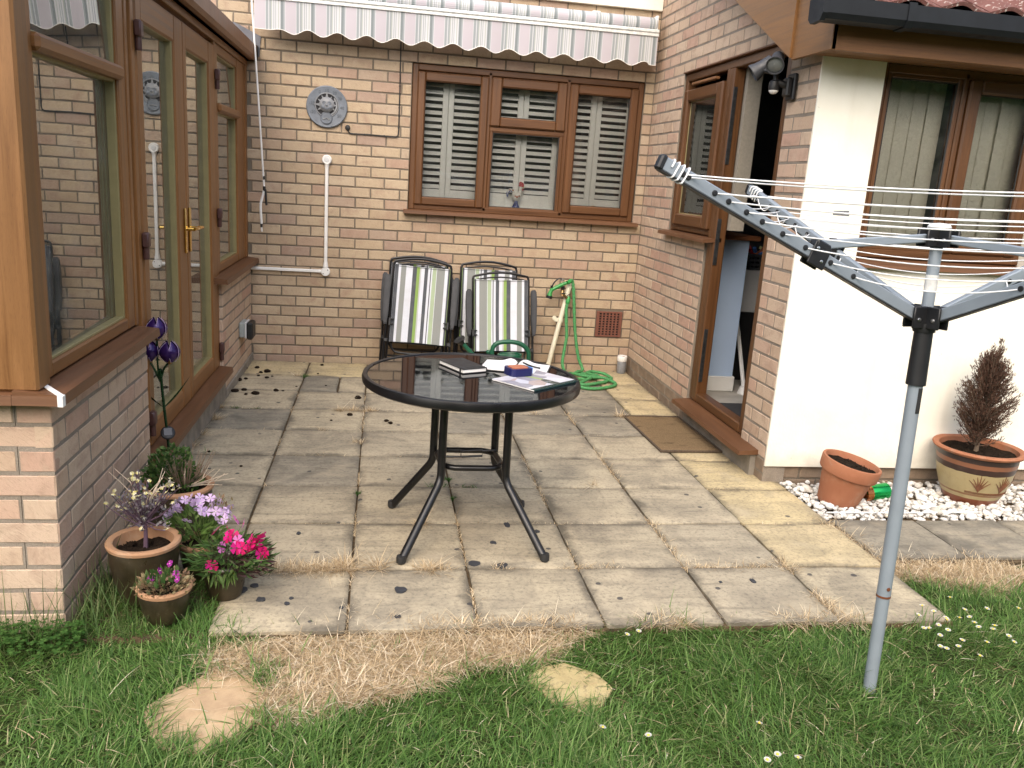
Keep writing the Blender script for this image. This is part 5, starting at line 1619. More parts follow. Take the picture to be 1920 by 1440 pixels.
# ================================================================== folding chairs
def make_chair(label, mirror):
    ch = empty('folding_chair', (0, 0, 0), label, 'folding chair', 'folded garden chairs against the wall')
    W = .212
    # frame of the backrest with an arched head bar
    mb = MB()
    top = [(-W, 0, .80), (-W + .006, 0, .822)] + [(-W + .012 + (2 * W - .024) * k / 10, 0, .826 + .030 * math.sin(PI * k / 10)) for k in range(11)] + [(W - .006, 0, .822), (W, 0, .80)]
    mb.tube([(-W, 0, .22)] + top + [(W, 0, .22)], .0095, 8); mb.build('back_frame', M['black_metal'], ch)
    mb = MB(); mb.tube([(-W + .03 + (2 * W - .06) * k / 8, .004, .800 + .020 * math.sin(PI * k / 8)) for k in range(9)], .006, 8); mb.build('head_bar', M['black_metal'], ch)
    # cloth with a slight sag
    mb = MB()
    nx, nz = 16, 20
    ids = {}
    for i in range(nx + 1):
        for j in range(nz + 1):
            u = i / nx; v = j / nz
            x = -W - .004 + (2 * W + .008) * u
            z = .800 - .575 * v - .006 * math.sin(PI * u) * (1 - 2 * v)
            y = -.012 + .012 * math.sin(PI * u) * math.sin(PI * v) + (.010 if i in (0, nx) else 0)
            ids[i, j] = mb.add([(x, y, z)])
    for i in range(nx):
        for j in range(nz):
            q = [(i, j + 1), (i + 1, j + 1), (i + 1, j), (i, j)]
            mb.face([ids[p] for p in q], 0, [((1 - p[0] / nx) if mirror else p[0] / nx, p[1] / nz) for p in q], True)
    mb.build('cloth', M['chair_cloth'], ch)
    mb = MB(); mb.box(-W - .004, W + .004, -.0145, -.0115, .786, .789); mb.build('hem', M['arm_black'], ch)
    # folded seat frame behind the back with its own cloth edge
    mb = MB(); mb.tube(smooth_path([(-W + .02, .035, .56), (-W + .02, .04, .24), (-W + .04, .04, .165), (-W + .09, .04, .15), (0, .04, .148), (W - .09, .04, .15), (W - .04, .04, .165), (W - .02, .04, .24), (W - .02, .035, .56)], 4), .008, 8); mb.build('seat_frame', M['black_metal'], ch)
    mb = MB(); mb.box(-W + .03, W - .03, .036, .042, .22, .60); mb.build('seat_cloth', M['arm_black'], ch)
    for s in (-1, 1):
        mb = MB()
        xs = s * (W + .034)
        prof_ = [(-.012, .352), (.010, .350), (.018, .40), (.022, .50), (.024, .62), (.020, .70), (.010, .718), (-.012, .716), (-.020, .70), (-.020, .58), (-.018, .45)]
        mb.prism([(xs + s * x_, z_) for x_, z_ in (prof_ if s > 0 else prof_[::-1])], .004, .044, (Vector((0, 0, 0)), Vector((1, 0, 0)), Vector((0, 0, 1)), Vector((0, -1, 0))))
        mb.prism([(xs + s * x_ * .7, .53 + (z_ - .53) * .95) for x_, z_ in (prof_ if s > 0 else prof_[::-1])], .0442, .052, (Vector((0, 0, 0)), Vector((1, 0, 0)), Vector((0, 0, 1)), Vector((0, -1, 0)))); mb.build('armrest', M['arm_black'], ch)
        mb = MB(); mb.box(s * W - .03 if s > 0 else -W - .006, W + .006 if s > 0 else -W + .03, -.028, -.012, .352, .362, 0, .002); mb.box(s * W - .03 if s > 0 else -W - .006, W + .006 if s > 0 else -W + .03, -.028, -.012, .388, .396, 0, .002); mb.box(s * (W + .002) - .008, s * (W + .002) + .008, -.03, -.01, .345, .402, 0, .002); mb.build('bracket', M['black_plastic'], ch)
        mb = MB(); mb.tube([(s * (W + .028), -.015, .40), (s * (W + .03), -.006, .2), (s * (W + .034), .0, .008)], .0095, 8); mb.build('leg', M['black_metal'], ch)
        mb = MB(); mb.tube([(s * (W + .008), .03, .40), (s * (W + .008), .035, .2), (s * (W + .008), .045, .008)], .0095, 8); mb.build('leg', M['black_metal'], ch)
        mb = MB(); mb.box(s * (W + .022) - .016, s * (W + .022) + .016, -.018, .012, .222, .25, 0, .004); mb.build('pivot', M['black_plastic'], ch)
    mb = MB(); mb.tube([(-W - .034, .0, .075), (W + .034, .0, .075)], .008, 8); mb.tube([(-W - .008, .042, .10), (W + .008, .042, .10)], .008, 8); mb.build('cross_bar', M['black_metal'], ch)
    return ch
chA = make_chair('front folding chair of the left stack, striped grey white and lime', False)
chA.location = (-1.728, -.335, 0); chA.rotation_euler = (math.radians(-13.5), math.radians(2.5), math.radians(-2))
chB = copy_tree(chA); chB['label'] = 'rear folding chair of the left stack, mostly hidden by its twin'
chB.location = (-1.742, -.215, 0); chB.rotation_euler = (math.radians(-11), math.radians(2.0), math.radians(-1))
chD = make_chair('front folding chair of the right stack, behind the green watering can', True)
chD.location = (-1.092, -.43, -.002); chD.scale = (.985, .985, .93); chD.rotation_euler = (math.radians(-13), math.radians(-1.5), math.radians(1))
chE = copy_tree(chD); chE['label'] = 'rear folding chair of the right stack, its head bar standing higher'
chE.location = (-1.190, -.235, .0); chE.scale = (1, 1, .99); chE.rotation_euler = (math.radians(-11.5), math.radians(.5), 0)

# ================================================================== watering can
wc = empty('watering_can', (-1.075, -.66, 0), 'dark green plastic watering can between the table and the chairs', 'watering can')
mb = MB(); mb.lathe([(.0, .0), (.095, .0), (.105, .008), (.108, .10), (.10, .19), (.088, .225), (.080, .236), (.050, .238)], (0, 0, 0), 32)
for i in range(0): pass
mb.build('body', M['can_green'], wc)
mb = MB(); mb.tube([(.082 * math.cos(a), .06 * math.sin(a), .238 + .004 * math.cos(a)) for a in [2 * PI * k / 28 for k in range(28)]], .008, 8, closed=True); mb.build('opening', M['can_green'], wc)
mb = MB(); mb.tube(smooth_path([(-.115, 0, .185), (-.128, 0, .25), (-.112, 0, .305), (-.06, 0, .328), (.03, 0, .330), (.10, 0, .305), (.137, 0, .25), (.132, 0, .15), (.105, 0, .07)], 6), .0165, 10); mb.build('handle', M['can_green'], wc)
mb = MB(); mb.tube(smooth_path([(-.09, .0, .05), (-.17, .0, .12), (-.26, .0, .225), (-.335, 0, .305)], 5), [.028, .027, .026, .025, .024, .022, .021, .02, .019, .018, .017, .016, .016, .015, .015, .015], 12); mb.build('spout', M['can_green'], wc)
q = Vector((-.55, -.25, .8)).normalized().to_track_quat('Z', 'Y').to_matrix()
mb = MB(); mb.lathe([(.0, -.028), (.016, -.028), (.022, -.01), (.040, .012), (.041, .018), (.0, .022)], (-.355, -.005, .325), 20, 0, q); mb.build('rose', M['black_plastic'], wc)
mb = MB(); mb.lathe([(0, 0), (.02, .0), (.022, .014), (.014, .024), (0, .026)], (-.145, .04, .236), 14); mb.build('cap', M['can_green'], wc)

# ================================================================== waste pipe, hose and gun
pp = empty('standpipe', (-.67, -.13, 0), 'cream plastic pipe leaning against the back wall beside the hose', 'pipe')
def po(x, y, z): return (x + .67, y + .13, z)
mb = MB(); mb.tube([po(-.690, -.135, .005), po(-.612, -.09, .36), po(-.536, -.05, .70)], .0185, 16); mb.build('pipe', M['cream_plastic'], pp)
mb = MB(); mb.tube([po(-.560, -.062, .615), po(-.545, -.053, .66), po(-.530, -.047, .718)], [.0205, .0205, .0195], 16); mb.build('sleeve', M['cream_plastic'], pp)
mb = MB(); mb.tube([po(-.603, -.085, .395), po(-.597, -.082, .42)], .0225, 16); mb.box(.02, .075, .04, .055, .395, .425, 0, .006); mb.lathe([(.018, 0), (.018, .01), (0, .012)], po(-.648, -.078, .423), 14, 0, AX_); mb.build('clip', M['cream_plastic'], pp)
hs = empty('garden_hose', (-.45, -.35, 0), 'bright green expandable hose hanging and coiled on the patio', 'hose')
def ho(x, y, z): return (x + .45, y + .35, z)
r_h = .0125
mb = MB()
P = [(-.555, -.10, .560), (-.566, -.115, .50), (-.562, -.13, .41), (-.553, -.145, .29), (-.568, -.165, .18), (-.580, -.19, .09), (-.560, -.22, .025), (-.50, -.225, .014), (-.42, -.21, .014), (-.345, -.235, .015), (-.31, -.30, .015), (-.36, -.36, .015), (-.46, -.39, .014), (-.55, -.42, .014), (-.61, -.47, .014), (-.58, -.54, .014), (-.48, -.575, .014), (-.37, -.52, .015), (-.27, -.44, .016), (-.225, -.36, .018), (-.26, -.27, .03), (-.34, -.22, .034), (-.40, -.28, .036), (-.37, -.37, .036), (-.44, -.47, .03), (-.54, -.58, .016), (-.53, -.66, .014), (-.44, -.69, .014), (-.34, -.645, .014), (-.255, -.57, .014), (-.24, -.50, .018), (-.30, -.43, .034), (-.40, -.42, .038), (-.50, -.33, .036), (-.47, -.25, .034), (-.41, -.17, .035), (-.44, -.135, .12), (-.462, -.12, .22), (-.484, -.105, .36), (-.500, -.10, .50), (-.510, -.085, .62), (-.522, -.07, .705), (-.540, -.08, .722), (-.556, -.09, .716)]
path = smooth_path([ho(*p) for p in P], 7)
mb.tube(path, [r_h * (1 + .10 * math.sin(i * 1.9) + random.uniform(-.06, .06)) for i in range(len(path))], 10)
mb.build('tube', M['hose'], hs)
mb = MB(); mb.tube([ho(-.550, -.10, .60), ho(-.556, -.105, .57), ho(-.560, -.11, .545)], [.012, .018, .015], 12); mb.tube([ho(-.548, -.09, .713), ho(-.572, -.10, .705)], .016, 12); mb.build('connector', M['gun_green'], hs)
gn = empty('spray_gun', (-.64, -.10, .66), 'green and black hose spray gun hooked on the leaning pipe', 'spray gun')
def go(x, z, y=0): return (x + .64, y, z - .66)
mb = MB(); mb.tube([go(-.578, .702), go(-.600, .694), go(-.622, .682), go(-.672, .655), go(-.690, .645)], [.013, .014, .015, .015, .014], 12); mb.tube([go(-.686, .655), go(-.698, .625), go(-.704, .598)], [.014, .015, .022], 14); mb.build('barrel', M['gun_green'], gn)
mb = MB(); mb.tube([go(-.7035, .600), go(-.7075, .578)], [.024, .024], 16); mb.tube(smooth_path([go(-.690, .672), go(-.672, .705), go(-.648, .728), go(-.625, .735), go(-.612, .722)], 5), .006, 8); mb.tube([go(-.690, .655), go(-.694, .678)], .010, 10); mb.build('nozzle', M['black_plastic'], gn)
mb = MB(); mb.tube([go(-.610, .70), go(-.604, .68)], .012, 10); mb.tube([go(-.608, .735), go(-.612, .715)], .012, 10); mb.build('collar', M['steel'], gn)
tp = empty('brass_tap', (-.60, -.09, .62), 'small dark garden tap between the spray gun and hose connector', 'tap')
mb = MB(); mb.tube([(.0, .02, .04), (-.002, .0, .015), (-.004, -.01, -.02)], .013, 12); mb.tube([(.0, -.01, -.005), (.03, -.012, -.03), (.042, -.012, -.05)], .011, 12); mb.build('body', M['bronze'], tp)
mb = MB(); mb.bar((-.012, -.02, .0), (.018, -.025, .004), .010, .008, bev=.002); mb.bar((.03, -.024, -.012), (.055, -.026, .0), .008, .006, bev=.002); mb.tube([(.0, .0, .03), (-.002, .0, .055)], .015, 12); mb.build('lever', M['black_plastic'], tp)
bt = empty('plastic_tub', (-.070, -.085, 0), 'small grey tub with dirty white lid in the wall corner', 'tub')
mb = MB(); mb.lathe([(0, 0), (.033, 0), (.036, .006), (.036, .092), (.033, .098)], (0, 0, 0), 24); mb.build('body', M['bottle_grey'], bt)
mb = MB(); mb.lathe([(.037, .098), (.039, .102), (.039, .135), (.036, .142), (.030, .140), (.029, .134), (0, .134)], (0, 0, 0), 24); mb.build('lid', M['white_plastic'], bt)
mb = MB(); mb.lathe([(.028, .1345), (0, .1375)], (0, 0, 0), 16); mb.build('rusty_top', M['rust'], bt)

# ================================================================== doormat
dm = empty('doormat', (-.222, -1.73, 0), 'brown coir doormat on the patio below the door sill', 'doormat', rot=(0, 0, math.radians(1.2)))
mb = MB()
nx, ny = 14, 26
ids = {}
for i in range(nx + 1):
    for j in range(ny + 1):
        x = (i / nx - .5) * .362; y = (j / ny - .5) * .70
        ids[i, j] = mb.add([(x + random.uniform(-.001, .001), y + random.uniform(-.001, .001), .0135 + random.uniform(-.0012, .0012) - (.006 if i in (0, nx) or j in (0, ny) else 0))])
for i in range(nx):
    for j in range(ny):
        mb.face([ids[i, j], ids[i + 1, j], ids[i + 1, j + 1], ids[i, j + 1]], 0, None, True)
mb.build('pile', M['coir'], dm)
mb = MB(); ring(mb, -.19, .19, -.36, .36, .012, .012, .012, .012, .0, 1, 'y') if False else None
mb = MB()
for (x0, x1, y0, y1) in ((-.19, -.178, -.362, .362), (.178, .19, -.362, .362), (-.178, .178, -.362, -.350), (-.178, .178, .350, .362)):
    mb.box(x0, x1, y0, y1, .001, .0145, 0, .004)
mb.box(-.178, .178, -.35, .35, .001, .006)
mb.build('binding', M['coir_edge'], dm)

# ================================================================== rotary clothes dryer
BX, BY = -.45, -4.305
dr = empty('rotary_dryer', (BX, BY, 0), 'grey four armed rotary clothes dryer standing in the lawn', 'clothes dryer')
ax = Vector((-.006, .040, 1)).normalized()
def pz(z): return ax * (z / ax.z)
mb = MB(); mb.tube([pz(-.06), pz(.285)], .0192, 20); mb.tube([pz(.287), pz(.98)], .0205, 20); mb.build('lower_pole', M['alu_grey'], dr)
mb = MB(); mb.tube([pz(.282), pz(.2885)], .0212, 20); mb.lathe([(.006, 0), (.006, .002), (0, .003)], pz(.315) + Vector((-.001, -.0205, 0)), 10, 0, AX_); mb.build('rust_band', M['rust'], dr)
mb = MB(); mb.tube([pz(1.12), pz(1.355)], .0165, 20); mb.build('upper_pole', M['alu_grey'], dr)
mb = MB(); mb.tube([pz(1.215), pz(1.262)], .0169, 20); mb.build('worn_patch', M['worn_white'], dr)
mb = MB(); mb.tube([pz(1.158), pz(1.170)], .0169, 20); mb.build('maker_label', M['label_brown'], dr)
mb = MB(); mb.tube([pz(.945), pz(1.105)], [.0275, .0255], 20); mb.tube([pz(1.10), pz(1.118), pz(1.125)], [.03, .033, .033], 20); mb.build('handle_sleeve', M['black_plastic'], dr)
mb = MB(); mb.box(-.002, .010, -.0218, -.0185, -.037, .038); mb.build('slot', M['rubber'], dr, pz(.90), (-.04, 0, 0))
phi = 3.343
e1 = Vector((0, 1, 0)).cross(ax).normalized(); e2 = ax.cross(e1)
ZL, ZU, RR_, HH = 1.139, 1.377, .901, .368
Lh = pz(ZL); Uh = pz(ZU)
dirs = [(e1 * math.cos(phi - k * PI / 2) + e2 * math.sin(phi - k * PI / 2)) for k in range(4)]
# hubs: cross-shaped moulded blocks
def hub(zc, size, h, name, flip):
    mb = MB()
    c = pz(zc)
    R45 = Matrix((((dirs[0] + dirs[1]).normalized()), ((dirs[1] - dirs[0]).normalized()), ax)).transposed()
    for k in range(4):
        d = dirs[k]; s = ax.cross(d)
        for w in (-1, 1):
            Rm = Matrix((d, s, ax)).transposed()
            mb.rbox(c + d * size * .55 + s * w * .0165, (size * .95, .008, h), Rm, .003)
        mb.rbox(c + d * size * .25, (size * .5, .028, h * .9), Matrix((d, s, ax)).transposed(), .003)
    mb.tube([c - ax * h * .55, c + ax * h * .45], .026, 20)
    o = mb.build(name, M['black_plastic'], dr)
    for k in range(4):
        d = dirs[k]; s = ax.cross(d)
        mb = MB(); 
        for w in (-1, 1):
            q = (s * w).to_track_quat('Z', 'Y').to_matrix()
            mb.lathe([(.006, 0), (.005, .003), (0, .004)], c + d * size * .72 + s * w * .0206 - ax * h * .1, 10, 0, q)
        mb.build('rivet', M['steel'], o)
hub(ZL + .004, .062, .062, 'lower_hub', 0)
hub(ZU - .012, .056, .048, 'upper_hub', 1)
mb = MB(); mb.lathe([(.030, 0), (.032, .006), (.026, .016), (0, .018)], pz(ZU + .012), 20, 0, ax.to_track_quat('Z', 'Y').to_matrix()); mb.build('top_cap', M['worn_white'], dr)
holes = [.935, .917, .825, .775, .71, .651, .573, .483, .381, .285]
tips = []
arm_objs = []
def armp(k, t): return Lh + dirs[k] * (.045 + (RR_ - .045) * t) + ax * (HH * (.03 + .97 * t))
for k in range(4):
    d = (armp(k, 1) - armp(k, 0)).normalized(); s = ax.cross(dirs[k]).normalized(); u = s.cross(d) * -1
    u = d.cross(s)
    mb = MB(); mb.bar(armp(k, 0), armp(k, 1), .020, .034, u, 0, .003); am = mb.build('arm', M['alu_grey'], dr)
    mb = MB(); mb.bar(armp(k, .992), armp(k, 1.012), .024, .038, u, 0, .006); mb.build('end_cap', M['black_plastic'], am)
    mb = MB(); dn = u if u.z < 0 else -u
    mb.bar(armp(k, 0) + dn * .018, armp(k, 1) + dn * .018, .021, .003, u); mb.build('underside_strip', M['black_plastic'], am)
    for t in holes:
        p = armp(k, t)
        mb = MB()
        for w in (-1, 1):
            q = (s * w).to_track_quat('Z', 'Y').to_matrix()
            mb.lathe([(.0075, 0), (.0075, .003), (.004, .004), (0, .003)], p + s * w * .0098, 10, 0, q)
        mb.build('grommet', M['black_plastic'], am)
    j = armp(k, .43)
    mb = MB()
    for w in (-1, 1):
        mb.rbox(j + s * w * .0135, (.058, .006, .062), Matrix((d, s, u)).transposed(), .003)
    up_ = -dn
    mb.rbox(j + up_ * .028, (.05, .034, .02), Matrix((d, s, u)).transposed(), .004)
    cl_ = mb.build('slider_clip', M['black_plastic'], am)
    mb = MB()
    for w in (-1, 1):
        q = (s * w).to_track_quat('Z', 'Y').to_matrix()
        mb.lathe([(.005, 0), (.004, .002), (0, .003)], j + s * w * .0166 + d * .015 + u * .015, 8, 0, q); mb.lathe([(.005, 0), (.004, .002), (0, .003)], j + s * w * .0166 - d * .012 - u * .012, 8, 0, q)
    mb.build('rivet', M['steel'], cl_)
    mb = MB(); mb.bar(Uh + dirs[k] * .045 - ax * .014, j + up_ * .030, .014, .024, ax, 0, .003); mb.build('strut', M['alu_grey'], dr)
# lines: a continuous run through the grommets of neighbouring arms, each span sagging a little
for t in holes:
    for k in range(4):
        a = armp(k, t); b = armp((k + 1) % 4, t)
        sag = .012 + .010 * random.random() + (.012 if t < .5 else 0)
        pts = [a + (b - a) * (i / 12) - Vector((0, 0, sag * 4 * (i / 12) * (1 - i / 12))) for i in range(13)]
        mb = MB(); mb.tube(pts, .0018, 6); mb.build('washing_line', M['line_white'], dr)
# line wound round the arm ends, and a few slack loops between holes
for k in range(4):
    d = (armp(k, 1) - armp(k, 0)).normalized(); s = ax.cross(dirs[k]).normalized(); u = d.cross(s)
    mb = MB()
    pts = []
    for i in range(34):
        a = i * .62; tt = .975 - .055 * i / 34
        pts.append(armp(k, tt) + s * .0135 * max(-1, min(1, 1.3 * math.cos(a))) + u * .0205 * max(-1, min(1, 1.3 * math.sin(a))))
    mb.tube(smooth_path(pts, 2), .0024, 6)
    for (t0, t1) in ((.917, .825), (.775, .71), (.651, .573)) if k % 2 else ():
        a = armp(k, t0) + s * .012; b = armp(k, t1) + s * .012
        mb.tube([a + (b - a) * (i / 8) - Vector((0, 0, .03 * 4 * (i / 8) * (1 - i / 8))) for i in range(9)], .0019, 6)
    mb.build('line_tail', M['line_white'], dr)
pgp = armp(1, .825) + (armp(2, .825) - armp(1, .825)) * .22
pg = empty('clothes_peg', (BX + pgp.x, BY + pgp.y, pgp.z - .012), 'small dark clothes peg clipped on a dryer line', 'clothes peg')
_d = (armp(2, .825) - armp(1, .825)).normalized()
mb = MB(); mb.bar(-_d * .026 + Vector((0, 0, .004)), _d * .026 + Vector((0, 0, .006)), .006, .006, bev=.001); mb.bar(-_d * .026 - Vector((0, 0, .005)), _d * .028 - Vector((0, 0, .007)), .006, .006, bev=.001); mb.build('jaws', M['peg'], pg)
mb = MB(); mb.tube([_d * .006 + Vector((0, -.004, 0)), _d * .006 + Vector((0, .004, 0))], .005, 8); mb.build('spring', M['steel'], pg)
# ================================================================== foliage helpers
def blades(n, pos, h, w, lean, az, curl=.6, rng=RNG, flat=None):
    """arrays of grass blades; pos (n,3). returns V, [quads, tris]"""
    h = np.asarray(h)[:, None]; w = np.asarray(w)[:, None]; lean = np.asarray(lean)[:, None]
    d = np.stack([np.cos(az), np.sin(az), np.zeros(n)], 1)
    fa = az + PI / 2 + rng.uniform(-.5, .5, n)
    s = np.stack([np.cos(fa), np.sin(fa), np.zeros(n)], 1)
    up = np.array([0, 0, 1.0])
    P = []
    for t in (0, .35, .7, 1.0):
        off = d * (np.sin(lean) * h * t + curl * np.sin(lean) * h * t * t * .6) + up * (np.cos(lean) * h * t - curl * np.sin(lean) * h * t * t * .35)
        P.append(pos + off)
    ws = [w, w * .9, w * .6]
    V = np.empty((n, 7, 3))
    for i in range(3):
        V[:, 2 * i] = P[i] - s * ws[i] * .5; V[:, 2 * i + 1] = P[i] + s * ws[i] * .5
    V[:, 6] = P[3]
    b = (np.arange(n) * 7)[:, None]
    Q = np.concatenate([b + np.array([0, 1, 3, 2]), b + np.array([2, 3, 5, 4])])
    T = b + np.array([4, 5, 6])
    return V.reshape(-1, 3), [Q, T]
def inpoly(x, y, poly):
    c = np.zeros(len(x), bool)
    n = len(poly)
    for i in range(n):
        x0, y0 = poly[i]; x1, y1 = poly[(i + 1) % n]
        m = ((y0 > y) != (y1 > y)) & (x < (x1 - x0) * (y - y0) / (y1 - y0 + 1e-12) + x0)
        c ^= m
    return c
def vnoise(x, y, f, seed=0):
    """smooth value noise"""
    r = np.random.default_rng(seed).random((64, 64))
    X = x * f; Y = y * f
    i = np.floor(X).astype(int); j = np.floor(Y).astype(int)
    u = X - i; v = Y - j
    u = u * u * (3 - 2 * u); v = v * v * (3 - 2 * v)
    g = lambda a, b: r[a % 64, b % 64]
    return (g(i, j) * (1 - u) + g(i + 1, j) * u) * (1 - v) + (g(i, j + 1) * (1 - u) + g(i + 1, j + 1) * u) * v
STONE_L = [(-2.60, -4.30), (-2.53, -4.20), (-2.45, -4.135), (-2.36, -4.15), (-2.285, -4.27), (-2.31, -4.36), (-2.36, -4.43), (-2.43, -4.475), (-2.52, -4.45), (-2.56, -4.38)]
STONE_R = [(-1.515, -4.20), (-1.46, -4.15), (-1.39, -4.135), (-1.31, -4.19), (-1.28, -4.26), (-1.33, -4.34), (-1.39, -4.375), (-1.46, -4.32)]
DRY = [(-2.47, -3.93), (-2.20, -3.89), (-1.75, -3.90), (-1.40, -3.92), (-1.30, -3.99), (-1.42, -4.05), (-1.62, -4.10), (-1.83, -4.225), (-2.05, -4.31), (-2.25, -4.40), (-2.33, -4.33), (-2.30, -4.2), (-2.40, -4.1)]
DRY_R = [(.12, -3.46), (.25, -3.40), (.62, -3.43), (.72, -3.56), (.60, -3.74), (.42, -3.70), (.22, -3.60), (.12, -3.55)]
for nm, poly, lab in (('stepping_stone', STONE_L, 'larger sandy stepping stone in the lawn at the end of the straw patch'), ('stepping_stone', STONE_R, 'smaller yellow stepping stone half overgrown by green grass')):
    cx = sum(p[0] for p in poly) / len(poly); cy = sum(p[1] for p in poly) / len(poly)
    mb = MB()
    rings_ = []
    k_n = 40
    def rad(a, poly=poly, cx=cx, cy=cy):
        best = 0
        for i in range(len(poly)):
            p = Vector((poly[i][0] - cx, poly[i][1] - cy)); q = Vector((poly[(i + 1) % len(poly)][0] - cx, poly[(i + 1) % len(poly)][1] - cy))
            d = Vector((math.cos(a), math.sin(a))); e = q - p
            den = d.x * e.y - d.y * e.x
            if abs(den) < 1e-9: continue
            t = (p.x * e.y - p.y * e.x) / den; u = (p.x * d.y - p.y * d.x) / den
            if t > 0 and -1e-6 <= u <= 1 + 1e-6: best = max(best, t)
        return best
    for f, z in ((.25, .0), (.5, .0), (.75, .0), (1.0, .0), (1.09, -.0005), (1.11, -.012)):
        rings_.append(mb.add([(f * rad(2 * PI * k / k_n) * math.cos(2 * PI * k / k_n), f * rad(2 * PI * k / k_n) * math.sin(2 * PI * k / k_n), z) for k in range(k_n)]))
    c0 = mb.add([(0, 0, .001)])
    for k in range(k_n):
        k2 = (k + 1) % k_n
        mb.face([c0, rings_[0] + k, rings_[0] + k2], 0, None, True)
        for a, b in zip(rings_, rings_[1:]):
            mb.face([a + k, b + k, b + k2, a + k2], 0, None, True)
    o = thing1(mb, nm, M['stone_sand'] if poly is STONE_L else M['stone_yellow'], lab, 'stepping stone', 'stepping stones', (cx, cy, -.027))
# bare straw-coloured ground under the dead grass
for poly in (DRY, DRY_R):
    mb = MB(); cx = sum(p[0] for p in poly) / len(poly); cy = sum(p[1] for p in poly) / len(poly)
    mb.prism([(x, y) for x, y in poly][::-1] if False else poly, -.034, -.030)
    o = mb.build('bare_soil', M['dry_soil']); o['kind'] = 'structure'
# ---- lawn grass
def edge_y(x):          # where the lawn meets the paving
    return np.where(x < -2.70, -3.54, np.where(x < -2.50, -3.56,  np.where(x < .08, -3.915 + .03 * np.sin(x * 5.1) + .02 * np.sin(x * 17), np.where(x < .75, -3.60, -3.49))))
def lawn(n, x0, x1, y0, y1, hm):
    x = RNG.uniform(x0, x1, n); y = RNG.uniform(y0, y1, n)
    k = y < edge_y(x) + RNG.normal(0, .02, n)
    gr = lambda P, f: [(sum(q[0] for q in P) / len(P) + (p[0] - sum(q[0] for q in P) / len(P)) * f, sum(q[1] for q in P) / len(P) + (p[1] - sum(q[1] for q in P) / len(P)) * f) for p in P]
    wj = .018 * (vnoise(x, y, 16, 77) - .5) * 2
    k &= ~((inpoly(x + wj, y - wj, gr(STONE_L, 1.03)) | inpoly(x + wj, y - wj, gr(STONE_R, 1.03))) & (RNG.random(n) > .35))
    k &= ~((inpoly(x + wj, y + wj, gr(STONE_L, .86)) | inpoly(x + wj, y + wj, gr(STONE_R, .80))) & (RNG.random(n) > .05))
    k &= ~((x < XB + .02) & (y > YF - .01))
    dn = vnoise(x, y, 4, 3)
    wob = .10 * (vnoise(x, y, 7, 5) - .5) * 2 + RNG.normal(0, .018, n)
    dry = inpoly(x + wob, y + wob, DRY) | inpoly(x + wob, y - wob, DRY_R)
    k &= ~(dry & (RNG.random(n) > .05))
    k &= RNG.random(n) < .45 + .75 * vnoise(x, y, 7, 9)
    x, y, dn = x[k], y[k], dn[k]
    m = len(x)
    flow = vnoise(x, y, 2.2, 21) * 9 + vnoise(x, y, 6, 22) * 3
    az = flow + RNG.normal(0, 1.3, m)
    hh = hm * (.55 + .9 * dn) * RNG.lognormal(0, .3, m)
    return blades(m, np.stack([x, y, np.where((x < -2.50) & (y > -3.945), -.015, -.034)], 1), hh, RNG.uniform(.0017, .0042, m), np.clip(RNG.normal(.85, .35, m), .05, 1.4), az, .9)
A = lawn(120000, -3.3, 1.1, -4.95, -3.4, .050)
B = lawn(30000, -4.6, 2.6, -6.3, -4.9, .08)
def join(*parts):
    Vs, Qs, Ts = [], [], []
    o = 0
    for V, F in parts:
        Vs.append(V); Qs.append(F[0] + o); Ts.append(F[1] + o); o += len(V)
    return np.concatenate(Vs), [np.concatenate(Qs), np.concatenate(Ts)]
C_ = lawn(26000, 1.1, 3.4, -4.95, -3.4, .05)
V, F = join(A, B, C_)
o = inst('grass', raw_mesh('grass', V, F, M['grass'])); tag(o, 'green lawn grass in front of the patio', 'grass', kind='stuff')
# tall seeding grass against the dwarf wall corner
n = 420
ang = RNG.random(n)
x = np.where(RNG.random(n) < .6, RNG.uniform(-2.93, -2.72, n), RNG.uniform(-3.5, -2.93, n)); y = np.where(x > -2.935, RNG.uniform(-3.98, -3.50, n), RNG.uniform(-4.02, -3.93, n))
hh = RNG.uniform(.10, .22, n) * np.where(RNG.random(n) < .12, 1.9, 1.0)
V, F = blades(n, np.stack([x, y, np.full(n, -.03)], 1), hh, RNG.uniform(.0022, .0042, n), np.clip(RNG.normal(.28, .18, n), 0, .8), RNG.uniform(0, 2 * PI, n), .7)
o = inst('tall_grass', raw_mesh('tall_grass', V, F, M['grass_tall'])); tag(o, 'tall seeding grass at the dwarf wall corner', 'grass', kind='stuff')
# clover at the foot of the front wall
Vs = []; Qs = []
n = 900
cx = RNG.uniform(-3.5, -2.86, n); cy = -3.93 - np.abs(RNG.normal(0, .07, n)); cz = RNG.uniform(.0, .05, n)
for i in range(n):
    a0 = random.random() * 6
    for l in range(3):
        a = a0 + l * 2 * PI / 3; r = random.uniform(.007, .012)
        c = np.array([cx[i], cy[i], cz[i]]); d = np.array([math.cos(a), math.sin(a), random.uniform(-.3, .3)]); s = np.array([-math.sin(a), math.cos(a), random.uniform(-.2, .2)])
        b = len(Vs); Vs += [c, c + d * r * .6 + s * r * .55, c + d * r * 1.1, c + d * r * .6 - s * r * .55]; Qs.append([b, b + 1, b + 2, b + 3])
o = inst('clover', raw_mesh('clover', np.array(Vs), [np.array(Qs)], M['clover'])); tag(o, 'clover patch at the foot of the front dwarf wall', 'clover', kind='stuff')
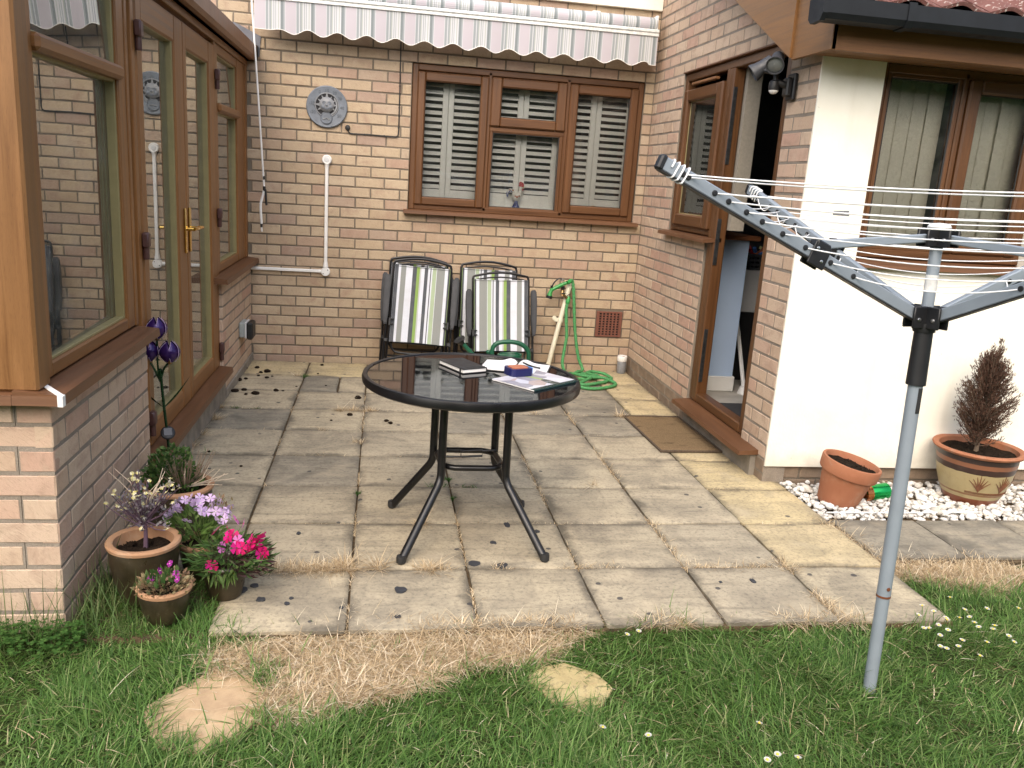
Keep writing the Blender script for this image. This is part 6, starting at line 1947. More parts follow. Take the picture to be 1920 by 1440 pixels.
# ---- dead straw grass: lawn patches and the tufts in the paving joints
parts = []
def straw(x, y, z, hm, lean=.95, w=(.0016, .0033)):
    m = len(x)
    parts.append(blades(m, np.stack([x, y, z], 1), hm * RNG.lognormal(0, .35, m), RNG.uniform(w[0], w[1], m), np.clip(RNG.normal(lean, .3, m), .1, 1.45), RNG.uniform(0, 2 * PI, m), .9))
n = 80000
x = RNG.uniform(-2.6, -1.2, n); y = RNG.uniform(-4.5, -3.85, n); wob = .10 * (vnoise(x, y, 7, 5) - .5) * 2 + RNG.normal(0, .018, n)
k = inpoly(x + wob, y + wob, DRY) & ~inpoly(x, y, STONE_L) & (RNG.random(n) < .55 + .6 * vnoise(x, y, 8, 31)); straw(x[k], y[k], np.full(k.sum(), -.03), .044, 1.2)
n = 36000
x = RNG.uniform(.05, .8, n); y = RNG.uniform(-3.8, -3.36, n); wob = .10 * (vnoise(x, y, 7, 5) - .5) * 2 + RNG.normal(0, .018, n)
k = inpoly(x + wob, y - wob, DRY_R); straw(x[k], y[k], np.full(k.sum(), -.03), .042, 1.1)
# scattered dead blades within the green
n = 1100; x = RNG.uniform(-3.0, 1.0, n); y = RNG.uniform(-4.9, -3.93, n); straw(x, y, np.full(n, -.025), .036, 1.1)
def tuft_line(x0, y0, x1, y1, n, spread, hm, clump=7, seed=1, thr=.5):
    t = RNG.random(n); x = x0 + (x1 - x0) * t; y = y0 + (y1 - y0) * t
    q = vnoise(x * 1.0 + seed, y + seed * 1.7, clump, seed)
    k = q > thr
    x, y = x[k], y[k]
    x = x + RNG.normal(0, spread, len(x)); y = y + RNG.normal(0, spread, len(y))
    straw(x, y, np.full(len(x), -.012), hm)
YJ = lambda j: SY0 - S_ * j
XJ = lambda i: SX0 + S_ * i
tuft_line(-2.5, YJ(6), -1.75, YJ(6), 5200, .016, .040, 5, 2, .34)
tuft_line(-1.75, YJ(6), .05, YJ(6), 4600, .010, .024, 6, 3, .36)
tuft_line(-2.5, -3.93, -.1, -3.93, 4200, .012, .040, 5, 4, .5)
for i, (a, b, nn, sp, h) in {0: (-.9, -2.4, 500, .007, .018), 1: (-1.0, -3.9, 1500, .007, .020), 2: (-2.2, -3.9, 1100, .007, .020), 3: (-1.3, -3.9, 2600, .010, .022), 4: (-1.3, -3.9, 3000, .013, .026), 5: (-3.1, -3.95, 3600, .020, .034)}.items():
    tuft_line(XJ(i), a, XJ(i), b, nn, sp, h, 6, 10 + i, .5)
for j in range(1, 6):
    tuft_line(-2.9, YJ(j), -.1, YJ(j), 1100, .005, .014, 5, 20 + j, .62)
tuft_line(.07, -3.05, .14, -3.5, 700, .03, .035, 6, 40, .2)
for (tx, ty, nn, h) in ((-2.02, -1.36, 60, .05), (-2.155, -1.36, 90, .05), (-2.06, -1.36, 50, .04), (-.43, -1.37, 120, .05), (-2.30, YJ(2) + .01, 40, .03), (-2.22, YJ(1) - .02, 110, .05), (-2.56, -.50, 70, .035), (-2.10, -2.0, 80, .035), (-1.80, -3.1, 90, .05), (-2.1, -3.49, 160, .06), (-1.98, -3.5, 140, .06), (-2.93, -1.9, 120, .05), (-2.92, -1.6, 140, .06), (-2.94, -2.1, 160, .05), (-2.93, -1.35, 80, .04), (-.93, -2.62, 60, .035), (-.99, -1.33, 60, .035)):
    straw(tx + RNG.normal(0, .012, nn), ty + RNG.normal(0, .010, nn), np.full(nn, -.010), h, .8)
V, F = join(*parts)
o = inst('dead_grass', raw_mesh('dead_grass', V, F, M['straw'])); tag(o, 'dead straw coloured grass on the lawn and in the paving joints', 'dead grass', kind='stuff')
# few green weeds in the joints
parts = []
for (tx, ty, nn, h, sp) in ((-2.50, -.52, 60, .035, .02), (-2.84, -1.36, 26, .03, .01), (-2.72, -1.36, 20, .025, .01), (-1.70, -2.645, 60, .03, .03), (XJ(2), -2.55, 120, .016, .012), (XJ(2), -2.8, 120, .016, .012), (XJ(1), -2.75, 70, .02, .012), (-1.55, -2.64, 40, .02, .02), (-2.83, -2.2, 14, .03, .01)):
    m = nn
    parts.append(blades(m, np.stack([tx + RNG.normal(0, sp, m), ty + RNG.normal(0, sp * (.5 if sp < .015 else .3), m), np.full(m, -.01)], 1), h * RNG.lognormal(0, .3, m), RNG.uniform(.002, .005, m), np.clip(RNG.normal(.7, .3, m), .1, 1.4), RNG.uniform(0, 6.28, m)))
V, F = join(*parts)
o = inst('weeds', raw_mesh('weeds', V, F, M['clover'])); tag(o, 'small green weeds sprouting from the paving joints', 'weeds', kind='stuff')

# ---- daisies
def daisy_mesh():
    mb = MB()
    mb.tube([(0, 0, 0), (.002, .001, .025), (.003, .0, .052)], .0011, 5, 2)
    n = 13
    for k in range(n):
        a = 2 * PI * k / n
        d = Vector((math.cos(a), math.sin(a), .25)); s = Vector((-math.sin(a), math.cos(a), 0))
        c = Vector((.003, 0, .053))
        mb.quad([c + d * .002 - s * .0009, c + d * .0075 - s * .0017, c + d * .009, c + d * .0075 + s * .0017], 0)
    mb.lathe([(.0036, .0525), (.003, .0555), (0, .057)], (.003, 0, 0), 8, 1)
    return mb.mesh('daisy', [M['petal_white'], M['daisy_eye'], M['grass']])
DM = daisy_mesh()
DPX = [(1730, 1178), (1745, 1180), (1768, 1157), (1770, 1163), (1779, 1180), (1760, 1210), (1773, 1217), (1803, 1214), (1833, 1231), (1846, 1205), (1866, 1182), (1890, 1200), (1826, 1158), (1801, 1141), (1846, 1140), (1736, 1139), (1759, 1170), (1763, 1190), (1797, 1199), (1715, 1152), (1787, 1124), (1905, 1141), (1886, 1190), (1868, 1177), (1824, 1168), (1840, 1176), (1756, 1148), (1801, 1162),
       (1122, 1366), (1219, 1380), (1463, 1412), (1497, 1427), (1420, 1362), (1440, 1420), (1168, 1190), (1193, 1182)]
CAMP = Vector((-2.00107, -6.42598, 1.44425)); CM = cam.matrix_world.to_3x3()
def ground_at(u, v, z=0.0):
    d = CM @ Vector(((u - 960) / 1569.0, -(v - 720) / 1569.0, -1))
    t = (z - CAMP.z) / d.z
    return CAMP + d * t
for (u, v) in DPX:
    p = ground_at(u, v, .028)
    o = inst('daisy', DM, None, (p.x, p.y, -.028), (random.uniform(-.25, .25), random.uniform(-.25, .25), random.random() * 6), (1.1,) * 3)
    if u > 1700: tag(o, 'white daisy in the patch right of the dryer pole', 'daisy', 'daisies right of the dryer pole')
    else: tag(o, 'lone white daisy in the open lawn left of the dryer pole', 'daisy', 'daisies scattered in the open lawn')
# ---- dark soil clods dropped on the paving
def clod_mesh(k):
    rr = random.Random(k); mb = MB()
    n = 9
    rg = []
    for (r, z) in ((.012, .0), (.017, .006), (.013, .013), (.005, .017)):
        rg.append(mb.add([(r * math.cos(2 * PI * i / n) * rr.uniform(.7, 1.3), r * math.sin(2 * PI * i / n) * rr.uniform(.7, 1.3), z + rr.uniform(-.002, .002)) for i in range(n)]))
    for a, b in zip(rg, rg[1:]):
        for i in range(n): mb.face([a + i, a + (i + 1) % n, b + (i + 1) % n, b + i], 0, None, True)
    mb.face([rg[-1] + i for i in range(n)])
    return mb.mesh('soil_clod', M['soil'])
CL = [clod_mesh(k) for k in range(4)]
CPX = [(320, 270, 1.5), (375, 262, 1.1), (443, 285, 1.6), (388, 287, .8), (568, 266, 1.2), (455, 128, 1.1), (385, 131, 1.0), (515, 152, 1.5), (478, 156, .9), (463, 175, .7), (512, 188, .9), (387, 194, .9), (345, 203, 1.4), (545, 179, .6), (845, 112, .8), (1060, 311, 1.4), (1010, 411, 1.1), (1230, 447, .9), (1255, 461, .9), (868, 235, .5), (690, 240, .5), (165, 632, .6), (358, 718, .5), (425, 74, .9), (740, 77, .9), (900, 443, .5), (610, 267, .6), (820, 163, .5)]
for (u, v, s) in CPX:
    p = ground_at(340 + u / 3.2, 650 + v / 3.2)
    o = inst('soil_clod', random.choice(CL), None, (p.x, p.y, -.001), (0, 0, random.random() * 6), (s * .95, s * .95, s * .8))
    if 340 + u / 3.2 < 530: tag(o, 'dark soil crumb on the paving near the low brick pier', 'soil clod', 'soil crumbs near the low brick pier')
    else: tag(o, 'dark soil crumb on the paving left of the table', 'soil clod', 'soil crumbs left of the table')

# tar-dark spots dried onto the front slabs
for (u, v, ru, rv) in ((750, 1106, 12, 6), (746, 1157, 6, 3.5), (951, 985, 6, 5), (1007, 997, 5, 3), (925, 1018, 6, 3), (943, 1060, 10, 4), (888, 1057, 12, 4.5), (453, 1106, 11, 6), (477, 1098, 8, 3.5), (490, 1124, 9, 4), (538, 1132, 5, 3), (546, 1122, 4, 2.5), (1412, 1090, 5, 4), (1351, 1092, 3, 2), (560, 1000, 4, 2.5), (640, 1140, 4, 2.5)):
    p = ground_at(u, v); q = ground_at(u + ru, v); r2 = ground_at(u, v + rv)
    rx = (q - p).length; ry = (r2 - p).length
    mb = MB(); mb.prism([(rx * random.uniform(.75, 1.2) * math.cos(2 * PI * k / 12), ry * random.uniform(.7, 1.25) * math.sin(2 * PI * k / 12)) for k in range(12)], -.004, .0032)
    mb.build('tar_spot', M['tar'], patio, (p.x, p.y, 0))
# ================================================================== pots and plants by the conservatory
def leafcloud(mb, pts, size, mat=0, aspect=.4, upb=.3):
    """a small pointed leaf at every point; pts: (pos, outward dir)"""
    for p, d in pts:
        d = Vector(d); d = (d + Vector((random.uniform(-.6, .6), random.uniform(-.6, .6), random.uniform(-.4, .6) + upb))).normalized()
        s = d.cross(Vector((random.uniform(-1, 1), random.uniform(-1, 1), random.uniform(-1, 1))))
        s = s.normalized() if s.length > .01 else Vector((1, 0, 0))
        L = size * random.uniform(.6, 1.3); w = L * aspect * .5
        p = Vector(p); nrm = d.cross(s) * L * .08
        mb.quad([p, p + d * L * .45 + s * w + nrm, p + d * L, p + d * L * .45 - s * w + nrm], mat)
def flower_mesh(name, r, mat, eye, notch=True):
    mb = MB()
    for k in range(5):
        a = 2 * PI * k / 5
        d = Vector((math.cos(a), math.sin(a), .12)); s = Vector((-math.sin(a), math.cos(a), 0))
        z = Vector((0, 0, random.uniform(-.001, .001)))
        b = mb.add([Vector((0, 0, .001)), d * r * .5 - s * r * .28 + z, d * r * .95 - s * r * .42 + z, d * r * 1.02 - s * r * .1 + z, d * r * .92 + z, d * r * 1.02 + s * r * .1 + z, d * r * .95 + s * r * .42 + z, d * r * .5 + s * r * .28 + z])
        mb.face([b + i for i in range(8)], 0)
    mb.lathe([(r * .14, .001), (r * .1, .003), (0, .004)], (0, 0, 0), 8, 1)
    return mb.mesh(name, [mat, eye])
def pot(parent, prof, mats, name='pot', n=40, rim=None):
    mb = MB(); mb.lathe(prof, (0, 0, 0), n, 0, None, None)
    return mb.build(name, mats, parent)
def soil_disc(parent, r, z, rough=.008):
    mb = MB(); n = 24
    c = mb.add([(0, 0, z + .004)]); rg = []
    for f in (.35, .7, 1.0):
        rg.append(mb.add([(r * f * math.cos(2 * PI * k / n), r * f * math.sin(2 * PI * k / n), z + random.uniform(-rough, rough)) for k in range(n)]))
    for k in range(n):
        k2 = (k + 1) % n
        mb.face([c, rg[0] + k, rg[0] + k2], 0, None, True)
        mb.face([rg[0] + k, rg[1] + k, rg[1] + k2, rg[0] + k2], 0, None, True); mb.face([rg[1] + k, rg[2] + k, rg[2] + k2, rg[1] + k2], 0, None, True)
    for k in range(150):
        a = random.uniform(0, 2 * PI); q = r * .96 * math.sqrt(random.random()); s = random.uniform(.0025, .0075)
        b = mb.add([Vector((q * math.cos(a), q * math.sin(a), z + random.uniform(-.002, .005))) + Vector((random.uniform(-1, 1), random.uniform(-1, 1), random.uniform(-.6, .9))) * s for i in range(5)])
        for f in ((0, 1, 2), (0, 2, 3), (0, 3, 4), (0, 4, 1), (1, 2, 3), (1, 3, 4)): mb.face([b + i for i in f])
    return mb.build('soil', M['soil'], parent)
def round_pot(parent, r, h, belly=1.0, rimw=.016, base=.62, bodymat='glaze', rimmat='terracotta_pale', sd=.03):
    mb = MB(); mb.lathe([(r * base, 0), (r * (base + .06), .004), (r * .86 * belly, h * .35), (r * .96 * belly, h * .7), (r * .96, h - .022), (r * .95, h - .018)], (0, 0, 0), 44, caps=(True, False))
    mb.build('body', M[bodymat], parent)
    mb = MB(); mb.lathe([(r * .95, h - .02), (r + .002, h - .016), (r + .004, h - .006), (r, h), (r - rimw * .6, h + .001), (r - rimw, h - .004), (r - rimw - .002, h - sd - .012)], (0, 0, 0), 44, caps=(False, False))
    mb.build('rim', M[rimmat], parent)
    return soil_disc(parent, r - rimw, h - sd)
# large pot with the grey-purple shrub
pa = empty('potted_shrub', (-2.752, -3.705, 0), 'wide brown pot holding a small shrub with yellow flowers', 'potted plant')
round_pot(pa, .114, .210, 1.0, .020, .6, sd=.04)
mb = MB(); mb.tube(smooth_path([(0, .02, .17), (.002, .02, .24), (-.002, .02, .285)], 4), [.008, .0075, .007, .0065, .006, .006, .006, .006, .006], 8)
tips_ = []
for k in range(62):
    a = random.uniform(0, 2 * PI); r = random.uniform(.015, .12); z = .33 + random.uniform(-.04, .11) - r * .25
    p0 = Vector((-.002, .02, random.uniform(.24, .285))); p2 = Vector((r * math.cos(a), .02 + r * math.sin(a), z)); p1 = (p0 + p2) / 2 + Vector((0, 0, -.01))
    mb.tube([p0, p1, p2], [.0026, .002, .0012], 5); tips_.append(p2)
mb.build('stem', M['twig_purple'], pa)
mb = MB(); pts = []
for t_ in tips_:
    for q in range(9):
        f = random.uniform(.35, 1.05); b0 = Vector((-.002, .02, .27))
        pts.append((b0 + (t_ - b0) * f + Vector((random.uniform(-.008, .008),) * 3), (t_ - b0)))
leafcloud(mb, pts, .0135, 0, .6); o = mb.build('foliage', M['leaf_grey'], pa); o['kind'] = 'stuff'
SF = flower_mesh('flower', .0068, M['petal_yellow'], M['petal_yellow'])
for t_ in tips_:
    for q in range(2):
        if random.random() < .62:
            inst('flower', SF, pa, t_ + Vector((random.uniform(-.012, .012), random.uniform(-.012, .012), random.uniform(0, .012))), (random.uniform(-.9, .9), random.uniform(-.9, .9), random.random() * 6))
mb = MB()
for k in range(7):
    a = random.uniform(0, 2 * PI); mb.tube([Vector((0, .02, .31)), Vector((.06 * math.cos(a), .02 + .06 * math.sin(a), .39)), Vector((.10 * math.cos(a + .3), .02 + .1 * math.sin(a + .3), .43 + random.uniform(-.03, .05)))], [.0016, .0013, .0008], 5)
mb.build('bare_twig', M['twig_pale'], pa)
# pot at the back with the dark green bush
pb = empty('potted_bush', (-2.765, -3.16, 0), 'pot with dark green leafy bush below the solar flowers', 'potted plant')
round_pot(pb, .132, .20, 1.0, .018, .62, bodymat='glaze', rimmat='terracotta_pale', sd=.03)
mb = MB(); pts = []
for k in range(1150):
    a = random.uniform(0, 2 * PI); zz = random.random()
    r = .138 * math.sqrt(random.random()) * (1 - .40 * zz)
    x = r * math.cos(a) - .035 + .02 * zz; y = r * math.sin(a) + .02
    hgt = .165 + .19 * zz * (1 - .4 * (r / .12)) - (.04 if x > .03 else 0)
    pts.append((Vector((x, y, hgt)), Vector((math.cos(a), math.sin(a), .5))))
leafcloud(mb, pts, .019, 0, .75); o = mb.build('foliage', M['leaf'], pb); o['kind'] = 'stuff'
mb = MB()
for k in range(60):
    a = random.uniform(0, 2 * PI); r = random.uniform(.02, .13)
    mb.tube([Vector((.02, 0, .17)), Vector((.02 + r * .6 * math.cos(a), r * .6 * math.sin(a), .23)), Vector((.02 + r * math.cos(a), r * math.sin(a), .26 + random.uniform(0, .07)))], [.0026, .002, .0012], 5)
mb.build('stem', M['twig'], pb)
mb = MB()
for (dx, dy, dz) in ((.17, -.03, .06), (.15, -.05, .02), (.13, -.09, .10), (.19, .0, .03), (.02, -.10, .08)):
    mb.tube(smooth_path([(.03, -.02, .19), (.03 + dx * .5, -.02 + dy * .5, .205 + dz * .3), (.03 + dx, -.02 + dy, .20 + dz)], 4), [.003, .0028, .0026, .0024, .0022, .002, .0016, .0014, .001], 5)
    mb.tube([(.03 + dx * .6, -.02 + dy * .6, .205 + dz * .45), (.03 + dx * .8, -.02 + dy * .6, .225 + dz * .8)], [.002, .001], 5)
mb.build('dry_branch', M['twig_pale'], pb)
# lilac phlox pot, mostly hidden
pc = empty('potted_phlox', (-2.600, -3.545, 0), 'pot of pale lilac flowers between the shrub pot and the magenta flowers', 'potted plant')
round_pot(pc, .080, .135, 1.0, .012, .65, sd=.02)
mb = MB(); pts = []
for k in range(230):
    a = random.uniform(0, 2 * PI); r = .085 * math.sqrt(random.random())
    pts.append((Vector((r * math.cos(a) - .02, r * math.sin(a) - .02, .12 + random.random() * .11)), Vector((math.cos(a), math.sin(a), .35))))
leafcloud(mb, pts, .042, 0, .34); o = mb.build('foliage', M['leaf_mid'], pc); o['kind'] = 'stuff'
mb = MB()
for k in range(22):
    a = random.uniform(0, 2 * PI); r = random.uniform(.02, .1); mb.tube([(0, 0, .11), (r * .6 * math.cos(a), r * .6 * math.sin(a), .18), (r * math.cos(a), r * math.sin(a), .235)], .0015, 5)
mb.build('stem', M['leaf_mid'], pc)
LF = flower_mesh('flower', .0175, M['petal_lilac'], M['petal_white'])
def flower_bed(parent, mesh, n, cx, cy, rx, ry, z0, z1, tilt=.7, face=(-.2, -.8)):
    for k in range(n):
        a = random.uniform(0, 2 * PI); r = math.sqrt(random.random())
        x = cx + rx * r * math.cos(a); y = cy + ry * r * math.sin(a)
        inst('flower', mesh, parent, (x, y, z1 + (z0 - z1) * r * r + random.uniform(-.012, .012)), (.95 + random.uniform(-.4, .4), random.uniform(-.5, .5), random.random() * 6))
flower_bed(pc, LF, 36, -.005, -.01, .125, .10, .215, .29)
mb = MB(); leafcloud(mb, [(Vector((.06 + random.uniform(-.04, .05), .03 + random.uniform(-.04, .04), .22 + random.random() * .06)), Vector((.2, 0, 1))) for k in range(40)], .018, 0, .5); o = mb.build('faded_bloom', M['leaf_dry'], pc); o['kind'] = 'stuff'
# magenta pinks in the small dark pot
pd = empty('potted_pinks', (-2.495, -3.700, 0), 'small dark pot overflowing with magenta pink flowers', 'potted plant')
round_pot(pd, .068, .125, 1.08, .010, .72, bodymat='glaze', rimmat='glaze', sd=.02)
mb = MB(); pts = []
for k in range(420):
    a = random.uniform(0, 2 * PI); r = .12 * math.sqrt(random.random())
    zz = random.random()
    pts.append((Vector((r * math.cos(a) + .02, r * math.sin(a), .10 + .12 * zz * (1 - r / .2) + .01)), Vector((math.cos(a), math.sin(a), .2 - zz * .3))))
leafcloud(mb, pts, .046, 0, .17, .15); o = mb.build('foliage', M['leaf'], pd); o['kind'] = 'stuff'
mb = MB(); leafcloud(mb, [(Vector((.06 + random.uniform(-.05, .08), random.uniform(-.06, .04), .08 + random.random() * .09)), Vector((.8, -.3, -.1))) for k in range(170)], .045, 0, .2); o = mb.build('dark_foliage', M['leaf_purple'], pd); o['kind'] = 'stuff'
mb = MB()
for k in range(16):
    a = random.uniform(-.6, PI); leaf0 = Vector((.01 + .05 * math.cos(a + PI), -.055, .12)); 
leafcloud(mb, [(Vector((random.uniform(-.05, .05), -.06, .12 + random.uniform(-.01, .015))), Vector((random.uniform(-.3, .3), -.35, -.9))) for k in range(26)], .055, 0, .26, -.5); o = mb.build('hanging_leaf', M['leaf_mid'], pd)
PF = [flower_mesh('flower', .0225, M['petal_magenta'], M['leaf_purple']), flower_mesh('flower', .0195, M['petal_pink'], M['petal_magenta'])]
for (dx, dz, kind, dy) in ((-.03, .105, 0, -.07), (-.025, .20, 0, 0), (.01, .20, 0, 0), (.03, .19, 0, -.01), (.05, .175, 1, -.02), (.0, .165, 1, -.05), (.045, .155, 0, -.04), (.06, .155, 0, -.045), (.075, .155, 0, -.04), (.085, .16, 0, -.03), (.10, .15, 0, -.04), (.11, .155, 0, -.03), (.115, .18, 0, -.02), (.125, .185, 0, -.01), (.12, .135, 0, -.04), (.135, .13, 0, -.03), (.125, .115, 1, -.05), (.03, .225, 1, .03), (.06, .215, 1, .02), (.02, .185, 0, -.02), (.09, .172, 0, -.02)):
    inst('flower', PF[kind], pd, (dx + random.uniform(-.004, .004), dy, dz + .035 + random.uniform(-.004, .004)), (1.1 + random.uniform(-.35, .35), random.uniform(-.35, .35), random.random() * 6))
mb = MB()
for k in range(22):
    a = random.uniform(-.8, PI); r = random.uniform(.04, .13); mb.tube([(0, 0, .11), (r * .6 * math.cos(a), r * .4 * math.sin(a) - .02, .15), (r * math.cos(a), r * .5 * math.sin(a) - .03, .16 + random.uniform(-.02, .05))], .0013, 5)
mb.build('stem', M['leaf_purple'], pd)
# small front pot with withered violets
pe = empty('potted_violets', (-2.655, -3.850, 0), 'small front pot of withered plants with a few violet blooms', 'potted plant')
round_pot(pe, .082, .118, 1.0, .012, .66, sd=.015)
mb = MB(); pts = []
for k in range(420):
    a = random.uniform(0, 2 * PI); r = .078 * math.sqrt(random.random())
    pts.append((Vector((r * math.cos(a), r * math.sin(a), .10 + random.random() * .035)), Vector((math.cos(a), math.sin(a), .4))))
leafcloud(mb, pts, .022, 0, .5); o = mb.build('foliage', M['leaf_dry'], pe); o['kind'] = 'stuff'
mb = MB(); leafcloud(mb, [(Vector((random.uniform(-.05, .05), random.uniform(-.05, .05), .12 + random.random() * .03)), Vector((0, 0, 1))) for k in range(40)], .024, 0, .5); o = mb.build('green_leaf', M['leaf'], pe); o['kind'] = 'stuff'
VF = flower_mesh('flower', .0115, M['petal_violet'], M['petal_yellow'])
for (dx, dy, dz) in ((.012, .03, .175), (-.018, .02, .155), (.034, .01, .15), (.045, -.02, .145), (-.04, .0, .14)):
    inst('flower', VF, pe, (dx, dy, dz), (1.0 + random.uniform(-.3, .3), random.uniform(-.4, .4), random.random() * 6))
    mb = MB(); mb.tube([(dx * .6, dy * .6, .11), (dx, dy, dz)], .0012, 5); mb.build('stem', M['leaf'], pe)
# solar crocus lights on a stake behind the pots
sf = empty('solar_flower_light', (-2.902, -2.735, 0), 'purple metal crocus solar light on a tall green stake', 'garden light')
mb = MB(); mb.tube(smooth_path([(0, 0, -.02), (.002, 0, .2), (-.012, 0, .40), (-.022, 0, .56)], 5), .0062, 8)
hd = [(-.022, -.01, .66, -.02), (-.085, -.005, .545, -.35), (.022, .0, .545, .2)]
hd = [(-.030, -.004, .728), (-.066, .004, .628), (.018, .002, .626)]
for (x, y, z) in hd:
    mb.tube(smooth_path([(-.022, 0, .50), ((x - .022) / 2 - .004, y / 2, .56), (x, y, z - .035)], 4), .0042, 8)
mb.build('stem', M['green_metal'], sf)
for sgn, (p2) in ((-1, (-.150, .0, .525)), (1, (.100, .0, .530))):
    mb = MB(); P0 = Vector((-.012, 0, .385)); P2 = Vector(p2); n = 8
    prv = None
    for k in range(n + 1):
        t_ = k / n; c = P0 + (P2 - P0) * t_ + Vector((0, 0, -.012 * math.sin(PI * t_))); w = .009 * math.sin(PI * min(1, t_ * .9 + .1)) + .0006
        cur = mb.add([c + Vector((0, -.003, w)), c + Vector((0, .0015, -w * .3))])
        if prv is not None: mb.face([prv, cur, cur + 1, prv + 1], 0, None, True)
        prv = cur
    mb.build('leaf_blade', M['green_metal'], sf)
for (x, y, z) in hd:
    pet = None
    for k in range(6):
        a0 = 2 * PI * k / 6 + .2
        mb = MB(); n = 7; m_ = 5; ids = {}
        inner = k % 2
        for i in range(n + 1):
            t_ = i / n
            zz = -.034 + .088 * t_
            r = (.010 + .036 * math.sin(PI * min(1, t_ * .78 + .12)) ** 1.1) * (1 - .10 * inner)
            half = .62 * math.sin(PI * (t_ * .86 + .1)) ** .8
            for j in range(m_ + 1):
                a = a0 + half * (j / m_ - .5) * 2
                ids[i, j] = mb.add([(x + r * math.cos(a), y + r * math.sin(a), z + zz)])
        for i in range(n):
            for j in range(m_):
                mb.face([ids[i, j], ids[i, j + 1], ids[i + 1, j + 1], ids[i + 1, j]], 0, None, True)
        pt = mb.build('petal', M['purple_metal'], sf)
        mb = MB(); mb.tube([mb_v for mb_v in [Vector(pt.data.vertices[ids[i, 0]].co) for i in range(n + 1)]], .0011, 5); mb.build('petal_rim', M['petal_edge'], pt)
    mb = MB(); mb.lathe([(.006, -.045), (.013, -.035), (.014, -.025)], (x, y, z), 14); mb.build('calyx', M['bronze'], sf)
q = Vector((.25, -.75, .6)).normalized().to_track_quat('Z', 'Y').to_matrix()
mb = MB(); mb.lathe([(.0, -.014), (.026, -.014), (.030, -.006), (.030, .004), (.026, .007), (0, .007)], (.004, -.012, .275), 24, 0, q); mb.build('solar_housing', M['black_plastic'], sf)
mb = MB(); mb.rbox(Vector((.004, -.012, .275)) + q @ Vector((0, .002, .008)), (.034, .034, .002), q, .0006); mb.build('solar_panel', M['solar_dark'], sf)

# ================================================================== right-hand pots on the pebbles
def pebble_bed():
    rr = np.random.default_rng(5)
    n = 2600
    x = rr.uniform(.105, 2.2, n); y = rr.uniform(-3.025, -2.555, n)
    z = rr.uniform(-.022, .012, n)
    keep = (np.hypot(x - .27, y + 2.80) > .08) & (np.hypot(x - 1.05, y + 2.74) > .10)
    x, y, z = x[keep], y[keep], z[keep]; n = len(x)
    # unit pebble: rounded octahedral ball, 26 faces
    U = []; 
    for (r, zz) in ((.0, -1), (.72, -.66), (1, 0), (.72, .66), (0, 1)):
        for k in range(7 if r else 1):
            U.append((r * math.cos(2 * PI * k / 7), r * math.sin(2 * PI * k / 7), zz))
    U = np.array(U)
    T = []; Q = []
    for k in range(7):
        k2 = (k + 1) % 7
        T.append((0, 1 + k2, 1 + k)); T.append((22, 15 + k, 15 + k2))
        for b in (1, 8): Q.append((b + k, b + k2, b + 7 + k2, b + 7 + k))
    T = np.array(T); Q = np.array(Q)
    s = rr.lognormal(math.log(.0115), .32, n)
    sc = np.stack([s * rr.uniform(.8, 1.5, n), s * rr.uniform(.8, 1.3, n), s * rr.uniform(.55, .9, n)], 1)
    V = U[None] * sc[:, None] * (1 + rr.normal(0, .09, (n, len(U), 1)))
    a = rr.uniform(0, 6.28, n); b = rr.normal(0, .35, n)
    ca, sa = np.cos(a)[:, None], np.sin(a)[:, None]
    cb, sb = np.cos(b)[:, None], np.sin(b)[:, None]
    X = V[..., 0]; Y = V[..., 1] * cb - V[..., 2] * sb; Z = V[..., 1] * sb + V[..., 2] * cb
    V = np.stack([X * ca - Y * sa + x[:, None], X * sa + Y * ca + y[:, None], Z + z[:, None]], -1)
    off = (np.arange(n) * len(U))[:, None, None]
    return raw_mesh('pebbles', V.reshape(-1, 3), [(Q[None] + off).reshape(-1, 4), (T[None] + off).reshape(-1, 3)], M['pebble'], True)
o = inst('pebbles', pebble_bed()); tag(o, 'white pebble strip along the foot of the cream wall', 'pebbles', kind='stuff')
mb = MB(); mb.box(.103, 3.0, -3.03, -2.53, -.1, -.022); o = mb.build('gravel_bed', M['joint']); o['kind'] = 'structure'
tc_ = empty('terracotta_pot', (.270, -2.815, .0), 'plain terracotta pot of soil tilting on the white pebbles', 'flower pot', rot=(math.radians(5), math.radians(10), 0))
mb = MB(); mb.lathe([(.090, -.01), (.094, .0), (.122, .155), (.124, .16)], (0, 0, 0), 44, caps=(True, False)); mb.build('body', M['terracotta'], tc_)
mb = MB(); mb.lathe([(.124, .156), (.136, .158), (.139, .164), (.143, .215), (.141, .222), (.130, .223), (.126, .216), (.122, .17)], (0, 0, 0), 44, caps=(False, False)); mb.build('rim', M['terracotta'], tc_)
soil_disc(tc_, .126, .192, .009)
tn = empty('green_tin', (.462, -2.79, .038), 'green metallic tin lying on its side among the pebbles', 'tin')
qx = Vector((1, .25, .02)).normalized().to_track_quat('Z', 'Y').to_matrix()
mb = MB(); mb.lathe([(.034, -.01), (.038, .0), (.042, .10), (.040, .10), (.036, .002), (0, .004)], (0, 0, 0), 28, 0, qx); mb.build('can', M['tin_green'], tn)
mb = MB(); mb.lathe([(.0, -.002), (.033, -.004), (.042, -.012), (.043, -.052), (.040, -.052), (.038, -.014), (.0, -.008)], (0, 0, 0), 28, 0, qx); mb.build('copper_pot', M['tin_copper'], tn)
dp = empty('decorated_pot', (1.045, -2.755, 0), 'brown banded glazed pot with painted leaf sprays', 'flower pot')
mb = MB(); mb.lathe([(.118, -.01), (.122, .0), (.150, .06), (.175, .14), (.188, .22), (.192, .262)], (0, 0, 0), 56, caps=(True, False)); mb.build('body', M['deco_glaze'], dp)
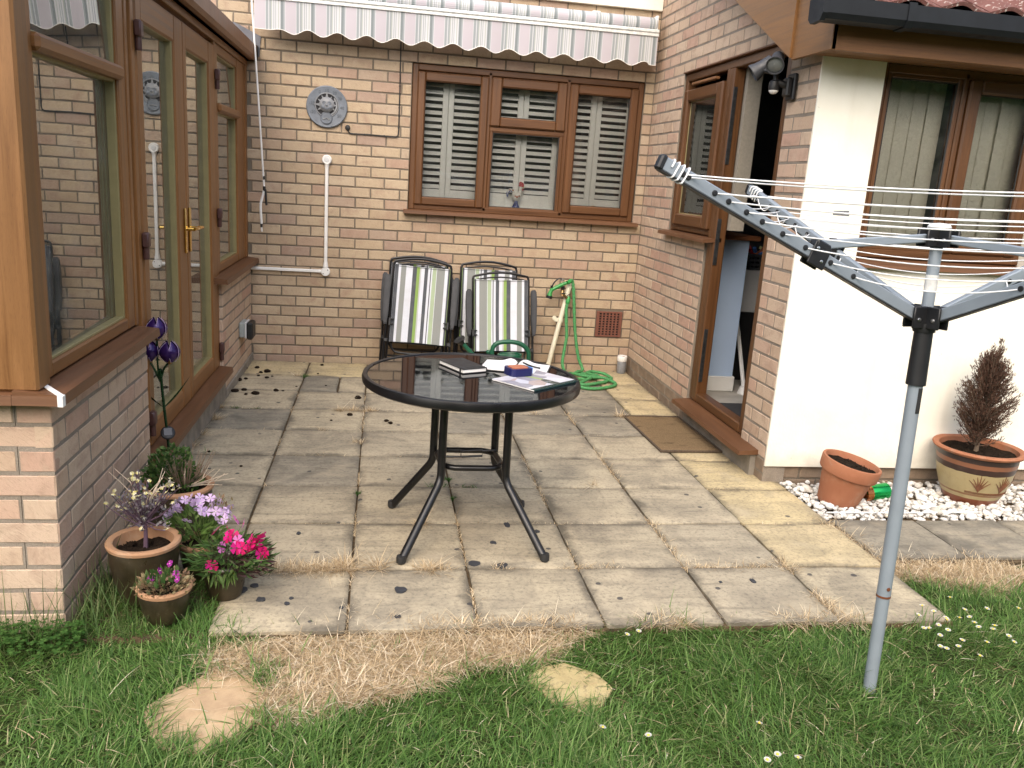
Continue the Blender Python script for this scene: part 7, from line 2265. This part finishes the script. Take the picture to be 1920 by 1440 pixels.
mb = MB(); mb.lathe([(.190, .258), (.210, .266), (.216, .276), (.212, .284), (.196, .285), (.184, .278), (.178, .24)], (0, 0, 0), 56, caps=(False, False)); mb.build('rim', M['terracotta'], dp)
soil_disc(dp, .180, .252, .006)
def on_pot(a, z):
    pr = [(.122, .0), (.150, .06), (.175, .14), (.188, .22), (.192, .262)]
    for (r0, z0), (r1, z1) in zip(pr, pr[1:]):
        if z <= z1 or (r1, z1) == pr[-1]:
            r = r0 + (r1 - r0) * (z - z0) / (z1 - z0); break
    return Vector(((r + .0012) * math.cos(a), (r + .0012) * math.sin(a), z))
for a0 in (-2.05, -1.35, -.6):
    mb = MB()
    for k in range(7):
        da = (k - 3) * .085
        mb.tube([on_pot(a0 + da * t_ * (.6 + .5 * t_), .085 + (.095 - abs(k - 3) * .012) * t_) for t_ in [i / 6 for i in range(7)]], [.0012, .002, .003, .0036, .003, .002, .001], 5)
    for k in range(22):
        a = a0 - .35 + k * .032; mb.tube([on_pot(a, .083), on_pot(a + .004, .072)], .0018, 5)
    mb.build('painted_spray', M['deco_mark'], dp)
dc = empty('dead_conifer', (1.035, -2.75, .255), 'dead brown dwarf conifer growing in the decorated pot', 'shrub')
mb = MB(); pts = []
mb.tube(smooth_path([(0, 0, -.03), (.004, 0, .08), (.0, 0, .25), (-.004, 0, .42)], 4), [.013, .012, .011, .010, .009, .008, .008, .007, .006, .005, .004, .003, .002], 8)
segs_ = []
lead = [(Vector((0, 0, 0)), Vector((-.016, .0, .545))), (Vector((.0, 0, .2)), Vector((.020, .0, .585))), (Vector((0, 0, .12)), Vector((-.05, .0, .47))), (Vector((0, 0, .12)), Vector((.055, .0, .44)))]
for a_, b_ in lead[1:]:
    mb.tube([a_, (a_ + b_) / 2 + Vector((b_.x * .2, 0, 0)), b_], [.005, .004, .0015], 6)
for k in range(260):
    t_ = random.random() ** .9
    a = random.uniform(0, 2 * PI)
    prof_r = .155 * (math.sin(PI * min(1, .13 + .95 * (t_ * .82 + .04))) ** .75) * (1 - .45 * t_) + .006
    z0 = .015 + .40 * t_
    R_ = prof_r * random.uniform(.7, 1.12)
    p0 = Vector((0, 0, z0)); p2 = Vector((R_ * math.cos(a), R_ * math.sin(a), z0 + .06 + .11 * random.random() * (1 - .3 * t_))); p1 = (p0 + p2) / 2 + Vector((0, 0, -.012))
    mb.tube([p0, p1, p2], [.0028, .0021, .001], 5)
    segs_.append((p0, p1, p2))
for (a_, b_) in lead: segs_ += [(a_, (a_ + b_) / 2, b_)] * 5
mb.build('trunk', M['bark'], dc)
N_ = 17000
rr = np.random.default_rng(3)
S0 = np.array([[*s[0]] for s in segs_]); S1 = np.array([[*s[1]] for s in segs_]); S2 = np.array([[*s[2]] for s in segs_])
ii = rr.integers(0, len(segs_), N_); tt = rr.uniform(.25, 1.0, N_)[:, None]
P_ = (1 - tt) ** 2 * S0[ii] + 2 * tt * (1 - tt) * S1[ii] + tt ** 2 * S2[ii] + rr.normal(0, .006, (N_, 3))
D_ = (S2[ii] - S1[ii]); D_ /= np.linalg.norm(D_, axis=1)[:, None]
D_ = D_ + rr.normal(0, .55, (N_, 3)) + np.array([0, 0, .35]); D_ /= np.linalg.norm(D_, axis=1)[:, None]
S_v = np.cross(D_, rr.normal(0, 1, (N_, 3))); S_v /= np.linalg.norm(S_v, axis=1)[:, None]
L_ = rr.uniform(.009, .022, N_)[:, None]; w_ = rr.uniform(.0009, .0017, N_)[:, None]
V = np.stack([P_ - S_v * w_, P_ + S_v * w_, P_ + D_ * L_ * .6 + S_v * w_, P_ + D_ * L_, P_ + D_ * L_ * .6 - S_v * w_], 1).reshape(-1, 3)
b = (np.arange(N_) * 5)[:, None]
o = inst('crown', raw_mesh('crown', V, [b + np.array([0, 1, 2, 4]), b + np.array([4, 2, 3])], M['conifer']), dc); o['kind'] = 'stuff'
mb = MB(); mb.tube([(.12, -2.985, .012), (.5, -2.99, .014), (.95, -2.975, .013)], .004, 6)
thing1(mb, 'garden_cane', M['worn_white'], 'thin pale cane lying along the pebble strip', 'cane')

# ================================================================== garden backdrop added behind the camera to darken the reflections in the glass
fe = empty('reflection_fence', (-1, -15, 0), 'unseen brown board fence added behind the camera to darken window reflections', 'fence')
for k in range(44):
    mb = MB() if k == 0 else None
    if k == 0:
        mb.box(-.14, .14, -.01, .01, 0, 1.7, 0, .004); BM = mb.mesh('fence_board', M['fence_wood'])
    inst('fence_board', BM, fe, (-6.5 + k * .3, random.uniform(-.004, .004), -.03))
mb = MB(); mb.box(-6.7, 6.7, .011, .05, .35, .43); mb.box(-6.7, 6.7, .011, .05, 1.25, 1.33); mb.build('rail', M['fence_wood'], fe)
rh = np.random.default_rng(9)
n = 34000
p = np.stack([rh.uniform(-12, 12, n), rh.uniform(-16.6, -15.3, n), rh.uniform(0, 5.2, n)], 1)
d = rh.normal(0, 1, (n, 3)); d /= np.linalg.norm(d, axis=1)[:, None]; s_ = np.cross(d, rh.normal(0, 1, (n, 3))); s_ /= np.linalg.norm(s_, axis=1)[:, None]
L = rh.uniform(.12, .26, n)[:, None]
V = np.stack([p, p + d * L * .5 + s_ * L * .35, p + d * L, p + d * L * .5 - s_ * L * .35], 1).reshape(-1, 3)
o = inst('reflection_hedge', raw_mesh('reflection_hedge', V, [(np.arange(n) * 4)[:, None] + np.arange(4)], M['leaf'])); tag(o, 'tall green foliage screen added behind the unseen fence to darken window reflections', 'reflection_hedge', kind='stuff')
mb = MB(); mb.box(-12, 12, -16.3, -15.7, 0, 5.0); mb.build('sky_gap_block', M['leaf'], o)  # solid block added to shut out bright sky between the leaves
